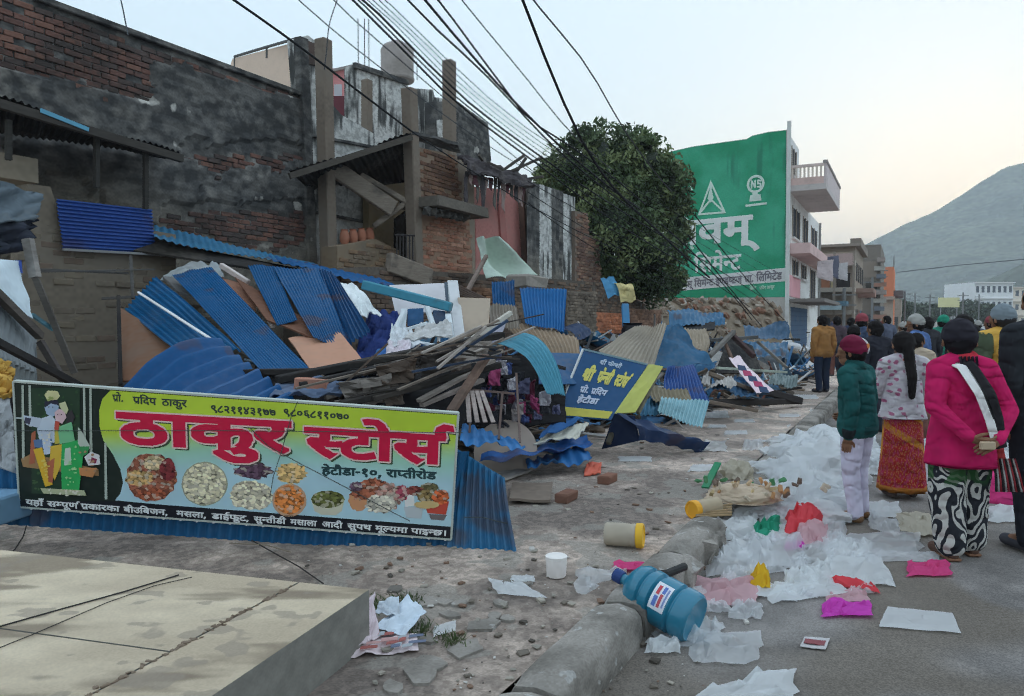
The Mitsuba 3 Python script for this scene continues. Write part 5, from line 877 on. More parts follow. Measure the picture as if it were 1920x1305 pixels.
sheet('blue corrugated door sheet left of the two under the concrete chunk', [(924, 578, 9.6), (966, 580, 9.7), (964, 526, 10.0), (922, 528, 9.9)], 8, .012, (.012, .075, .19), .4)
sheet('bright blue corrugated sheet hanging right of the door sheet', [(985, 606, 9.5), (1058, 622, 9.6), (1063, 541, 10.0), (974, 541, 9.9)], 14, .012, (.02, .12, .30), .35, dent=.04)
sheet('rusty brown corrugated sheet under the bright blue one', [(995, 668, 8.9), (1088, 676, 9.0), (1082, 626, 9.6), (940, 604, 9.6)], 16, .012, RUST, .7, 'paint', dent=.06)
sheet('rusty corrugated offcut beside the beige board', [(920, 612, 8.8), (975, 612, 8.9), (968, 578, 9.3), (918, 570, 9.3)], 9, .012, (.20, .17, .14), .7, 'paint', dent=.06)
sheet('teal blue curved sheet sliding down to the navy sign', [(1026, 738, 6.7), (1056, 748, 6.75), (984, 632, 7.8), (914, 640, 7.7)], 8, .009, TEAL, .35, 'gloss', dent=.03, nv=14, bend=lambda u, v: .16 * np.sin(np.pi * v) + .05 * u)
board('grey lilac plastic flap at the upper end of the teal sheet', [(880, 665, 7.2), (935, 640, 7.5), (952, 600, 7.9), (915, 612, 7.8)], (.30, .29, .34), .006, .4, dent=.05, freq=6, nu=12, name='plastic_sheet', cat='plastic sheet')
board('blue ribbed sheet hidden behind the navy sign', [(1010, 720, 7.6), (1080, 720, 8.0), (1092, 664, 8.6), (1010, 660, 8.4)], (.03, .09, .19), .01, .5)
# iron stand, round table top, hanging goods
k = thing('iron_stand', 'thin brown iron frame standing in the dark gap right of the signboard', 'frame')
for a, b in (((886, 731, 6.3), (965, 738, 6.4)), ((942, 738, 6.35), (935, 824, 6.1)), ((968, 700, 6.5), (975, 830, 6.2)), ((884, 731, 6.3), (880, 820, 6.0))): add('bar', bar(at(*a), at(*b), .018), 'metal', k, (.15, .10, .085), .4)
m = trimesh.creation.cylinder(.30, .022, sections=40); m.apply_transform(frame(at(948, 846, 7.0), unit([1, .1, 0]), unit([0, .35, .95]), unit(np.cross([1, .1, 0], [0, .35, .95]))))
add('table_top', m, 'paint', col=(.42, .34, .28), dirt=.35, label='round beige table top standing on edge behind the iron frame', cat='table')
g = np.random.default_rng(8)
GC = [(.05, .045, .05), (.40, .38, .40), (.36, .07, .16), (.06, .09, .22), (.12, .03, .05), (.30, .26, .24), (.03, .03, .035), (.10, .10, .16)]
gp_ = {}
for i in range(90):
    px, py = 880 + 165 * g.random(), 672 + 110 * g.random()
    if py < 672 + .75 * max(0, px - 930): continue
    p = at(px, py, 6.9 + .5 * g.random()); s = .035 + .05 * g.random()
    gp_.setdefault(i % 8, []).append(flat_sheet([p, p + [s * 1.4, .02, g.normal() * .04], p + [s * 1.3, .03, -s * 1.6], p + [g.normal() * .02, 0, -s * 1.5]], .02, nu=5, nv=5, dent=.05, seed=i))
for c, ms in gp_.items(): add('market_goods', ms, 'cloth', col=GC[c], dirt=.5, kind='stuff', label=['dark', 'grey', 'crimson', 'navy', 'maroon', 'tan', 'black', 'violet'][c] + ' crumpled goods jumbled in the dark gap', cat='goods')
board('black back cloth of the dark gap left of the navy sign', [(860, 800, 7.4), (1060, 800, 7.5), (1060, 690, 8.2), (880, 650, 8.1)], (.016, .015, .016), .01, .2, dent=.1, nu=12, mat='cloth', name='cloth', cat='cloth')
# blue sheets on the ground right of the signboard
sheet('blue sheet wedged behind the right end of the signboard', [(862, 826, 5.7), (985, 842, 6.0), (965, 820, 6.5), (866, 796, 6.2)], 6, .012, (.03, .15, .36), .4, dent=.05)
sheet('long blue sheet lying on the ground behind the signboard', [(898, 868, 6.2), (1112, 838, 7.2), (1100, 822, 7.7), (905, 846, 6.8)], 4, .02, (.018, .095, .30), .4, dent=.06)
sheet('lower blue sheet on the ground near the red plate', [(990, 880, 6.6), (1110, 862, 7.0), (1090, 838, 7.3), (985, 858, 7.0)], 6, .014, (.025, .12, .30), .5, dent=.06)
board('blue folded tarpaulin under the navy sign', [(1010, 820, 7.0), (1078, 790, 7.4), (1100, 782, 7.9), (1046, 784, 7.8)], (.025, .10, .26), .01, .4, dent=.05, nu=10, name='tarpaulin', cat='tarpaulin')
board('shiny cream sheet lying under the navy sign', [(1000, 832, 7.0), (1086, 818, 7.3), (1104, 792, 7.7), (1030, 812, 7.4)], (.52, .50, .42), .008, .4, dent=.05, freq=6, nu=14, mat='gloss', name='film_sheet', cat='plastic sheet')
sheet('dark navy folded roof sheet reaching right to the ground', [(1196, 826, 7.75), (1318, 846, 8.15), (1324, 832, 8.3), (1155, 774, 7.75)], 4, .02, (.012, .028, .075), .3, dent=.05, bend=lambda u, v: .1 * np.sin(np.pi * v))
board('dark navy side of the folded roof sheet', [(1128, 842, 8.0), (1200, 826, 7.8), (1190, 780, 7.8), (1152, 776, 7.75)], (.012, .022, .055), .01, .3)
for i, (a, b, w, c) in enumerate((((1180, 722, 8.3), (1140, 832, 7.8), .05, (.11, .10, .075)), ((1236, 694, 8.5), (1196, 775, 8.0), .04, (.14, .125, .09)), ((1226, 690, 8.6), (1182, 772, 8.0), .03, (.20, .19, .14)))): beam(['dark stick propping the navy sign', 'olive stick right of the yellow green sign', 'thin pale stick right of the yellow green sign'][i], a, b, w, c)
sheet('wide grey brown corrugated sheet behind the navy sign', [(1120, 660, 9.4), (1225, 690, 9.2), (1250, 610, 10.4), (1190, 612, 10.4)], 13, .013, (.29, .25, .20), .6, 'paint', dent=.05)
board('dull blue tarpaulin draped in a peak behind the yellow green sign', [(1215, 690, 9.4), (1340, 684, 10.6), (1272, 612, 10.8), (1238, 606, 10.6)], (.025, .09, .17), .008, .4, mat='paint', dent=.12, freq=4, nu=20, name='tarpaulin', cat='tarpaulin')
sheet('dark blue striped sheet slanting down right of the yellow green sign', [(1242, 752, 8.8), (1330, 752, 9.2), (1300, 684, 9.9), (1248, 690, 9.4)], 12, .014, (.018, .06, .20), .4, 'gloss', dent=.04)
sheet('olive brown corrugated strip above the pale aqua sheet', [(1225, 752, 8.5), (1300, 756, 8.7), (1290, 732, 9.0), (1215, 722, 8.9)], 10, .012, (.19, .16, .11), .6, 'paint', dent=.04)
sheet('pale aqua corrugated sheet standing on the pavement edge of the heap', [(1232, 772, 8.4), (1316, 802, 8.3), (1330, 752, 8.6), (1240, 744, 8.6)], 13, .014, (.26, .42, .46), .35, 'gloss', dent=.03)
sheet('blue offcut left of the pale aqua sheet', [(1186, 780, 8.3), (1240, 776, 8.5), (1236, 748, 8.7), (1196, 752, 8.6)], 6, .012, (.05, .15, .24), .5, 'gloss', dent=.05)
sheet('long blue sheet lying across the far end of the heap', [(1258, 612, 13.4), (1360, 606, 14.2), (1356, 584, 14.8), (1250, 582, 14.0)], 12, .013, (.025, .10, .19), .5, 'gloss', dent=.08)
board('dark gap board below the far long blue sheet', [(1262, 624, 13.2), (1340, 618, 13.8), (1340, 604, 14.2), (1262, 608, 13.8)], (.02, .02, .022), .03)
sheet('tan corrugated sheet hanging behind the peaked tarpaulin', [(1275, 650, 11.4), (1330, 662, 12.0), (1325, 616, 12.6), (1265, 614, 12.2)], 10, .013, (.27, .22, .165), .6, 'paint', dent=.07)
for i, (a, b, w, c) in enumerate((((1330, 668, 11.6), (1376, 622, 12.8), .07, (.13, .12, .11)), ((1370, 626, 12.9), (1414, 668, 12.4), .08, (.06, .035, .035)), ((1358, 640, 12.5), (1380, 690, 12.0), .05, (.14, .09, .07)), ((1345, 690, 11.2), (1475, 698, 12.8), .04, (.34, .38, .32)), ((1330, 700, 11.0), (1420, 735, 11.4), .06, (.17, .13, .10)), ((1320, 756, 10.4), (1490, 752, 12.6), .10, (.035, .03, .028)), ((1300, 748, 9.8), (1420, 770, 10.2), .05, (.15, .115, .09)), ((1440, 735, 12.0), (1500, 752, 12.6), .12, (.04, .035, .035)), ((1300, 640, 12.4), (1420, 632, 13.4), .06, (.10, .10, .10)), ((1420, 640, 14.0), (1476, 690, 13.6), .05, (.17, .15, .13)))):
    beam(['grey beam rising to the peak of the broken far stall', 'dark red beam falling from the peak of the broken far stall', 'short brown post in the broken far stall', 'pale green pole lying over the far stall', 'brown plank under the pink and white banner', 'long black beam lying at the foot of the far heap', 'brown batten lying before the far heap', 'charred short beam at the right end of the far heap', 'dark pole under the far long blue sheet', 'grey stick at the right edge of the far heap'][i], a, b, w, c)
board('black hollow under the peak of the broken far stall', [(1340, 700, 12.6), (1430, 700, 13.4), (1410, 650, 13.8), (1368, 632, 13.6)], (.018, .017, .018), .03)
board('pink and white printed banner sliding down the far heap', [(1418, 738, 10.9), (1450, 735, 11.2), (1388, 668, 12.2), (1366, 672, 12.0)], (.62, .50, .53), .006, .35, dent=.05, nu=10, name='banner', cat='banner')
g = np.random.default_rng(77)
for i in range(5):
    p = at(1382 + 10 * i, 684 + 10 * i, 11.35 - .2 * i); add('print_mark', flat_sheet([p, p + [.12, .03, -.02], p + [.16, 0, -.1], p + [.02, -.02, -.08]], .01, nu=3, nv=3), 'paint', 'banner', [(.06, .09, .16), (.46, .08, .16)][i % 2], .3)
for i, (c, col, l) in enumerate((([(1335, 735, 10.6), (1440, 742, 11.2), (1420, 715, 11.8), (1330, 705, 11.2)], (.022, .09, .18), 'blue sheet flattened under the brown plank of the far heap'), ([(1315, 722, 10.4), (1380, 726, 10.8), (1372, 704, 11.4), (1318, 704, 11.0)], (.34, .32, .30), 'grey sheet flattened beside the striped blue one'), ([(1380, 660, 14.0), (1480, 672, 14.8), (1478, 640, 15.6), (1385, 638, 15.0)], (.022, .085, .16), 'blue roof sheet at the right end of the far heap'), ([(1400, 640, 15.8), (1480, 634, 16.8), (1476, 604, 17.2), (1392, 612, 16.4)], (.035, .08, .14), 'dull blue sheets piled under the green building'), ([(1440, 722, 12.4), (1500, 724, 13.4), (1494, 706, 14.0), (1440, 702, 13.4)], (.14, .18, .18), 'grey green cover at the right end of the far heap'))):
    sheet(l, c, 9, .014, col, .6, 'gloss' if i != 1 else 'paint', dent=.12)
# cloth curling over the brick pier
board('blue and yellow curled cloth caught above the brick pier, its blue end', [(1140, 560, 12.0), (1168, 548, 12.1), (1150, 520, 12.4), (1126, 520, 12.4)], (.06, .19, .32), .008, .4, dent=.06, nu=10, mat='cloth', name='cloth', cat='cloth')
board('yellow half of the curled cloth caught above the brick pier', [(1164, 566, 12.0), (1192, 566, 12.0), (1178, 534, 12.3), (1150, 532, 12.3)], (.50, .42, .20), .008, .4, dent=.08, nu=10, mat='cloth', bend=lambda u, v: .12 * np.sin(np.pi * v), name='cloth', cat='cloth')
beam('blue painted post below the curled cloth', (1172, 572, 11.6), (1174, 612, 11.4), .11, (.05, .18, .34), mat='paint', name='post', cat='post')
add('black_pot', lathe([(0, 0), (.1, 0), (.16, .08), (.17, .16), (.13, .24), (.15, .27), (.12, .27), (.10, .22), (0, .22)], 16).apply_translation(at(1186, 640, 11.0)), 'gloss', col=(.012, .012, .016), dirt=.2, smooth=40, label='round black pot below the blue painted post', cat='pot')
# ---- left edge: the remains of a stall
st = thing('market_stall', 'remains of a stall with a grey tarpaulin roof and corrugated side at the left edge', 'stall')
add('roof_tarpaulin', flat_sheet(px4((-90, 430, 5.6), (66, 412, 7.0), (80, 362, 7.4), (-90, 322, 6.0)), .02, dent=.09, nu=18, nv=12, freq=5, seed=31), 'paint', st, (.085, .11, .13), .6, smooth=True)
add('hanging_tarpaulin', flat_sheet(px4((-90, 490, 5.6), (58, 470, 7.0), (70, 412, 7.1), (-90, 400, 5.8)), .02, dent=.15, nu=16, nv=10, freq=6, seed=32), 'cloth', st, (.03, .035, .05), .5, smooth=True)
add('side_sheet', corrugated(px4((-70, 640, 5.2), (70, 700, 6.3), (70, 628, 6.5), (-70, 478, 5.4)), 13, .01, seed=33), 'paint', st, (.23, .25, .26), .5, smooth=40)
add('lower_side_sheet', corrugated(px4((-70, 760, 5.2), (70, 762, 6.3), (70, 695, 6.35), (-70, 640, 5.2)), 13, .01, seed=34), 'paint', st, (.20, .22, .22), .6, smooth=40)
for a, b, w, c in (((52, 448, 6.5), (66, 520, 6.5), .07, (.26, .24, .22)), ((-60, 498, 5.3), (75, 630, 6.3), .06, (.10, .085, .075)), ((-60, 612, 5.1), (150, 724, 6.4), .05, (.03, .028, .028)), ((66, 520, 6.5), (140, 700, 6.6), .05, (.09, .08, .07)), ((60, 590, 6.4), (100, 618, 6.6), .03, (.10, .24, .30)), ((75, 640, 6.4), (120, 715, 6.4), .05, (.075, .065, .06))): add('pole', bar(at(*a), at(*b), w), 'wood_mix', st, c, .5)
add('white_banner', flat_sheet(px4((-40, 520, 5.4), (58, 598, 6.2), (36, 490, 6.5), (-40, 480, 5.5)), .008, dent=.03, nu=10, nv=10, seed=36), 'paint', st, (.52, .60, .64), .3, smooth=True)
add('blue_tag', flat_sheet(px4((30, 510, 6.42), (42, 512, 6.42), (40, 488, 6.45), (24, 488, 6.45)), .008), 'paint', st, (.05, .09, .32), .3)
board('yellow and brown blanket heaped at the left edge', [(-60, 760, 4.9), (36, 742, 5.1), (22, 690, 5.3), (-60, 655, 5.0)], (.44, .26, .06), .03, .6, mat='cloth', dent=.09, freq=7, nu=18, name='blanket', cat='blanket')
board('grey striped cloth hanging below the yellow blanket', [(-60, 850, 4.85), (32, 890, 4.9), (18, 745, 5.05), (-60, 750, 4.9)], (.30, .31, .32), .02, .5, mat='cloth', dent=.08, freq=5, nu=14, name='cloth', cat='cloth')
board('black cloth behind the left end of the signboard', [(-90, 940, 5.0), (60, 945, 5.1), (50, 730, 5.4), (-90, 740, 5.2)], (.016, .015, .017), .02, .3, mat='cloth', dent=.06, nu=12, name='cloth', cat='cloth')
add('blue_crate', cham(.36, .3, .17, .012).apply_transform(frame(at(-20, 950, 4.72), unit([1, -.1, 0]), unit([.1, 1, 0]), UP)), 'paint', col=(.12, .22, .32), dirt=.5, label='pale blue box at the left end of the signboard', cat='box')
# ---- rubble under everything
def mound(u, s): 
    a = np.clip((s - 2.5) / 2.0, 0, 1) * np.clip((7.2 - s) / .8, 0, 1) * np.clip((u - .4) / 1.2, 0, 1) * np.clip((25 - u) / 6, 0, 1); return a * (.75 + .5 * (meshkit.fbm(np.stack([u * .8, s * .8, u * 0], -1), 4, 6) - .5))
uu, ss = np.linspace(.3, 25, 200), np.linspace(2.4, 7.2, 50); U_, S_ = np.meshgrid(uu, ss, indexing='ij')
Z_ = mound(U_, S_) + .12 * (meshkit.noise(np.stack([U_ * 5, S_ * 5, U_ * 0], -1), 2) - .5) + .06
V = K0 + U_[..., None] * ST + S_[..., None] * LT; V[..., 2] = np.maximum(Z_, .05) + .06
n = len(ss); a = (np.arange(len(uu) - 1)[:, None] * n + np.arange(n - 1)).ravel()
add('rubble', (V.reshape(-1, 3), np.stack([a, a + n, a + n + 1, a + 1], 1)), 'paint', col=(.075, .06, .05), dirt=.8, kind='stuff', label='dark earth and rubbish heaped under the wrecked stalls', cat='rubble')
g = np.random.default_rng(19); cols = [(.10, .08, .065), (.20, .15, .11), (.04, .035, .035), (.05, .14, .27), (.30, .27, .24), (.16, .085, .06), (.46, .45, .44), (.09, .18, .26), (.24, .10, .07)]
parts = {}
for i in range(3600):
    u = 1 + 25 * g.random() ** .8; s = 1.0 + 5.6 * g.random()
    if u < 6.3 and s < 2.3 + .5 * (4 - min(u, 4)): continue
    if s < 1.6 and not 9 < u < 22: continue
    z = .14 + float(mound(np.array(u), np.array(s))) + .12 * g.random()
    kind = g.random(); L = .15 + .65 * g.random() ** 2
    if kind < .45: m = trimesh.creation.box(extents=(L * 2.2, .03 + .03 * g.random(), .015 + .02 * g.random()))
    elif kind < .78: a_ = L * .5; m = flat_sheet([[-a_, -a_ * .6, 0], [a_ * (.6 + .5 * g.random()), -a_ * .5, 0], [a_, a_ * (.3 + .5 * g.random()), 0], [-a_ * .8, a_ * .6, 0]], .006, nu=5, nv=5, dent=.12 * L, seed=i)
    else: m = rough_block(.2, .1, .07, .01, i, .01)
    M = trimesh.transformations.euler_matrix(g.normal(0, .4), g.normal(0, .4), g.random() * 6.28); M[:3, 3] = stp(u, s, z); m.apply_transform(M)
    parts.setdefault(int(g.choice(9, p=[.13, .12, .1, .2, .08, .07, .1, .14, .06])), []).append(m)
for c, ms in parts.items(): add('rubble', ms, 'paint', col=cols[c], dirt=.6, kind='stuff', label=['splintered dark', 'splintered tan', 'charred', 'torn blue', 'grey', 'broken reddish', 'torn white', 'torn pale blue', 'broken brick red'][c] + ' scraps scattered over the heap', cat='rubble')
# bent roofing and snapped battens tangled all through the heap
g = np.random.default_rng(64); big = {}; CB = [(.005, .06, .16), (.015, .085, .18), (.035, .12, .20), (.21, .17, .13), (.13, .14, .15), (.34, .33, .31), (.012, .03, .08), (.16, .10, .07)]
for i in range(230):
    u = 4.5 + 21 * g.random(); s = 1.7 + 4.4 * g.random()
    if s < 2.4 and u < 9: continue
    L = .35 + .75 * g.random() ** 1.5; z = .30 + float(mound(np.array(u), np.array(s))) * (.7 + .5 * g.random()) + .12 * g.random()
    if u < 9.5 and s < 5.0: z = min(z, .75)
    if i % 5 < 3: a_ = L * .5; k_ = g.uniform(-.25, .25); m = corrugated([[-a_, -a_ * .55, 0], [a_ * g.uniform(.6, 1.1), -a_ * .5, 0], [a_, a_ * .5, 0], [-a_ * .8, a_ * g.uniform(.3, .7), 0]], 5, .010, bend=lambda p, q: k_ * L * np.sin(2.6 * q), nv=6, dent=.05, seed=i, per=4); c_ = int(g.integers(7))
    else: m = bar((-L * .9, 0, 0), (L * .9, 0, 0), .025 + .03 * g.random(), .015 + .02 * g.random()); c_ = int(g.choice([3, 4, 5, 7]))
    M = trimesh.transformations.euler_matrix(g.normal(0, .6), g.normal(0, .55), g.random() * 6.28); M[:3, 3] = stp(u, s, z); m.apply_transform(M); big.setdefault(c_, []).append(m)
for c_, ms in big.items(): add('debris', ms, 'gloss' if c_ in (0, 1, 2, 6) else 'paint', col=CB[c_], dirt=.6, kind='stuff', label=['bent blue', 'faded blue', 'pale blue', 'rusty tan', 'grey', 'whitish', 'navy', 'brown'][c_] + ' roofing scraps and battens tangled in the heap', cat='debris')
# ---- the earth bank under the painted wall
bank = thing('brick_bank', 'crumbling earth and brick bank below the green painted wall', 'bank')
N = 60; c0, c1 = at(1200, 640, 27), at(1500, 640, 30.5); c0[2] = c1[2] = 0; V = np.zeros((N, 14, 3)); dirv = c1 - c0; bk = unit([-dirv[1], dirv[0], 0])
for j, (d, z) in enumerate(zip(np.linspace(0, 3.0, 14), [0, .6, 1.1, 1.5, 1.8, 2.0, 2.15, 2.3, 2.4, 2.4, 2.35, 2.3, 2.2, 2.0])):
    V[:, j] = c0 + np.linspace(0, 1, N)[:, None] * dirv + bk * d; V[:, j, 2] = z
V += (.5 * (meshkit.fbm(V * 1.1, 4, 8) - .5) + .22 * (meshkit.noise(V * 4, 3) - .5))[..., None] * np.array([.4, .6, 1]); a = (np.arange(N - 1)[:, None] * 14 + np.arange(13)).ravel()
add('earth', (V.reshape(-1, 3), np.stack([a, a + 14, a + 15, a + 1], 1)[:, ::-1]), 'paint', bank, (.21, .165, .12), .8)
for i in range(160):
    p = V[g.integers(N), g.integers(1, 10)] + [0, -.05, .05]; m = rough_block(.3, .2, .16, .03, i, .04); m.apply_transform(trimesh.transformations.euler_matrix(*g.random(3)) ); m.apply_translation(p)
    add('stone', m, 'paint', bank, [(.27, .21, .16), (.20, .15, .11), (.32, .27, .22), (.24, .13, .09)][i % 4], .6)
# ================================================================ the concrete slab, the rubbish, the bottle
sl = thing('concrete_slab', 'pale smooth concrete slabs raised on a low plinth in the left foreground', 'platform')
TZ = .37
def slabpiece(pts, z0=.02, z1=TZ):
    V = np.array([gnd(x, y, TZ) if not isinstance(x, np.ndarray) else x for x, y in pts]); m = extr(Polygon(V[:, :2]).buffer(-.006, join_style=2), z1 - z0); m.apply_translation([0, 0, z0]); return m
C1, C2, RL = gnd(695, 1105, TZ), gnd(400, 1305, TZ), gnd(0, 1030, TZ); e1 = unit(C2 - C1); e2 = unit(RL - C1)
J1, J2 = gnd(562, 1091, TZ), gnd(165, 1305, TZ); je = unit(J2 - J1)
def sp(*P): 
    m = extr(Polygon([(p[0], p[1]) for p in P]).buffer(-.005, join_style=2), TZ - .03); m.apply_translation([0, 0, .03]); return m
K1, K2 = gnd(320, 1222, TZ), gnd(20, 1181, TZ); ke = unit(K2 - K1); K1 = J1 + je * (((K1 - J1) @ je))
far = 2.6
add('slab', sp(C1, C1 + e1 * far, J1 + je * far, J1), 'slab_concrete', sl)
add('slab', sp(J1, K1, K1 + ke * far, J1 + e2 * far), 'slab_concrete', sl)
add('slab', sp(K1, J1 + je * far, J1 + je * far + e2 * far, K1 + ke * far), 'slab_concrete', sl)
m = extr(Polygon([(p[0], p[1]) for p in (C1 + (e1 + e2) * .03, C1 + e1 * far, C1 + e1 * far + e2 * 3, C1 + e2 * 3)]), TZ - .05); m.apply_translation([0, 0, .02]); add('bedding', m, 'paint', sl, (.05, .045, .04), .5)
g = np.random.default_rng(2)
chips = [rough_block(.008 + .022 * g.random() ** 2, .006 + .01 * g.random(), .006, .002, i, .003).apply_transform(trimesh.transformations.rotation_matrix(g.random() * 6, [0, 0, 1])).apply_translation(J1 + je * (.05 + 1.7 * g.random()) + e2 * g.normal(0, .007) + UP * .001) for i in range(130)]
add('joint_crumbs', chips, 'paint', sl, (.17, .125, .09), .6, kind='stuff')
for i, (pts, r, l) in enumerate(((((-20, 1180), (100, 1146), (230, 1110), (335, 1078)), .0035, 'long dark wire lying straight over the concrete slab'), (((-20, 1222), (60, 1190), (200, 1130), (290, 1098), (360, 1082)), .002, 'thin second wire over the concrete slab'))):
    add('ground_wire', tube([gnd(x, y, TZ + .006) for x, y in pts], r, 5), 'paint', col=(.03, .028, .027), dirt=.2, label=l, cat='wire')
for i, (pts, l) in enumerate((([(470, 1012), (520, 1040), (560, 1062), (606, 1094)], 'dark wire curling from under the signboard towards the slab'), ([(50, 985), (44, 1005), (28, 1030), (10, 1045)], 'dark cord hanging at the left end of the signboard'), ([(430, 1018), (500, 1022), (545, 1035)], 'short pale twig in the shadow under the signboard'))):
    add('ground_wire', tube([gnd(x, y, .15) for x, y in pts], .004, 5), 'paint', col=(.03, .027, .025) if i < 2 else (.2, .16, .12), dirt=.2, label=l, cat='wire')
# ---- films, bags and papers
def surf(px, py):
    p = gnd(px, py, .13); q = gnd(px, py, 0.0); s = (p - K0) @ LT; return (p, .135) if s > .1 else (q, .0)
def crumple(pts, amp, seed, n=24, freq=3.0, lift=.0, rag=.12, z=None):
    """a limp sheet on the ground over four pixel corners: sharp folds, ragged rim"""
    c = [surf(*p)[0] if z is None else gnd(*p, z) for p in pts]; V, u, v = bilinear(c, n, n)
    q = np.stack([u * freq + seed * 3.7, v * freq, u * 0 + seed], -1)
    ridge = 1 - np.abs(2 * meshkit.fbm(q, 3, seed) - 1); ridge2 = 1 - np.abs(2 * meshkit.noise(q * 2.3 + 9, seed + 5) - 1)
    edge = np.clip(np.minimum(np.minimum(u, 1 - u), np.minimum(v, 1 - v)) * 5, 0, 1) ** .6
    h = amp * (ridge ** 2 * .6 + ridge2 ** 2 * .3 + .18 * (1 - np.abs(2 * meshkit.noise(q * 5.1 + 3, seed + 8) - 1)) ** 2) * (.25 + .75 * edge) + lift * np.sin(np.pi * u) * np.sin(np.pi * v)
    w = np.linalg.norm(c[2] - c[0]); rim = (1 - edge)[..., None]
    d = (np.stack([meshkit.noise(q * 1.7 + 31, 1), meshkit.noise(q * 1.7 + 57, 2), u * 0 + .5], -1) - .5) * w * rag * 2 * rim
    V = V + d; V[..., 2] += h + .006 + .004 * meshkit.noise(q * 5, 3); return shell(V, .0012)
coloured('pink_film', (.85, .10, .30)); coloured('magenta_film', (.80, .10, .62)); coloured('red_film', (.85, .10, .12)); coloured('green_film', (.05, .42, .26)); coloured('yellow_film', (.85, .55, .04)); coloured('rose_film', (.80, .52, .55), .2); coloured('cream_film', (.62, .56, .45), .0)
from scipy.spatial import Delaunay
def crumple(pts, amp, seed, n=24, freq=3.0, lift=.0, rag=.12, z=None):
    """a limp thin sheet on the ground over four pixel corners: flat facets between sharp creases, nearly straight edges"""
    amp = amp * .68; g = np.random.default_rng(seed * 13 + 5); c = [surf(*p)[0] if z is None else gnd(*p, z) for p in pts]; k = int(14 + freq * 9)
    e = np.linspace(0, 1, 6); rim = np.vstack([np.c_[e, e * 0], np.c_[e, e * 0 + 1], np.c_[e[1:-1] * 0, e[1:-1]], np.c_[e[1:-1] * 0 + 1, e[1:-1]]]); q = np.vstack([rim, .06 + .88 * g.random((k, 2))]); onrim = np.r_[np.ones(len(rim)), np.zeros(k)]
    h = amp * np.where(onrim > 0, .30 * g.random(len(q)) ** 2, g.random(len(q)) ** 1.3) + lift * np.sin(np.pi * q[:, 0]) * np.sin(np.pi * q[:, 1])
    wob = (g.random(q.shape) - .5) * rag * .9 * onrim[:, None]; m = trimesh.Trimesh(np.c_[q, h], Delaunay(q).simplices, process=False); m.vertices[:, :2] += wob
    if n > 14: m = m.subdivide().subdivide()
    u, v = m.vertices[:, :1], m.vertices[:, 1:2]; P = (1 - u) * (1 - v) * c[0] + u * (1 - v) * c[1] + u * v * c[2] + (1 - u) * v * c[3]
    hh = np.maximum(m.vertices[:, 2] + .10 * amp * (meshkit.noise(np.c_[u * 17, v * 17, u * 0 + seed], 3) - .3), .0); P[:, 2] += hh + .008
    N = len(P); f = m.faces; f = np.where((np.cross(P[f[:, 1]] - P[f[:, 0]], P[f[:, 2]] - P[f[:, 0]])[:, 2] < 0)[:, None], f[:, ::-1], f); return trimesh.Trimesh(P, f, process=False)
def film(label, pts, amp, mat='plastic_film', seed=None, name='plastic_sheet', cat='plastic sheet', n=36, lift=0.0, freq=3.0, group=None, rag=.12):
    global _fs; _fs += 1
    return add(name, crumple(pts, amp, _fs if seed is None else seed, n, freq, lift, rag), mat, label=label, cat=cat, group=group)
_fs = 0
def around(cx, cy, w, h, tilt=0.0):
    return [(cx - w / 2, cy + h / 2 + tilt), (cx + w / 2, cy + h / 2 - tilt), (cx + w / 2 * .9, cy - h / 2 - tilt), (cx - w / 2 * .9, cy - h / 2 + tilt)]
film('pointed white sheet lying on the pavement left of the blue bottle', [(930, 1118), (1025, 1124), (985, 1098), (912, 1086)], .03, 'white_film', freq=2)
film('small white scrap just behind the pointed white sheet', around(980, 1088, 46, 12), .02, 'white_film')
film('crumpled clear bag on the pavement at the neck of the blue bottle', around(1130, 1096, 105, 46), .09)
film('crumpled clear bag pressed under the base of the blue bottle', around(1278, 1196, 110, 36), .05)
film('loose crumpled clear film on the road in front of the blue bottle', around(1362, 1218, 135, 58), .06)
film('white bag cut by the bottom edge of the photo', [(1275, 1330), (1500, 1330), (1488, 1258), (1340, 1290)], .10, 'white_film', freq=2)
film('flat white sheet with a crease on the open road at right', [(1648, 1178), (1802, 1190), (1785, 1152), (1664, 1140)], .018, 'white_film', freq=1.3, rag=.02, n=16)
film('large bright white sheet spread on the road beside the rubbish', [(1560, 1098), (1682, 1104), (1650, 1050), (1556, 1046)], .07, 'white_film', freq=2)
film('long white sheet between the yellow bag and the magenta bag', [(1440, 1136), (1590, 1118), (1560, 1086), (1450, 1096)], .07, 'white_film')
film('greyish pink crumpled film right of the blue bottle', around(1362, 1112, 125, 50), .09, 'rose_film')
film('clear film over the broken kerb hole', around(1370, 1058, 100, 50), .13)
film('white bag lying on the pavement side of the kerb hole', around(1365, 1000, 110, 34), .10, 'white_film')
film('clear cloudy film piled behind the yellow bag', around(1455, 1040, 110, 60), .15)
film('clear film right of the red bag', around(1545, 1010, 90, 50), .11)
film('bluish clear film spread on the road before the boy', around(1655, 1024, 150, 46), .05)
film('long thin clear film near the feet of the woman in magenta', around(1700, 1046, 120, 18), .03)
film('hot pink bag lying alone on the road by the sandals', around(1742, 1070, 84, 26), .06, 'pink_film', name='plastic_bag', cat='plastic bag')
film('magenta bag lying nearest the flat white sheet', around(1588, 1146, 96, 28), .07, 'magenta_film', name='plastic_bag', cat='plastic bag')
film('red pink strip of bag curling beside the large white sheet', [(1560, 1100), (1650, 1116), (1640, 1108), (1556, 1084)], .08, 'red_film', name='plastic_bag', cat='plastic bag')
film('pale film lying behind the magenta bag', around(1590, 1122, 80, 20), .05, 'rose_film')
film('bright red bag standing up in the middle of the rubbish', around(1508, 985, 76, 40), .13, 'red_film', name='plastic_bag', cat='plastic bag', lift=.10)
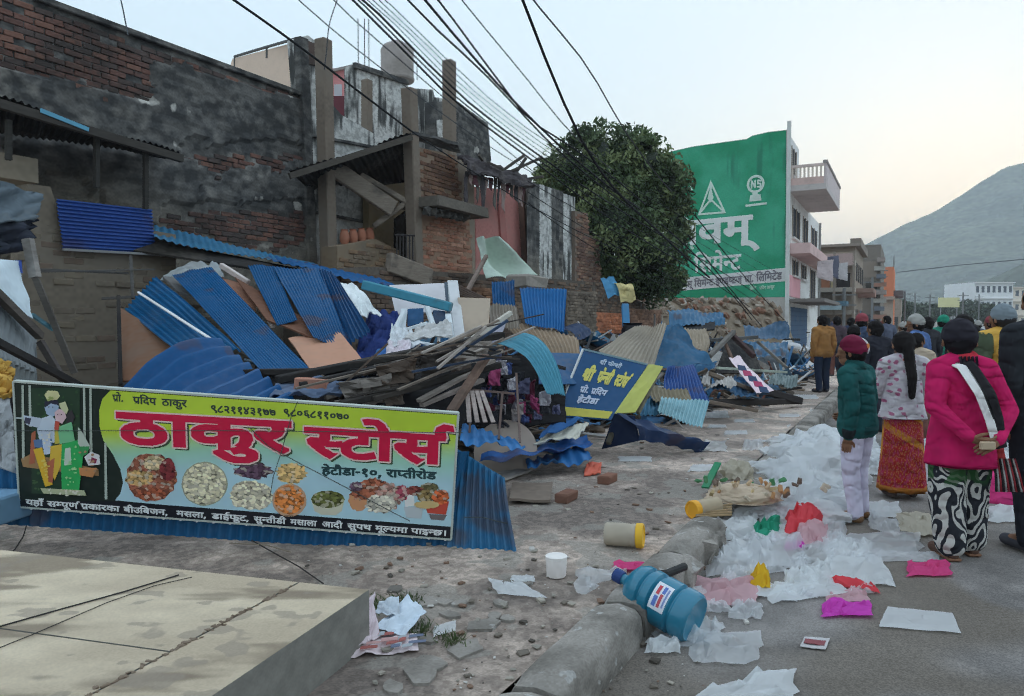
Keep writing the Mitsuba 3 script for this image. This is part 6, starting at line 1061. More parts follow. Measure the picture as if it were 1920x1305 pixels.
film('pale pink knotted bag with scraps inside before the red bag', around(1522, 1008, 66, 36), .10, 'rose_film', name='plastic_bag', cat='plastic bag', lift=.09)
film('small magenta bag tucked under the pale pink knotted bag', around(1490, 1026, 40, 14), .05, 'magenta_film', name='plastic_bag', cat='plastic bag')
film('green bag lying left of the red bag', [(1410, 1018), (1475, 1000), (1462, 978), (1414, 988)], .12, 'green_film', name='plastic_bag', cat='plastic bag')
film('yellow bag in front of the cloudy film', around(1425, 1094, 40, 26), .07, 'yellow_film', name='plastic_bag', cat='plastic bag', lift=.08)
film('thin pink sheet on the pavement behind the neck of the bottle', around(1180, 1064, 62, 16), .03, 'pink_film')
film('cream flattened sack beside the feet of the woman in magenta', [(1690, 1000), (1760, 1010), (1744, 962), (1676, 964)], .05, 'cream_film', name='sack', cat='sack')
film('white sheet at the right edge beyond the woman in magenta', around(1890, 966, 80, 30), .06, 'white_film')
film('white sheet by the hem of the orange and red skirt', around(1640, 958, 100, 30), .06, 'white_film')
film('thin white sheet on the pavement beside the beige sack', [(1288, 886), (1350, 884), (1340, 872), (1300, 872)], .02, 'white_film')
film('clear film at the tip of the dark navy roof sheet', around(1334, 838, 60, 20), .05)
film('clear upright film on the pavement behind the white heap', around(1412, 836, 40, 20), .09)
film('torn white paper near the red plate', around(1190, 862, 66, 10), .015, 'white_film')
film('white paper under the aqua corrugated sheet', around(1346, 778, 44, 14), .03, 'white_film')
film('white scrap on the slab side of the pavement by the newspaper', around(834, 1182, 44, 20, 6), .02, 'white_film')
film('thin white film rag lying on the concrete slab', [(170, 1120), (330, 1136), (320, 1130), (200, 1108)], .01, 'plastic_film')
for i, (x, y, w) in enumerate(((1505, 802, 60), (1480, 780, 40), (1395, 790, 40), (1440, 756, 40), (1510, 745, 50), (1380, 812, 46), (1452, 842, 40), (1538, 770, 40), (1490, 720, 40), (1345, 800, 36))):
    film('white paper scrap flattened on the pavement beside the far heap', around(x, y, w, w * .16), .012, 'white_film', group='paper scraps on the far pavement', n=10, name='paper_scrap', cat='paper')
# the white heap left of the boy, bag by bag
def bag(px, py, r, hz, seed, mat, label, group=None):
    p, z0 = surf(px, py); m = trimesh.creation.icosphere(2, 1.0); m.vertices *= (.72 + .5 * np.random.default_rng(seed).random((len(m.vertices), 1)) ** 1.5); m = m.subdivide().subdivide(); v = m.vertices
    q = v * 1.8 + seed * 4.1; ridge = 1 - np.abs(2 * meshkit.fbm(q, 3, seed) - 1); r2 = 1 - np.abs(2 * meshkit.noise(q * 3 + 5, seed) - 1)
    s = .90 + .16 * ridge ** 2 + .05 * r2; v = v * s[:, None]; v[:, 2] = np.where(v[:, 2] < 0, v[:, 2] * .15, v[:, 2])
    m.vertices = v * [r, r * .9, hz * .72] + p + [0, 0, .02]; add('plastic_bag', m, mat, smooth=False, label=label, cat='plastic bag', group=group)
hp = [(1520, 950, .42, .22), (1470, 952, .35, .20), (1535, 935, .38, .28), (1500, 920, .42, .40), (1460, 905, .40, .30), (1540, 900, .42, .45), (1500, 880, .40, .42), (1555, 868, .44, .42), (1460, 872, .36, .22), (1520, 852, .46, .34), (1580, 850, .44, .40), (1475, 850, .40, .22), (1640, 880, .36, .25), (1440, 930, .30, .16), (1850, 900, .40, .35), (1890, 905, .40, .30), (1860, 870, .5, .5), (1820, 850, .5, .5), (1760, 900, .4, .3), (1540, 970, .26, .14), (1420, 962, .24, .12)]
for i, (x, y, r, hz) in enumerate(hp):
    right = x > 1700
    bag(x, y, r, hz, 50 + i, 'white_film' if i % 3 else 'plastic_film', 'white plastic bag in the pile on the far side of the women' if right else 'crumpled white plastic bag in the big heap behind and left of the boy', 'white bags beyond the women' if right else 'white bags heaped behind the boy')
for i, (pts, l) in enumerate((([(1440, 890), (1545, 880), (1540, 850), (1460, 852)], 'bluish white sheet draped on the left of the white heap'), ([(1500, 900), (1590, 890), (1580, 840), (1500, 846)], 'white sheet draped over the top of the white heap'), ([(1430, 960), (1560, 966), (1560, 930), (1450, 926)], 'white sheet at the front foot of the white heap'))):
    add('plastic_sheet', crumple(pts, .16, 80 + i, 50, 5.0, .28), 'white_film', label=l, cat='plastic sheet')
# beige sack of scraps
p = gnd(1395, 935); k = thing('scrap_sack', 'torn beige sack of vegetable scraps spilled on the pavement before the white heap', 'sack')
m = trimesh.creation.icosphere(4, 1.0); v = m.vertices; s = .8 + .5 * (meshkit.fbm(v * 2.2, 4, 3) - .3); v = v * s[:, None]; v[:, 2] = np.where(v[:, 2] < 0, v[:, 2] * .1, v[:, 2]); m.vertices = v * [.34, .22, .13] + p; add('sacking', m, 'paint', k, (.42, .33, .24), .5)
g = np.random.default_rng(4); SC = [(.42, .22, .10), (.40, .30, .16), (.50, .42, .32), (.14, .10, .075), (.46, .34, .22), (.07, .22, .10)]
for i in range(46):
    m = rough_block(.06, .03, .025, .008, i, .008); m.apply_transform(trimesh.transformations.euler_matrix(*(g.random(3) * 3))); m.apply_translation(p + [g.normal(0, .24), g.normal(0, .13), .04 + .10 * g.random()]); add('scrap', m, 'paint', k, SC[i % 6], .4)
bag(1384, 898, .15, .20, 97, 'cream_film', 'knotted cream bag on top of the beige sack of scraps')
add('green_strap', bar(gnd(1322, 915), gnd(1346, 884) + UP * .08, .06, .02), 'paint', k, (.02, .17, .08), .3)
# jars, cup
def jar(label, a, b, r, body, lid, za):
    k = thing('plastic_jar', label, 'jar'); A_, B_ = np.array(a), np.array(b); d = unit(B_ - A_); L = np.linalg.norm(B_ - A_)
    R = trimesh.geometry.align_vectors([0, 0, 1], d); M = R.copy(); M[:3, 3] = A_
    add('body', lathe([(0, 0), (r * .9, 0), (r, r * .12), (r, L * .62), (r * .94, L * .66), (r, L * .7), (r * .98, L * .8), (r * .92, L * .82), (0, L * .82)], 24).apply_transform(M), 'gloss', k, body, .5, 40)
    add('lid', lathe([(0, L * .82), (r * 1.06, L * .82), (r * 1.08, L * .86), (r * 1.08, L * .97), (r * 1.0, L), (r * .85, L), (r * .82, L * .975), (0, L * .975)], 28).apply_transform(M), 'gloss', k, lid, .2, 40); return k
a, b = gnd(1135, 1022, .13) + UP * .075, gnd(1200, 1028, .13) + UP * .08
jar('cloudy plastic jar with a yellow lid lying on the pavement', a, b + (b - a) * .1, .072, (.36, .31, .24), (.62, .36, .03), 0)
a, b = gnd(1345, 962, .13) + UP * .06, gnd(1296, 972, .13) + UP * .062
k = jar('jar with an orange lid lying behind the pavement rubbish', a, b, .062, (.34, .27, .18), (.64, .31, .03), 0)
for i in range(5): q0, q1 = gnd(1305, 962 + 3 * i, .15), gnd(1372, 950 + 5 * i, .16); add('stick', bar(q0 + UP * .02, q1 + UP * .02, .012), 'wood_mix', k, (.26, .18, .10), .3)
p = gnd(1043, 1080, .13); k = thing('plastic_cup', 'short white plastic tub standing on the pavement', 'tub')
add('body', lathe([(0, 0), (.050, 0), (.055, .006), (.058, .05), (.060, .1), (.055, .108), (0, .108)], 26).apply_translation(p), 'gloss', k, (.62, .57, .54), .2, 40); add('lid', lathe([(0, .1), (.061, .1), (.062, .115), (.052, .12), (0, .12)], 26).apply_translation(p), 'gloss', k, (.66, .61, .58), .2, 40)
# newspaper
nk = thing('newspaper', 'crumpled printed newspaper leaning on the end of the concrete slab', 'newspaper')
for i, (pts, c) in enumerate((([(655, 1230), (785, 1218), (778, 1176), (672, 1186)], (.56, .47, .48)), ([(662, 1222), (712, 1200), (700, 1150), (690, 1170)], (.50, .42, .44)), ([(700, 1188), (760, 1200), (800, 1165), (762, 1146)], (.46, .52, .58)), ([(704, 1170), (750, 1178), (748, 1152), (712, 1160)], (.42, .46, .50)))):
    P = [gnd(x, y, .14) for x, y in pts]; 
    if i: P = [q + UP * h for q, h in zip(P, ((.01, .02, .10, .12), (.03, .03, .05, .07), (.05, .05, .09, .09))[i - 1])]
    add('sheet', flat_sheet(P, .002, dent=.03, seed=60 + i, nu=14, nv=14, freq=4), 'paint', nk, c, .35)
g = np.random.default_rng(6)
for i in range(16):
    u, v = .08 + .8 * g.random(), .1 + .75 * g.random(); c = [gnd(x, y, .158) for x, y in ((655, 1230), (785, 1218), (778, 1176), (672, 1186))]; q = (1 - u) * (1 - v) * c[0] + u * (1 - v) * c[1] + u * v * c[2] + (1 - u) * v * c[3]
    w, h = .03 + .05 * g.random(), .015 + .03 * g.random(); add('print_block', flat_sheet([q, q + [w, .01, .004], q + [w, h, .004], q + [0, h, 0]], .002, nu=3, nv=3, dent=.004), 'paint', nk, [(.30, .10, .09), (.12, .14, .20), (.30, .32, .34), (.42, .25, .24)][i % 4], .3)
# the water bottle
scene['mat_bottle_blue'] = {'type': 'principled', 'base_color': rgb((.02, .17, .27)), 'roughness': .16, 'specular': .6, 'spec_trans': .25, 'eta': 1.4} if False else {'type': 'twosided', 'bsdf': {'type': 'principled', 'base_color': rgb((.02, .185, .29)), 'roughness': .17, 'specular': .6, 'clearcoat': .4}}
wb = thing('water_bottle', 'big dented blue water dispenser bottle lying across the kerb', 'bottle')
Bt, Nk = np.array([.838, 3.62, .128]), np.array([.560, 3.86, .225]); d = unit(Nk - Bt); M = trimesh.geometry.align_vectors([0, 0, 1], d); M[:3, 3] = Bt - d * .07
prof = [(0, .012), (.09, .012), (.118, .0), (.132, .012), (.137, .04), (.137, .085), (.120, .096), (.120, .102), (.137, .113), (.137, .20), (.119, .212), (.119, .219), (.137, .232), (.137, .27), (.119, .281), (.119, .288), (.136, .30), (.133, .33), (.115, .365), (.08, .392), (.045, .405), (.032, .415), (.029, .43), (.029, .47), (.0, .47)]
prof = [(r_ * .93, z_ * .96) for r_, z_ in prof]; m = lathe(prof, 48); v = m.vertices; a = np.arctan2(v[:, 1], v[:, 0]); dent = .012 * (meshkit.fbm(np.stack([np.cos(a) * 1.5, np.sin(a) * 1.5, v[:, 2] * 7], -1), 3, 4) - .5) * (np.hypot(v[:, 0], v[:, 1]) > .06)
m.vertices = v * (1 + dent[:, None] * 6 * np.array([1, 1, 0])); m.apply_transform(M); add('body', m, 'bottle_blue', wb, smooth=50)
add('cap', lathe([(.0, .425), (.034, .425), (.036, .435), (.036, .472), (.032, .477), (0, .477)], 24).apply_transform(M), 'gloss', wb, (.02, .045, .15), .1, 40)
def wrap(a0, a1, z0, z1, r):
    A_, Z = np.meshgrid(np.linspace(a0, a1, 12), np.linspace(z0, z1, 4), indexing='ij'); m = shell(np.stack([r * np.cos(A_), r * np.sin(A_), Z], -1), .0012); m.apply_transform(M); return m
ca = math.atan2(*((np.linalg.inv(M)[:3, :3] @ unit(np.array([0, 0, H]) + [0.05, 0, .4] - Bt))[[1, 0]]))
lk = add('label', wrap(ca - .55, ca + .55, .115, .20, .1300), 'gloss', wb, (.58, .60, .64), .2)
for i, (a0, a1, z0, z1, c) in enumerate(((-.42, -.02, .165, .185, (.10, .16, .42)), (.04, .40, .168, .184, (.46, .06, .08)), (-.40, .10, .143, .158, (.42, .08, .10)), (.14, .44, .140, .156, (.10, .16, .42)), (-.35, .38, .124, .133, (.20, .25, .45)))): add('print', wrap(ca + a0, ca + a1, z0, z1, .1318), 'gloss', lk, c, .2)
# odds and ends
add('black_pipe', tube([gnd(1215, 1078, .18), gnd(1250, 1076, .19), gnd(1284, 1062, .2)], .022, 10), 'gloss', col=(.02, .02, .02), dirt=.3, label='short black pipe on the kerb behind the bottle', cat='pipe')
k = thing('snack_wrapper', 'small dark red and white wrapper lying flat on the road', 'wrapper'); c = [gnd(*q, .008) for q in ((1500, 1212), (1548, 1218), (1556, 1198), (1508, 1194))]
add('foil', flat_sheet(c, .003, dent=.006, seed=5), 'gloss', k, (.42, .40, .40), .3); c2 = [.8 * q + .2 * sum(c) / 4 + UP * .006 for q in c]; c2 = [c2[0] * .8 + c2[3] * .2, c2[1] * .8 + c2[2] * .2, c2[2] * .75 + c2[1] * .25, c2[3] * .75 + c2[0] * .25]; add('print', flat_sheet(c2, .003, dent=.004, seed=6), 'gloss', k, (.20, .05, .06), .3)
add('red_plate', flat_sheet([gnd(*q, .17) for q in ((1095, 888), (1126, 884), (1128, 868), (1100, 870))], .012, dent=.03), 'gloss', col=(.50, .10, .06), dirt=.4, label='red orange plastic fragment at the foot of the blue sheets', cat='plate')
for c, col, l in (([(955, 938), (1032, 940), (1036, 905), (960, 908)], (.16, .125, .10), 'flat brown board on the pavement by the blue sheet end'), ([(905, 915), (1000, 880), (990, 872), (900, 895)], (.34, .31, .28), 'pale board leaning on the ground behind the blue sheet end')): add('board', flat_sheet([gnd(*q, .17) for q in c], .02, dent=.012, seed=9), 'paint', col=col, dirt=.6, label=l, cat='board')
for x, y, l in ((1139, 897, 'single red brick lying on the pavement near the red fragment'), (1062, 931, 'brown brick lying right of the flat brown board')):
    add('loose_brick', rough_block(.22, .11, .075, .01, x, .006).apply_transform(frame(gnd(x, y, .17), ST, LT, UP)), 'brick_mix', col=(.20, .10, .07), dirt=.3, label=l, cat='brick')
for i, (x, y, s, l) in enumerate(((1318, 1030, .17, 'big broken kerb lump on the left of the hole'), (1345, 1012, .12, 'smaller broken kerb lump at the back of the hole'), (1288, 1075, .13, 'kerb lump wedged beside the neck of the bottle'))):
    add('concrete_lump', rough_block(s * 1.6, s, s, .03, i, .03).apply_transform(frame(gnd(x, y, .08), ST, LT, UP)), 'kerb_concrete', label=l, cat='concrete')
p = gnd(1888, 935, 0); m = trimesh.creation.icosphere(4, 1.0); v = m.vertices; v = v * (.75 + .4 * meshkit.fbm(v * 1.6, 4, 8))[:, None]; v[:, 2] = np.where(v[:, 2] < 0, v[:, 2] * .1, v[:, 2]); m.vertices = v * [.34, .25, .30] + p; add('pink_bundle', m, 'cloth', col=(.50, .04, .16), dirt=.5, smooth=True, label='bright pink cloth bundle on the ground at the right edge', cat='bundle')
# grit, leaf litter and paper crumbs on the pavement; weeds at the slab
g = np.random.default_rng(15); bits = {}
for i in range(800):
    near = g.random() < .75
    x, y = (500 + 900 * g.random(), 860 + 440 * g.random()) if near else (900 + 650 * g.random(), 760 + 200 * g.random())
    p, z = surf(x, y); 
    if y > 1085 and x < 700 or np.linalg.norm(p) > 14: continue
    s = .004 + .022 * g.random() ** 4; m = rough_block(s * 2, s * 1.3, s * .6, s * .15, i, s * .2); m.apply_transform(trimesh.transformations.rotation_matrix(g.random() * 6.28, [0, 0, 1])); m.apply_translation(p + UP * .006); bits.setdefault(i % 6, []).append(m)
for c, ms in bits.items(): add('grit', ms, 'paint', col=[(.13, .11, .09), (.22, .20, .17), (.07, .06, .05), (.42, .40, .37), (.16, .10, .07), (.28, .25, .21)][c], dirt=.3, kind='stuff', label=['brown', 'grey', 'black', 'pale', 'rusty', 'sandy'][c] + ' grit and crumbs scattered on the pavement', cat='grit')
tri_ = []
for i in range(420):
    cx, cy = [(700, 1140), (790, 1185), (845, 1200), (735, 1130), (770, 1130)][i % 5]; p = gnd(cx + g.normal(0, 14), cy + g.normal(0, 7), .135); d = np.array([g.normal(0, .02), g.normal(0, .02), .015 + .03 * g.random()]); w = np.array([.003, .002, 0]); tri_.append([p - w, p + w, p + d])
V = np.array(tri_).reshape(-1, 3); add('weeds', trimesh.Trimesh(V, np.arange(len(V)).reshape(-1, 3), process=False), 'leaf', col=(.06, .085, .03), dirt=.5, kind='stuff', label='low weeds growing in the cracks by the concrete slab', cat='weeds')
# flat stones and worn patches showing in the pavement, and dead leaves
g = np.random.default_rng(33)
for i in range(46):
    x, y = 700 + 480 * g.random(), 1090 + 215 * g.random(); p = gnd(x, y, .128)
    if (p - K0) @ LT < .5 or (x < 720 and y > 1080): continue
    s = .03 + .045 * g.random() ** 1.5; a = np.linspace(0, 2 * np.pi, 9, endpoint=False); r = s * (.7 + .5 * g.random(9)); q = Polygon(np.stack([r * np.cos(a) * 1.4, r * np.sin(a)], 1)); m = extr(q.buffer(.004), .018); m.apply_transform(trimesh.transformations.rotation_matrix(g.random() * 6.28, [0, 0, 1])); m.apply_translation(p + UP * -.006)
    add('paving_stone', m, 'kerb_concrete', 'sidewalk')
# many thin torn bags between the kerb and the people's feet
g = np.random.default_rng(58); sites = [(1340, 1150), (1400, 1150), (1390, 1040), (1440, 1070), (1480, 1060), (1500, 1090), (1530, 1050), (1420, 1020), (1470, 1000), (1440, 985), (1560, 1010), (1590, 1030), (1620, 1045), (1500, 1120), (1540, 1080), (1320, 1010), (1300, 1130), (1250, 1215), (1330, 1180), (1380, 1085), (1480, 965), (1520, 960), (1660, 985), (1400, 975), (1610, 1110), (1350, 990), (1455, 1110)]
NMS = ['clear', 'cloudy', 'whitish']
for i, (x, y) in enumerate(sites):
    w = 50 + 45 * g.random(); film('thin clear torn bag scrap among the rubbish along the kerb', around(x + g.normal(0, 6), y + g.normal(0, 4), w, w * (.30 + .2 * g.random()), g.normal(0, 4)), .05 + .06 * g.random(), ['plastic_film', 'plastic_film', 'white_film'][i % 3], n=26, group='clear bag scraps along the kerb', name='plastic_scrap', cat='plastic scrap', rag=.2, freq=3.5)
# ================================================================ people: one continuous body each, clothes over it
def blob(bones, edge=.03, smooth=8, seg=14):
    """a continuous skin over bones given as ((point, radius), (point, radius))"""
    out = []
    for (p, r), (q, s) in bones:
        a = m3.Manifold.sphere(r, seg).translate(list(map(float, p))); b = m3.Manifold.sphere(s, seg).translate(list(map(float, q))); out.append(m3.Manifold.batch_hull([a, b]))
    m = as_mesh(m3.Manifold.batch_boolean(out, m3.OpType.Add).refine_to_length(edge)); m.merge_vertices()
    if smooth: trimesh.smoothing.filter_taubin(m, iterations=smooth)
    return m
def wrinkle(m, amp, f, seed=0):
    n = m.vertex_normals; m.vertices = m.vertices + n * (amp * 2 * (meshkit.fbm(m.vertices * [f, f, f * .7] + seed, 3, seed) - .5))[:, None]; return m
def loft(rings, n=40, folds=0, amp=0.0, seed=0):
    """a hanging garment: rings (x, y, z, half width, half depth) from top to hem"""
    R = np.array(rings, float); t = np.linspace(0, 1, 26); R = np.stack([np.interp(t * (len(R) - 1), np.arange(len(R)), R[:, k]) for k in range(5)], 1)
    a = np.linspace(0, 2 * np.pi, n, endpoint=False); V = np.zeros((len(R), n, 3))
    for i, (x, y, z, w, d) in enumerate(R):
        k = 1 + amp * (i / 25) * (np.sin(folds * a + seed) * .6 + .8 * (meshkit.noise(np.stack([np.cos(a) * 3, np.sin(a) * 3, a * 0 + i * .12 + seed], -1), seed) - .5))
        V[i] = np.stack([x + w * k * np.cos(a), y + d * k * np.sin(a), z + 0 * a], 1)
    f = []
    for i in range(len(R) - 1):
        for j in range(n): f.append([i * n + j, (i + 1) * n + j, (i + 1) * n + (j + 1) % n, i * n + (j + 1) % n])
    V = V.reshape(-1, 3); f = np.array(f); F_ = np.vstack([f[:, [0, 1, 2]], f[:, [0, 2, 3]]]); N = len(V)
    V = np.vstack([V, V[:n].mean(0), V[-n:].mean(0) + [0, 0, .02]]); j = np.arange(n); L = (len(R) - 1) * n
    F_ = np.vstack([F_, np.stack([np.full(n, N), j, (j + 1) % n], 1), np.stack([np.full(n, N + 1), L + (j + 1) % n, L + j], 1)]); m = trimesh.Trimesh(V, F_, process=False); m.fix_normals(); return m
def hand(wr, d, side, palmn, h, curl=.5):
    """palm, thumb and five fingers from the wrist wr along d; palmn: the way the palm faces"""
    d, nn = unit(d), unit(palmn); nn = unit(nn - d * (nn @ d)); w = np.cross(d, nn) * side; k = h / 1.6
    B = [((wr, .024 * k), (wr + d * .03 * k, .022 * k))]
    for i, (o, L) in enumerate(((-.030, .068), (-.010, .078), (.010, .073), (.029, .056))):
        kn = wr + d * .085 * k + w * o * k; B += [((wr + d * .02 * k + w * o * .6 * k, .016 * k), (kn, .0125 * k))]
        p1 = kn + unit(d + nn * curl * .5) * L * .5 * k; p2 = p1 + unit(d * .7 + nn * curl * 1.3) * L * .32 * k; p3 = p2 + unit(d * .35 + nn * curl * 1.8) * L * .24 * k
        B += [((kn, .0105 * k), (p1, .0095 * k)), ((p1, .0095 * k), (p2, .0088 * k)), ((p2, .0088 * k), (p3, .0078 * k))]
    t0 = wr + d * .025 * k - w * .026 * k; t1 = t0 + unit(d * .7 - w * .7 + nn * .35) * .036 * k; t2 = t1 + unit(d * .9 - w * .25 + nn * .4) * .032 * k
    return B + [((wr + d * .015 * k, .018 * k), (t0, .014 * k)), ((t0, .0135 * k), (t1, .0115 * k)), ((t1, .0112 * k), (t2, .0092 * k))]
SKIN = (.20, .105, .065)
def joints(h, stance=.0, lean=0.0, arms=None, width=1.0):
    J = {}
    J['pelvis'] = np.array([0, 0, .545]); J['waist'] = np.array([0, lean * .3, .63]); J['chest'] = np.array([0, lean * .7, .745]); J['neck'] = np.array([0, lean + .005, .85]); J['head'] = np.array([0, lean * 1.25 + .02, .935])
    for s, n in ((-1, 'l'), (1, 'r')):
        st = stance * s
        J['hip' + n] = np.array([.052 * s * width, 0, .52]); J['knee' + n] = np.array([.06 * s, .015 + st * .5, .285]); J['ankle' + n] = np.array([.062 * s, -.01 + st, .05]); J['toe' + n] = np.array([.075 * s, .10 + st, .022])
        J['sh' + n] = np.array([.094 * s * width, lean * .9 - .005, .812]); J['el' + n] = np.array([.122 * s * width, -.025 + lean * .4, .635]); J['wr' + n] = np.array([.120 * s * width, .02, .49])
    for k, v in (arms or {}).items(): J[k] = np.array(v, float)
    return {k: v * h for k, v in J.items()}
def person(label, pos, yaw, h, top, bottom, hair=(.012, .010, .010), shoes=(.05, .04, .035), cap=None, kind='trousers', topmat='cloth', bottommat='cloth', long=0, stance=.02, lean=.0, arms=None, width=1.0, detail=True, hands=None, skin=SKIN, group=None, turn=0.0, hood=False, pony=False, topwr=.008, puff=1.0, k=None):
    """yaw: the way the person faces, in degrees to the right of the camera's forward direction"""
    k = thing('person', label, 'person', group); J = joints(h, stance, lean, arms, width); e = .028 if detail else .05; sg_ = 14 if detail else 10
    M = trimesh.transformations.rotation_matrix(-math.radians(yaw), [0, 0, 1]); M[:3, 3] = pos; ht = math.radians(turn)
    def put(m): m.apply_transform(M); return m
    def limb(*c): return [((J[a], ra * h), (J[b], rb * h)) for (a, ra), (b, rb) in zip(c, c[1:])]
    hd = J['head']; fw = np.array([math.sin(ht), math.cos(ht), 0]); sd = np.array([math.cos(ht), -math.sin(ht), 0])
    # body
    B = limb(('neck', .036), ('head', .040)) + limb(('pelvis', .075), ('waist', .068), ('chest', .075), ('neck', .04))
    for n in 'lr':
        B += limb(('chest', .065), ('sh' + n, .04)) + limb(('sh' + n, .038), ('el' + n, .026), ('wr' + n, .018)) + limb(('pelvis', .07), ('hip' + n, .06), ('knee' + n, .036), ('ankle' + n, .024)) + limb(('ankle' + n, .024), ('toe' + n, .018))
    B += [((hd + fw * .008 * h + UP * .012 * h, .062 * h), (hd - fw * .012 * h + UP * .012 * h, .062 * h)), ((hd + UP * 0, .052 * h), (hd + fw * .030 * h - UP * .040 * h, .036 * h)),
          ((hd + fw * .062 * h - UP * .004 * h, .008 * h), (hd + fw * .074 * h - UP * .022 * h, .010 * h))]
    for s in (-1, 1): B += [((hd + sd * s * .058 * h - fw * .008 * h, .010 * h), (hd + sd * s * .064 * h - fw * .012 * h - UP * .018 * h, .008 * h)), ((hd + fw * .054 * h + sd * s * .022 * h + UP * .012 * h, .012 * h), (hd + fw * .050 * h + sd * s * .030 * h - UP * .012 * h, .014 * h))]
    if detail:
        for n, s in (('l', -1), ('r', 1)):
            dd = J['wr' + n] - J['el' + n]; pn = (hands or {}).get(n, (-s, .35, 0)); B += hand(J['wr' + n] + unit(dd) * .012 * h, (hands or {}).get('d' + n, dd), s, pn, h, (hands or {}).get('curl', .55))
    else:
        for n, s in (('l', -1), ('r', 1)):
            dd = unit(J['wr' + n] - J['el' + n]); B += hand(J['wr' + n] + dd * .01 * h, dd, s, (-s, .3, 0), h, .5)
    add('body', put(blob(B, .016 if detail else .035, 4, sg_)), 'cloth', k, skin, .25, True)
    for s in (-1, 1):
        p = hd + fw * .061 * h + sd * s * .024 * h + UP * .006 * h; m = trimesh.creation.icosphere(1, .006 * h).apply_translation(p); add('eye', put(m), 'gloss', k, (.02, .015, .012), .0)
    # hair
    if hair is not None:
        HB = [((hd - fw * .008 * h + UP * .018 * h, .067 * h), (hd - fw * .018 * h + UP * .002 * h, .066 * h))]
        if pony: HB += [((hd - fw * .062 * h - UP * .005 * h, .034 * h), (J['neck'] - fw * .085 * h - UP * .02 * h, .030 * h)), ((J['neck'] - fw * .085 * h - UP * .02 * h, .030 * h), (J['chest'] - fw * .115 * h, .028 * h)), ((J['chest'] - fw * .115 * h, .028 * h), (J['waist'] - fw * .115 * h + UP * .0, .018 * h))]
        else: HB += [((hd - fw * .03 * h - UP * .01 * h, .05 * h), (hd - fw * .03 * h - UP * .035 * h, .042 * h))]
        add('hair', put(wrinkle(blob(HB, .02, 4), .003, 60)), 'cloth', k, hair, .5, True)
    if cap is not None:
        m = blob([((hd - fw * .006 * h + UP * .030 * h, .070 * h), (hd - fw * .014 * h + UP * .016 * h, .072 * h))], .02, 4); m = trimesh.intersections.slice_mesh_plane(m, [0, -.25 * math.cos(ht), 1], hd + UP * .006 * h, cap=True)
        c = add('cap', put(wrinkle(m, .002, 50)), 'cloth', k, cap, .5, True)
    # clothes
    w = puff
    TB = limb(('pelvis', .082 * w), ('waist', .082 * w), ('chest', .080 * w), ('neck', .046))
    if long == 0: TB = TB[1:] if False else TB
    for n, s in (('l', -1), ('r', 1)):
        TB += limb(('chest', .070 * w), ('sh' + n, .046 * w)) + limb(('sh' + n, .045 * w), ('el' + n, .036 * w), ('wr' + n, .026 * w)) + limb(('chest', .06), ('hip' + n, .068 * w)) + limb(('sh' + n, .05), ('neck', .048))
    tm = blob(TB, .022 if detail else .045, 7, sg_)
    if long > 0:
        zb = (.545 - long) * h; lf = loft([(0, J['chest'][1], J['chest'][2] - .02 * h, .095 * h * w, .075 * h * w), (0, J['waist'][1], .63 * h, .102 * h * w, .088 * h * w), (0, 0, .53 * h, .118 * h * w, .098 * h * w), (0, 0, zb, .128 * h * w, .108 * h * w)], 44, 5, .05, int(h * 100) % 7)
        tm = trimesh.util.concatenate([tm, lf])
    add('jacket' if long < .05 else 'coat', put(wrinkle(tm, topwr, 9, 3)), topmat, k, top, .7, True)
    if kind == 'trousers':
        PB = limb(('waist', .066), ('pelvis', .076))
        for n in 'lr': PB += limb(('pelvis', .072), ('hip' + n, .066), ('knee' + n, .048), ('ankle' + n, .040))
        pm_ = blob(PB, .022 if detail else .05, 6, sg_); add('trousers', put(wrinkle(pm_, .007, 10, 5)), bottommat, k, bottom, .6, True)
    elif kind == 'skirt':
        add('skirt', put(loft([(0, 0, .60 * h, .082 * h, .07 * h), (0, 0, .52 * h, .105 * h, .09 * h), (0, .0, .3 * h, .118 * h, .105 * h), (0, .0, .045 * h, .135 * h, .122 * h)], 56, 9, .10, 2)), bottommat, k, bottom, .6, True)
    for n in 'lr':
        sb = blob([((J['ankle' + n] - [0, .022 * h, .022 * h], .026 * h), (J['toe' + n] + [0, .005 * h, .0], .023 * h))], .02, 3, 10); sb.vertices[:, 2] = np.maximum(sb.vertices[:, 2], .004); add('shoe', put(sb), 'paint', k, shoes, .4, True)
    return k, J, M, put
def loc(M, p): return M[:3, :3] @ np.asarray(p, float) + M[:3, 3]
# patterned cloths (printed, woven designs of the garments themselves)
def g2(px, py, z=0.0): return gnd(px, py, z)
BOYP, W1P, W2P = g2(1606, 975), g2(1690, 932), g2(1798, 1042)
def skirt_fn(p, n, uv):
    z = p.z; a = dr.atan2(p.y - float(W1P[1]), p.x - float(W1P[0])) * .25 + .12 * noise(z * 3, 1, 2); t = z + .16 * a * 2
    c = mix((.34, .020, .018), (.52, .20, .02), smoothstep(.60, .62, t)); band = smoothstep(.38, .39, t) * (1 - smoothstep(.44, .45, t)); c = mix(c, (.48, .17, .02), band)
    d1, d2, w = voronoi(a * 60, z * 34); c = mix(c, (.58, .34, .12), (1 - smoothstep(.16, .26, d1)) * .75 * (1 - smoothstep(.60, .64, t))); c = mix(c, (.40, .05, .16), smoothstep(.7, .75, w) * .5 * (1 - smoothstep(.60, .64, t)))
    hem = 1 - smoothstep(.11, .12, z); return mix(c, (.50, .20, .03), hem * .8)
bsdf('skirt_print', fold(principled(mikit.proc(skirt_fn), .75, .2, sheen=.3)))
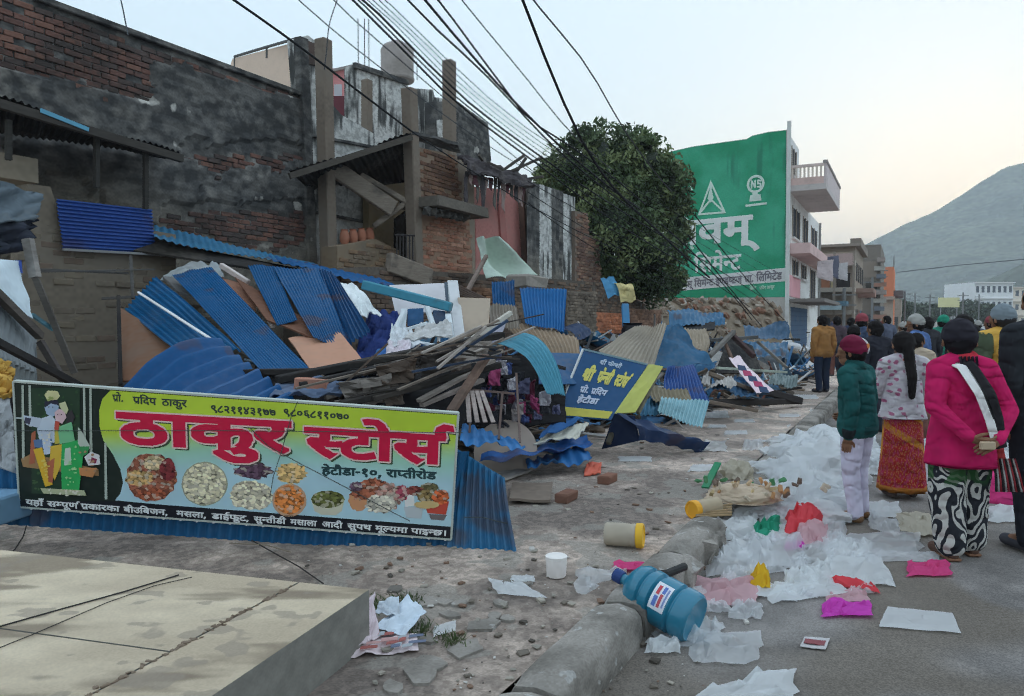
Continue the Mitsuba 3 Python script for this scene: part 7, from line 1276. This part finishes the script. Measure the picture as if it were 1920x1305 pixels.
def kurta_fn(p, n, uv):
    x = p.x - float(W1P[0]); d1, d2, w = voronoi(x * 16 + 5, p.z * 15); c = mix((.60, .57, .58), (.50, .44, .48), noise(x * 30, p.z * 60, 1))
    st = smoothstep(.018, .022, dr.abs(x + .01)) ; m = (1 - smoothstep(.26, .36, d1 + .18 * noise(x * 70, p.z * 70, 3))) * smoothstep(.25, .3, w); c = mix(c, (.38, .07, .17), m * .85 * smoothstep(.035, .05, dr.abs(x)))
    return c
bsdf('kurta_print', fold(principled(mikit.proc(kurta_fn), .85, .2, sheen=.3)))
def pants_fn(p, n, uv):
    x, z, y = p.x, p.z, p.y; a = fbm(x * 6 + 3, y * 6, z * 3.2, 3); b = dr.sin((a * 9 + z * 2.2 + x * 5) * 7.5); c = mix((.52, .50, .46), (.022, .024, .03), smoothstep(-.15, .1, b))
    gm = smoothstep(.50, .56, fbm(x * 14, y * 14, z * 14, 2)) * smoothstep(.46, .54, z); c = mix(c, (.03, .10, .03), gm * .9); return c
bsdf('floral_print', fold(principled(mikit.proc(pants_fn), .8, .2)))
# ---- the boy
k, J, M, put = person('boy in dark green jacket and lilac trousers standing beside the white heap', BOYP, -38, 1.41, (.012, .070, .068), (.50, .47, .57), hair=(.012, .01, .01), shoes=(.15, .075, .03), cap=(.13, .012, .035), stance=.015, lean=.02, turn=-12,
    arms=dict(ell=(-.130, -.035, .65), wrl=(-.125, -.01, .485), elr=(.13, .0, .66), wrr=(.10, .09, .60)), width=1.05, puff=1.2, topwr=.012)
hd = J['head']; h = 1.43
for a0, c in ((-.5, (.60, .58, .58)),):
    A_ = np.linspace(-.5, 2.4, 14); P = [loc(M, hd + np.array([.050, -.012, .02]) * h + np.array([.004, -.056 * math.cos(t), .056 * math.sin(t)]) * h) for t in A_]; add('cap_stripe', tube(P, .010, 6), 'cloth', k, c, .3)
m = trimesh.creation.cylinder(.02, .006, sections=14); m.apply_transform(frame([0, 0, 0], [1, 0, 0], [0, 0, 1], [0, -1, 0])); m.apply_translation(hd + np.array([.03, -.078, .035]) * h); add('cap_badge', put(m), 'cloth', k, (.48, .18, .06), .3)
for z, r, c in ((.505, 1.02, (.010, .045, .045)),): add('waistband', put(loft([(0, 0, .525 * h, .118 * h, .098 * h), (0, 0, z * h, .120 * h, .100 * h), (0, 0, .485 * h, .112 * h, .094 * h)], 40, 30, .02, 1)), 'cloth', k, c, .4, True)
for n in 'lr': add('cuff', put(blob([((J['wr' + n] + (J['el' + n] - J['wr' + n]) * .16, .036 * h), (J['wr' + n] + (J['el' + n] - J['wr' + n]) * .02, .030 * h))], .02, 4)), 'cloth', k, (.012, .016, .018), .3, True)
add('collar', put(blob([((J['neck'] - [0, .012, .0], .054 * h), (J['neck'] + [0, .004, .02 * h], .050 * h))], .02, 4)), 'cloth', k, (.012, .06, .058), .4, True)
# ---- woman in white kurta and orange red skirt
k, J, M, put = person('woman with waist long black ponytail, white patterned kurta and orange red skirt', W1P, 14, 1.45, (.6, .56, .58), (.4, .1, .03), kind='skirt', topmat='kurta_print', bottommat='skirt_print', long=.055, pony=True, shoes=(.05, .03, .03), width=1.08, puff=1.08, turn=-10,
    arms=dict(ell=(-.138, .02, .66), wrl=(-.10, .12, .62), elr=(.138, .02, .66), wrr=(.10, .12, .60)))
add('neck_trim', put(blob([((J['neck'] - [0, .01, .03], .052 * 1.45), (J['neck'] + [0, 0, .0], .046 * 1.45))], .02, 4)), 'cloth', k, (.44, .07, .05), .4, True)
# ---- woman in the magenta coat
h = 1.53
k, J, M, put = person('woman in magenta coat and black and white floral trousers, hands clasped behind her', W2P, 2, h, (.42, .012, .085), (.3, .3, .3), hair=(.012, .011, .013), cap=(.020, .018, .024), bottommat='floral_print', long=.145, shoes=(.10, .055, .04), stance=.035, width=1.04, puff=1.12, lean=.012, turn=12,
    arms=dict(ell=(-.142, -.055, .655), wrl=(-.055, -.150, .545), elr=(.165, -.05, .64), wrr=(.055, -.165, .535)), hands=dict(l=(0, .5, .5), r=(0, .6, -.4), dl=(.9, -.35, -.25), dr=(-.85, -.2, -.35), curl=.8), topwr=.007)
PB = []
for n in 'lr': PB += [((J['hip' + n], .078 * h), (J['knee' + n], .074 * h)), ((J['knee' + n], .074 * h), (J['ankle' + n] + [0, 0, .03], .064 * h))]
add('wide_trousers', put(wrinkle(blob(PB, .025, 5), .012, 8, 9)), 'floral_print', k, smooth=True)
def drape(pts, w, m, c, dirt=.3, nm='scarf', n=26):
    """a scarf tail through local points"""
    P = np.array(pts, float); t = np.linspace(0, 1, n); Q = np.stack([np.interp(t * (len(P) - 1), np.arange(len(P)), P[:, j]) for j in range(3)], 1); V = np.zeros((n, 5, 3))
    for j, o in enumerate(np.linspace(-.5, .5, 5)): V[:, j] = Q + np.array([w * o, -.008 * (j % 2), .25 * w * o])
    add(nm, put(shell(V, .008)), 'cloth', k, c, dirt, True)
nk_ = J['neck']; by = -.125 * h
drape([nk_ + [-.11, -.02, .0], nk_ + [-.06, -.125, -.04], [-.02, by - .035, .72 * h], [.035, by - .05, .62 * h], [.065, by - .07, .53 * h]], .055, M, (.62, .60, .58))
drape([nk_ + [-.02, -.06, .03], nk_ + [.01, -.13, -.05], [.045, by - .035, .72 * h], [.085, by - .05, .62 * h], [.10, by - .07, .50 * h]], .065, M, (.02, .018, .02))
drape([nk_ + [-.085, -.05, .0], nk_ + [-.03, -.135, -.05], [.008, by - .042, .72 * h], [.06, by - .058, .62 * h]], .016, M, (.03, .03, .03))
add('neck_scarf', put(wrinkle(blob([((nk_ + [-.05, .0, -.01], .058), (nk_ + [.055, -.005, .01], .058)), ((nk_ + [.0, -.03, .01], .062), (nk_ + [.0, .03, .01], .060))], .02, 4), .006, 20)), 'cloth', k, (.42, .03, .045), .5, True)
for i in range(5): drape([nk_ + [-.05 + .025 * i, -.088, .03], nk_ + [-.045 + .025 * i, -.092, -.03]], .010, M, (.03, .02, .03), nm='scarf_check', n=5)
bgk = add('shoulder_bag', put(blob([(([.17, -.06, .50 * h], .055), ([.19, -.05, .42 * h], .065))], .03, 4)), 'cloth', k, (.26, .03, .03), .5, True)
for i in range(12): drape([[.14 + .012 * i, -.12, .44 * h], [.15 + .014 * i, -.13, .36 * h], [.16 + .016 * i, -.12, .30 * h]], .006, M, [(.03, .03, .03), (.45, .42, .40), (.30, .04, .05)][i % 3], nm='fringe', n=6)
add('paper_packet', put(cham(.09, .03, .05, .006).apply_translation([-.015, -.205 * h, .515 * h])), 'paint', k, (.48, .36, .24), .5)
for n in 'lr': m = cham(.085, .235, .018, .006); m.apply_translation(J['ankle' + n] * [1, 1, 0] + [0, .035 * h, .010]); add('sandal_sole', put(m), 'paint', k, (.20, .10, .06), .4)
# ---- men at the right edge
k, J, M, put = person('man in grey knit cap, yellow quilted vest and dark trousers beyond the woman in magenta', g2(1876, 876), 5, 1.70, (.50, .29, .06), (.035, .042, .06), hair=(.02, .018, .018), cap=(.16, .19, .21), shoes=(.03, .03, .035), width=1.2, puff=1.2, topwr=.012, turn=-20)
SB_ = []
for n in 'lr': SB_ += [((J['sh' + n], .064 * 1.7), (J['el' + n], .052 * 1.7)), ((J['el' + n], .052 * 1.7), (J['wr' + n], .038 * 1.7))]
for n in 'lr': add('sleeve', put(wrinkle(blob([((J['sh' + n] + [0, 0, -.02], .064 * 1.7), (J['el' + n], .052 * 1.7)), ((J['el' + n], .052 * 1.7), (J['wr' + n], .038 * 1.7))], .03, 4), .008, 9)), 'cloth', k, (.06, .075, .045), .5, True)
for z in (.56, .61, .66, .71): add('quilt_seam', put(loft([(0, J['waist'][1] * .8, (z + .004) * 1.7, .1195 * 1.7, .104 * 1.7), (0, J['waist'][1] * .8, z * 1.7, .1195 * 1.7, .104 * 1.7)], 30)), 'cloth', k, (.40, .22, .04), .3, True)
person('man in black jacket and dark trousers cut by the right edge of the photo', g2(1950, 1032), 0, 1.80, (.020, .022, .026), (.018, .020, .026), hair=(.014, .012, .012), shoes=(.05, .05, .06), width=1.2, puff=1.15, topwr=.010)
p = at(1543, 640, 15.2); person('man in tan jacket and navy trousers standing beyond the boy in the maroon hat', [p[0], p[1], .13], -10, 1.55, (.30, .145, .05), (.02, .028, .05), shoes=(.05, .05, .06), width=1.15, puff=1.2)
# ---- the crowd farther up the street
CR = [(1588, 12.0, 1.60, (.03, .03, .04), 'person in black jacket close behind the boy'), (1640, 10.5, 1.56, (.022, .022, .03), 'person in black shawl left of the long haired woman'), (1612, 14.5, 1.62, (.05, .07, .12), 'person in slate blue jacket between the boy and the black shawl'), (1716, 9.5, 1.50, (.40, .32, .24), 'person in cream top between the two women'), (1728, 11.0, 1.58, (.08, .14, .30), 'person in blue jacket between the two women'), (1738, 14, 1.62, (.03, .03, .035), 'person in black coat above the cream top'),
      (1762, 16, 1.62, (.03, .19, .13), 'person with green hood far behind the woman in magenta'), (1812, 10.5, 1.60, (.025, .022, .025), 'person in black jacket right behind the shoulder of the woman in magenta'), (1834, 12.5, 1.58, (.30, .04, .07), 'person in red shawl left of the man with the grey cap'), (1852, 15, 1.64, (.22, .07, .09), 'person in rust red jacket behind the man with the grey cap'), (1806, 17, 1.66, (.12, .12, .15), 'person in grey jacket far behind the red check scarf'), (1905, 11.5, 1.66, (.28, .03, .06), 'person in crimson top at the right edge beyond the black jacket'),
      (1574, 20, 1.62, (.07, .05, .06), 'small far person in brown jacket left of the maroon hat'), (1560, 24, 1.62, (.25, .05, .07), 'small far person in dark red left of the maroon hat'), (1596, 22, 1.60, (.04, .05, .09), 'small far person in navy above the boy'), (1622, 24, 1.64, (.28, .05, .06), 'small far person in red right of the boy'), (1650, 26, 1.62, (.06, .06, .07), 'small far person in charcoal above the long haired woman'), (1668, 22, 1.66, (.09, .10, .14), 'small far person in blue grey above the long haired woman'), (1695, 20, 1.62, (.20, .16, .13), 'small far person in tan right of the long haired woman'), (1704, 28, 1.64, (.22, .04, .06), 'tiny far person in maroon right of the long haired woman'), (1634, 32, 1.64, (.05, .05, .06), 'tiny far person in black by the orange house'), (1610, 34, 1.64, (.20, .18, .17), 'tiny far person in pale grey by the dark house'), (1660, 36, 1.64, (.10, .04, .05), 'tiny far person in plum in the middle of the far street'), (1780, 24, 1.64, (.05, .05, .06), 'small far person in black under the yellow hoarding'), (1798, 30, 1.64, (.26, .06, .07), 'tiny far person in red under the yellow hoarding'), (1826, 22, 1.66, (.08, .08, .10), 'small far person in dark grey before the long white block')]
g = np.random.default_rng(41)
for i, (px, Y, h, c, l) in enumerate(CR):
    p = at(px, 610, Y); person(l, [p[0] + g.uniform(-.12, .12), p[1], 0.0], float(g.uniform(-50, 60)), h + float(g.uniform(-.14, .08)), c, tuple(x * .6 for x in (.08, .08, .11)) if i % 3 else (.14, .06, .05), detail=False, width=1.05 + .12 * g.random(), puff=1.08 + .15 * g.random(), stance=float(g.uniform(-.03, .03)), group='people in the crowd up the street', kind='skirt' if i % 5 == 3 else 'trousers', cap=(.02, .19, .12) if 'green hood' in l else [None, None, (.22, .05, .06), None, (.28, .27, .25), None, (.06, .07, .12)][i % 7], turn=float(g.uniform(-40, 40)))
# parked two wheelers and goods under the green building, seen as a small clutter
sc = thing('motor_scooter', 'white scooter parked at the corner under the green building', 'scooter'); o = at(1500, 655, 30); o[2] = .13; X = unit([1, .25, 0]); Z = UP
def sp_(x, z, y=0): return o + X * x + Z * z + np.array([-.25, 1, 0]) * y
for x in (-.6, .6): w_ = trimesh.creation.torus(.2, .05); w_.apply_transform(frame(sp_(x, .25), X, UP, np.cross(X, UP))); add('wheel', w_, 'paint', sc, (.02, .02, .02), .3, 40)
add('body', blob([((sp_(-.65, .55), .16), (sp_(-.1, .45), .14)), ((sp_(-.1, .35), .12), (sp_(.35, .35), .10)), ((sp_(.4, .4), .12), (sp_(.52, .95), .10)), ((sp_(-.7, .6), .14), (sp_(-.5, .7), .13))], .06, 5), 'gloss', sc, (.55, .56, .58), .3, True)
add('seat', bar(sp_(-.75, .76), sp_(-.05, .74), .24, .1, r=.03), 'gloss', sc, (.02, .02, .02), .2); add('handlebar', bar(sp_(.5, 1.02, -.3), sp_(.5, 1.02, .3), .035), 'metal', sc, (.05, .05, .05), .2); add('headlight', trimesh.creation.icosphere(2, .08).apply_translation(sp_(.58, .92)), 'gloss', sc, (.5, .5, .5), .1, True)
# ================================================================ overhead cables, each in its own upright plane along the street
def cable(label, pts, s, r=.012, sag=.0, col=(.012, .013, .015), group=None, s1=None):
    n = len(pts); P = []
    for i, (x, y) in enumerate(pts): P.append(on_plane(x, y, s + ((s1 - s) * i / (n - 1) if s1 is not None else 0)))
    P = np.array(P)
    if pts[0][1] < 0: P = np.vstack([P[0] + unit(P[0] - P[1]) * 9.0 - UP * .4, P])                # it comes from a pole behind the camera
    d = np.r_[0, np.cumsum(np.linalg.norm(np.diff(P, axis=0), axis=1))]; t = np.linspace(0, d[-1], 40)
    from scipy.interpolate import PchipInterpolator
    r = r * .82; Q = np.stack([PchipInterpolator(d, P[:, k])(t) for k in range(3)], 1)
    return add('power_cable', tube(Q, r, 6), 'paint', col=col, dirt=.1, label=label, cat='cable', group=group, smooth=True)
cable('thick cable slanting from the top left down to the ruined house', [(380, -40), (545, 75), (660, 162), (770, 245)], 4.2, .014)
cable('thick cable carrying on over the ruin to the tree', [(770, 245), (860, 300), (930, 262), (1000, 328), (1060, 372)][:1] + [(900, 330), (1020, 400), (1160, 470)], 4.2, .009)
cable('thin grey cable above the thick one at left', [(500, -60), (560, 0), (720, 132), (1000, 325)], 3.6, .006, col=(.06, .065, .07))
cable('second thin grey cable crossing the water tank', [(590, -40), (625, 0), (745, 108), (870, 215), (1005, 326)], 3.2, .006, col=(.06, .065, .07))
names = ['lowest', 'second lowest', 'third lowest', 'fourth', 'fifth', 'sixth', 'topmost']
for i in range(7):
    o = i * 7
    cable(f'{names[i]} black cable of the dense bundle running down to the tree', [(618 + 9 * i, -40), (662 + 10 * i, 0), (860 + 7 * i, 196 - 4 * i), (1008 + 6 * i, 308 - 5 * i), (1150 + 8 * i, 414 - 9 * i), (1300 + 9 * i, 506 - 9 * i), (1405 + 10 * i, 575 - 10 * i)], 2.6 - .08 * i, .0105 if i in (0, 2) else (.007 if i == 1 else .0042))
cable('black cable above the dense bundle, left one of four', [(735, -40), (765, 0), (905, 135), (1050, 285), (1200, 400)], 1.9, .009)
cable('black cable above the dense bundle, second of four', [(765, -40), (797, 0), (940, 165), (1055, 278), (1200, 392)], 1.7, .011)
cable('black cable above the dense bundle, third of four', [(790, -40), (822, 0), (925, 138), (1000, 230), (1060, 268), (1210, 384)], 1.5, .008)
cable('thin grey cable above the dense bundle, rightmost of four', [(835, -40), (866, 0), (975, 132), (1072, 250), (1150, 320)], 1.3, .005, col=(.07, .07, .075))
cable('heavy black cable falling steeply in front of the tree', [(960, -50), (980, 0), (1030, 128), (1088, 258), (1140, 340), (1230, 430), (1330, 520)], .9, .012)
cable('thin cable right of the heavy steep one', [(970, -40), (1000, 0), (1092, 112), (1178, 255), (1260, 360)], .7, .006, col=(.05, .05, .055))
cable('thin cable looping up beside the bare concrete pillar', [(608, 130), (612, 98), (616, 55), (632, 0), (642, -30)], 6.9, .010, col=(.05, .05, .055))
cable('short thin wire in the sky at the far left', [(220, -30), (228, 5), (240, 66)], 6.0, .008, col=(.10, .11, .12))
cable('cable crossing the green painted wall, left one', [(1240, 420), (1330, 505), (1410, 600)], 3.0, .016); cable('cable crossing the green painted wall, middle one', [(1290, 440), (1352, 520), (1440, 625)], 2.6, .016); cable('cable crossing the green painted wall, right one', [(1300, 400), (1372, 490), (1470, 600)], 2.2, .013)
add('power_cable', tube([at(1680, 511, 70), at(1800, 497, 60), at(1990, 480, 50)], .03, 5), 'paint', col=(.06, .06, .065), dirt=.1, label='long thin cable crossing in front of the wooded hill', cat='cable')
for i in range(3): cable(f'{["upper", "middle", "lower"][i]} drooping wire over the wrecked stalls in the middle', [(990, 340 + 20 * i), (1080, 392 + 26 * i), (1180, 450 + 26 * i), (1300, 520 + 22 * i)], 4.0 - .4 * i, .007)
# ---------------------------------------------------------------- the palette that the mixed paints read
_p = np.array(PAL + [(0, 0, 0)] * (1024 - len(PAL)), np.float32)
assert len(PAL) <= 1024, len(PAL)
PALR, PALG, PALB = (mi.Float(np.ascontiguousarray(_p[:, k])) for k in range(3))
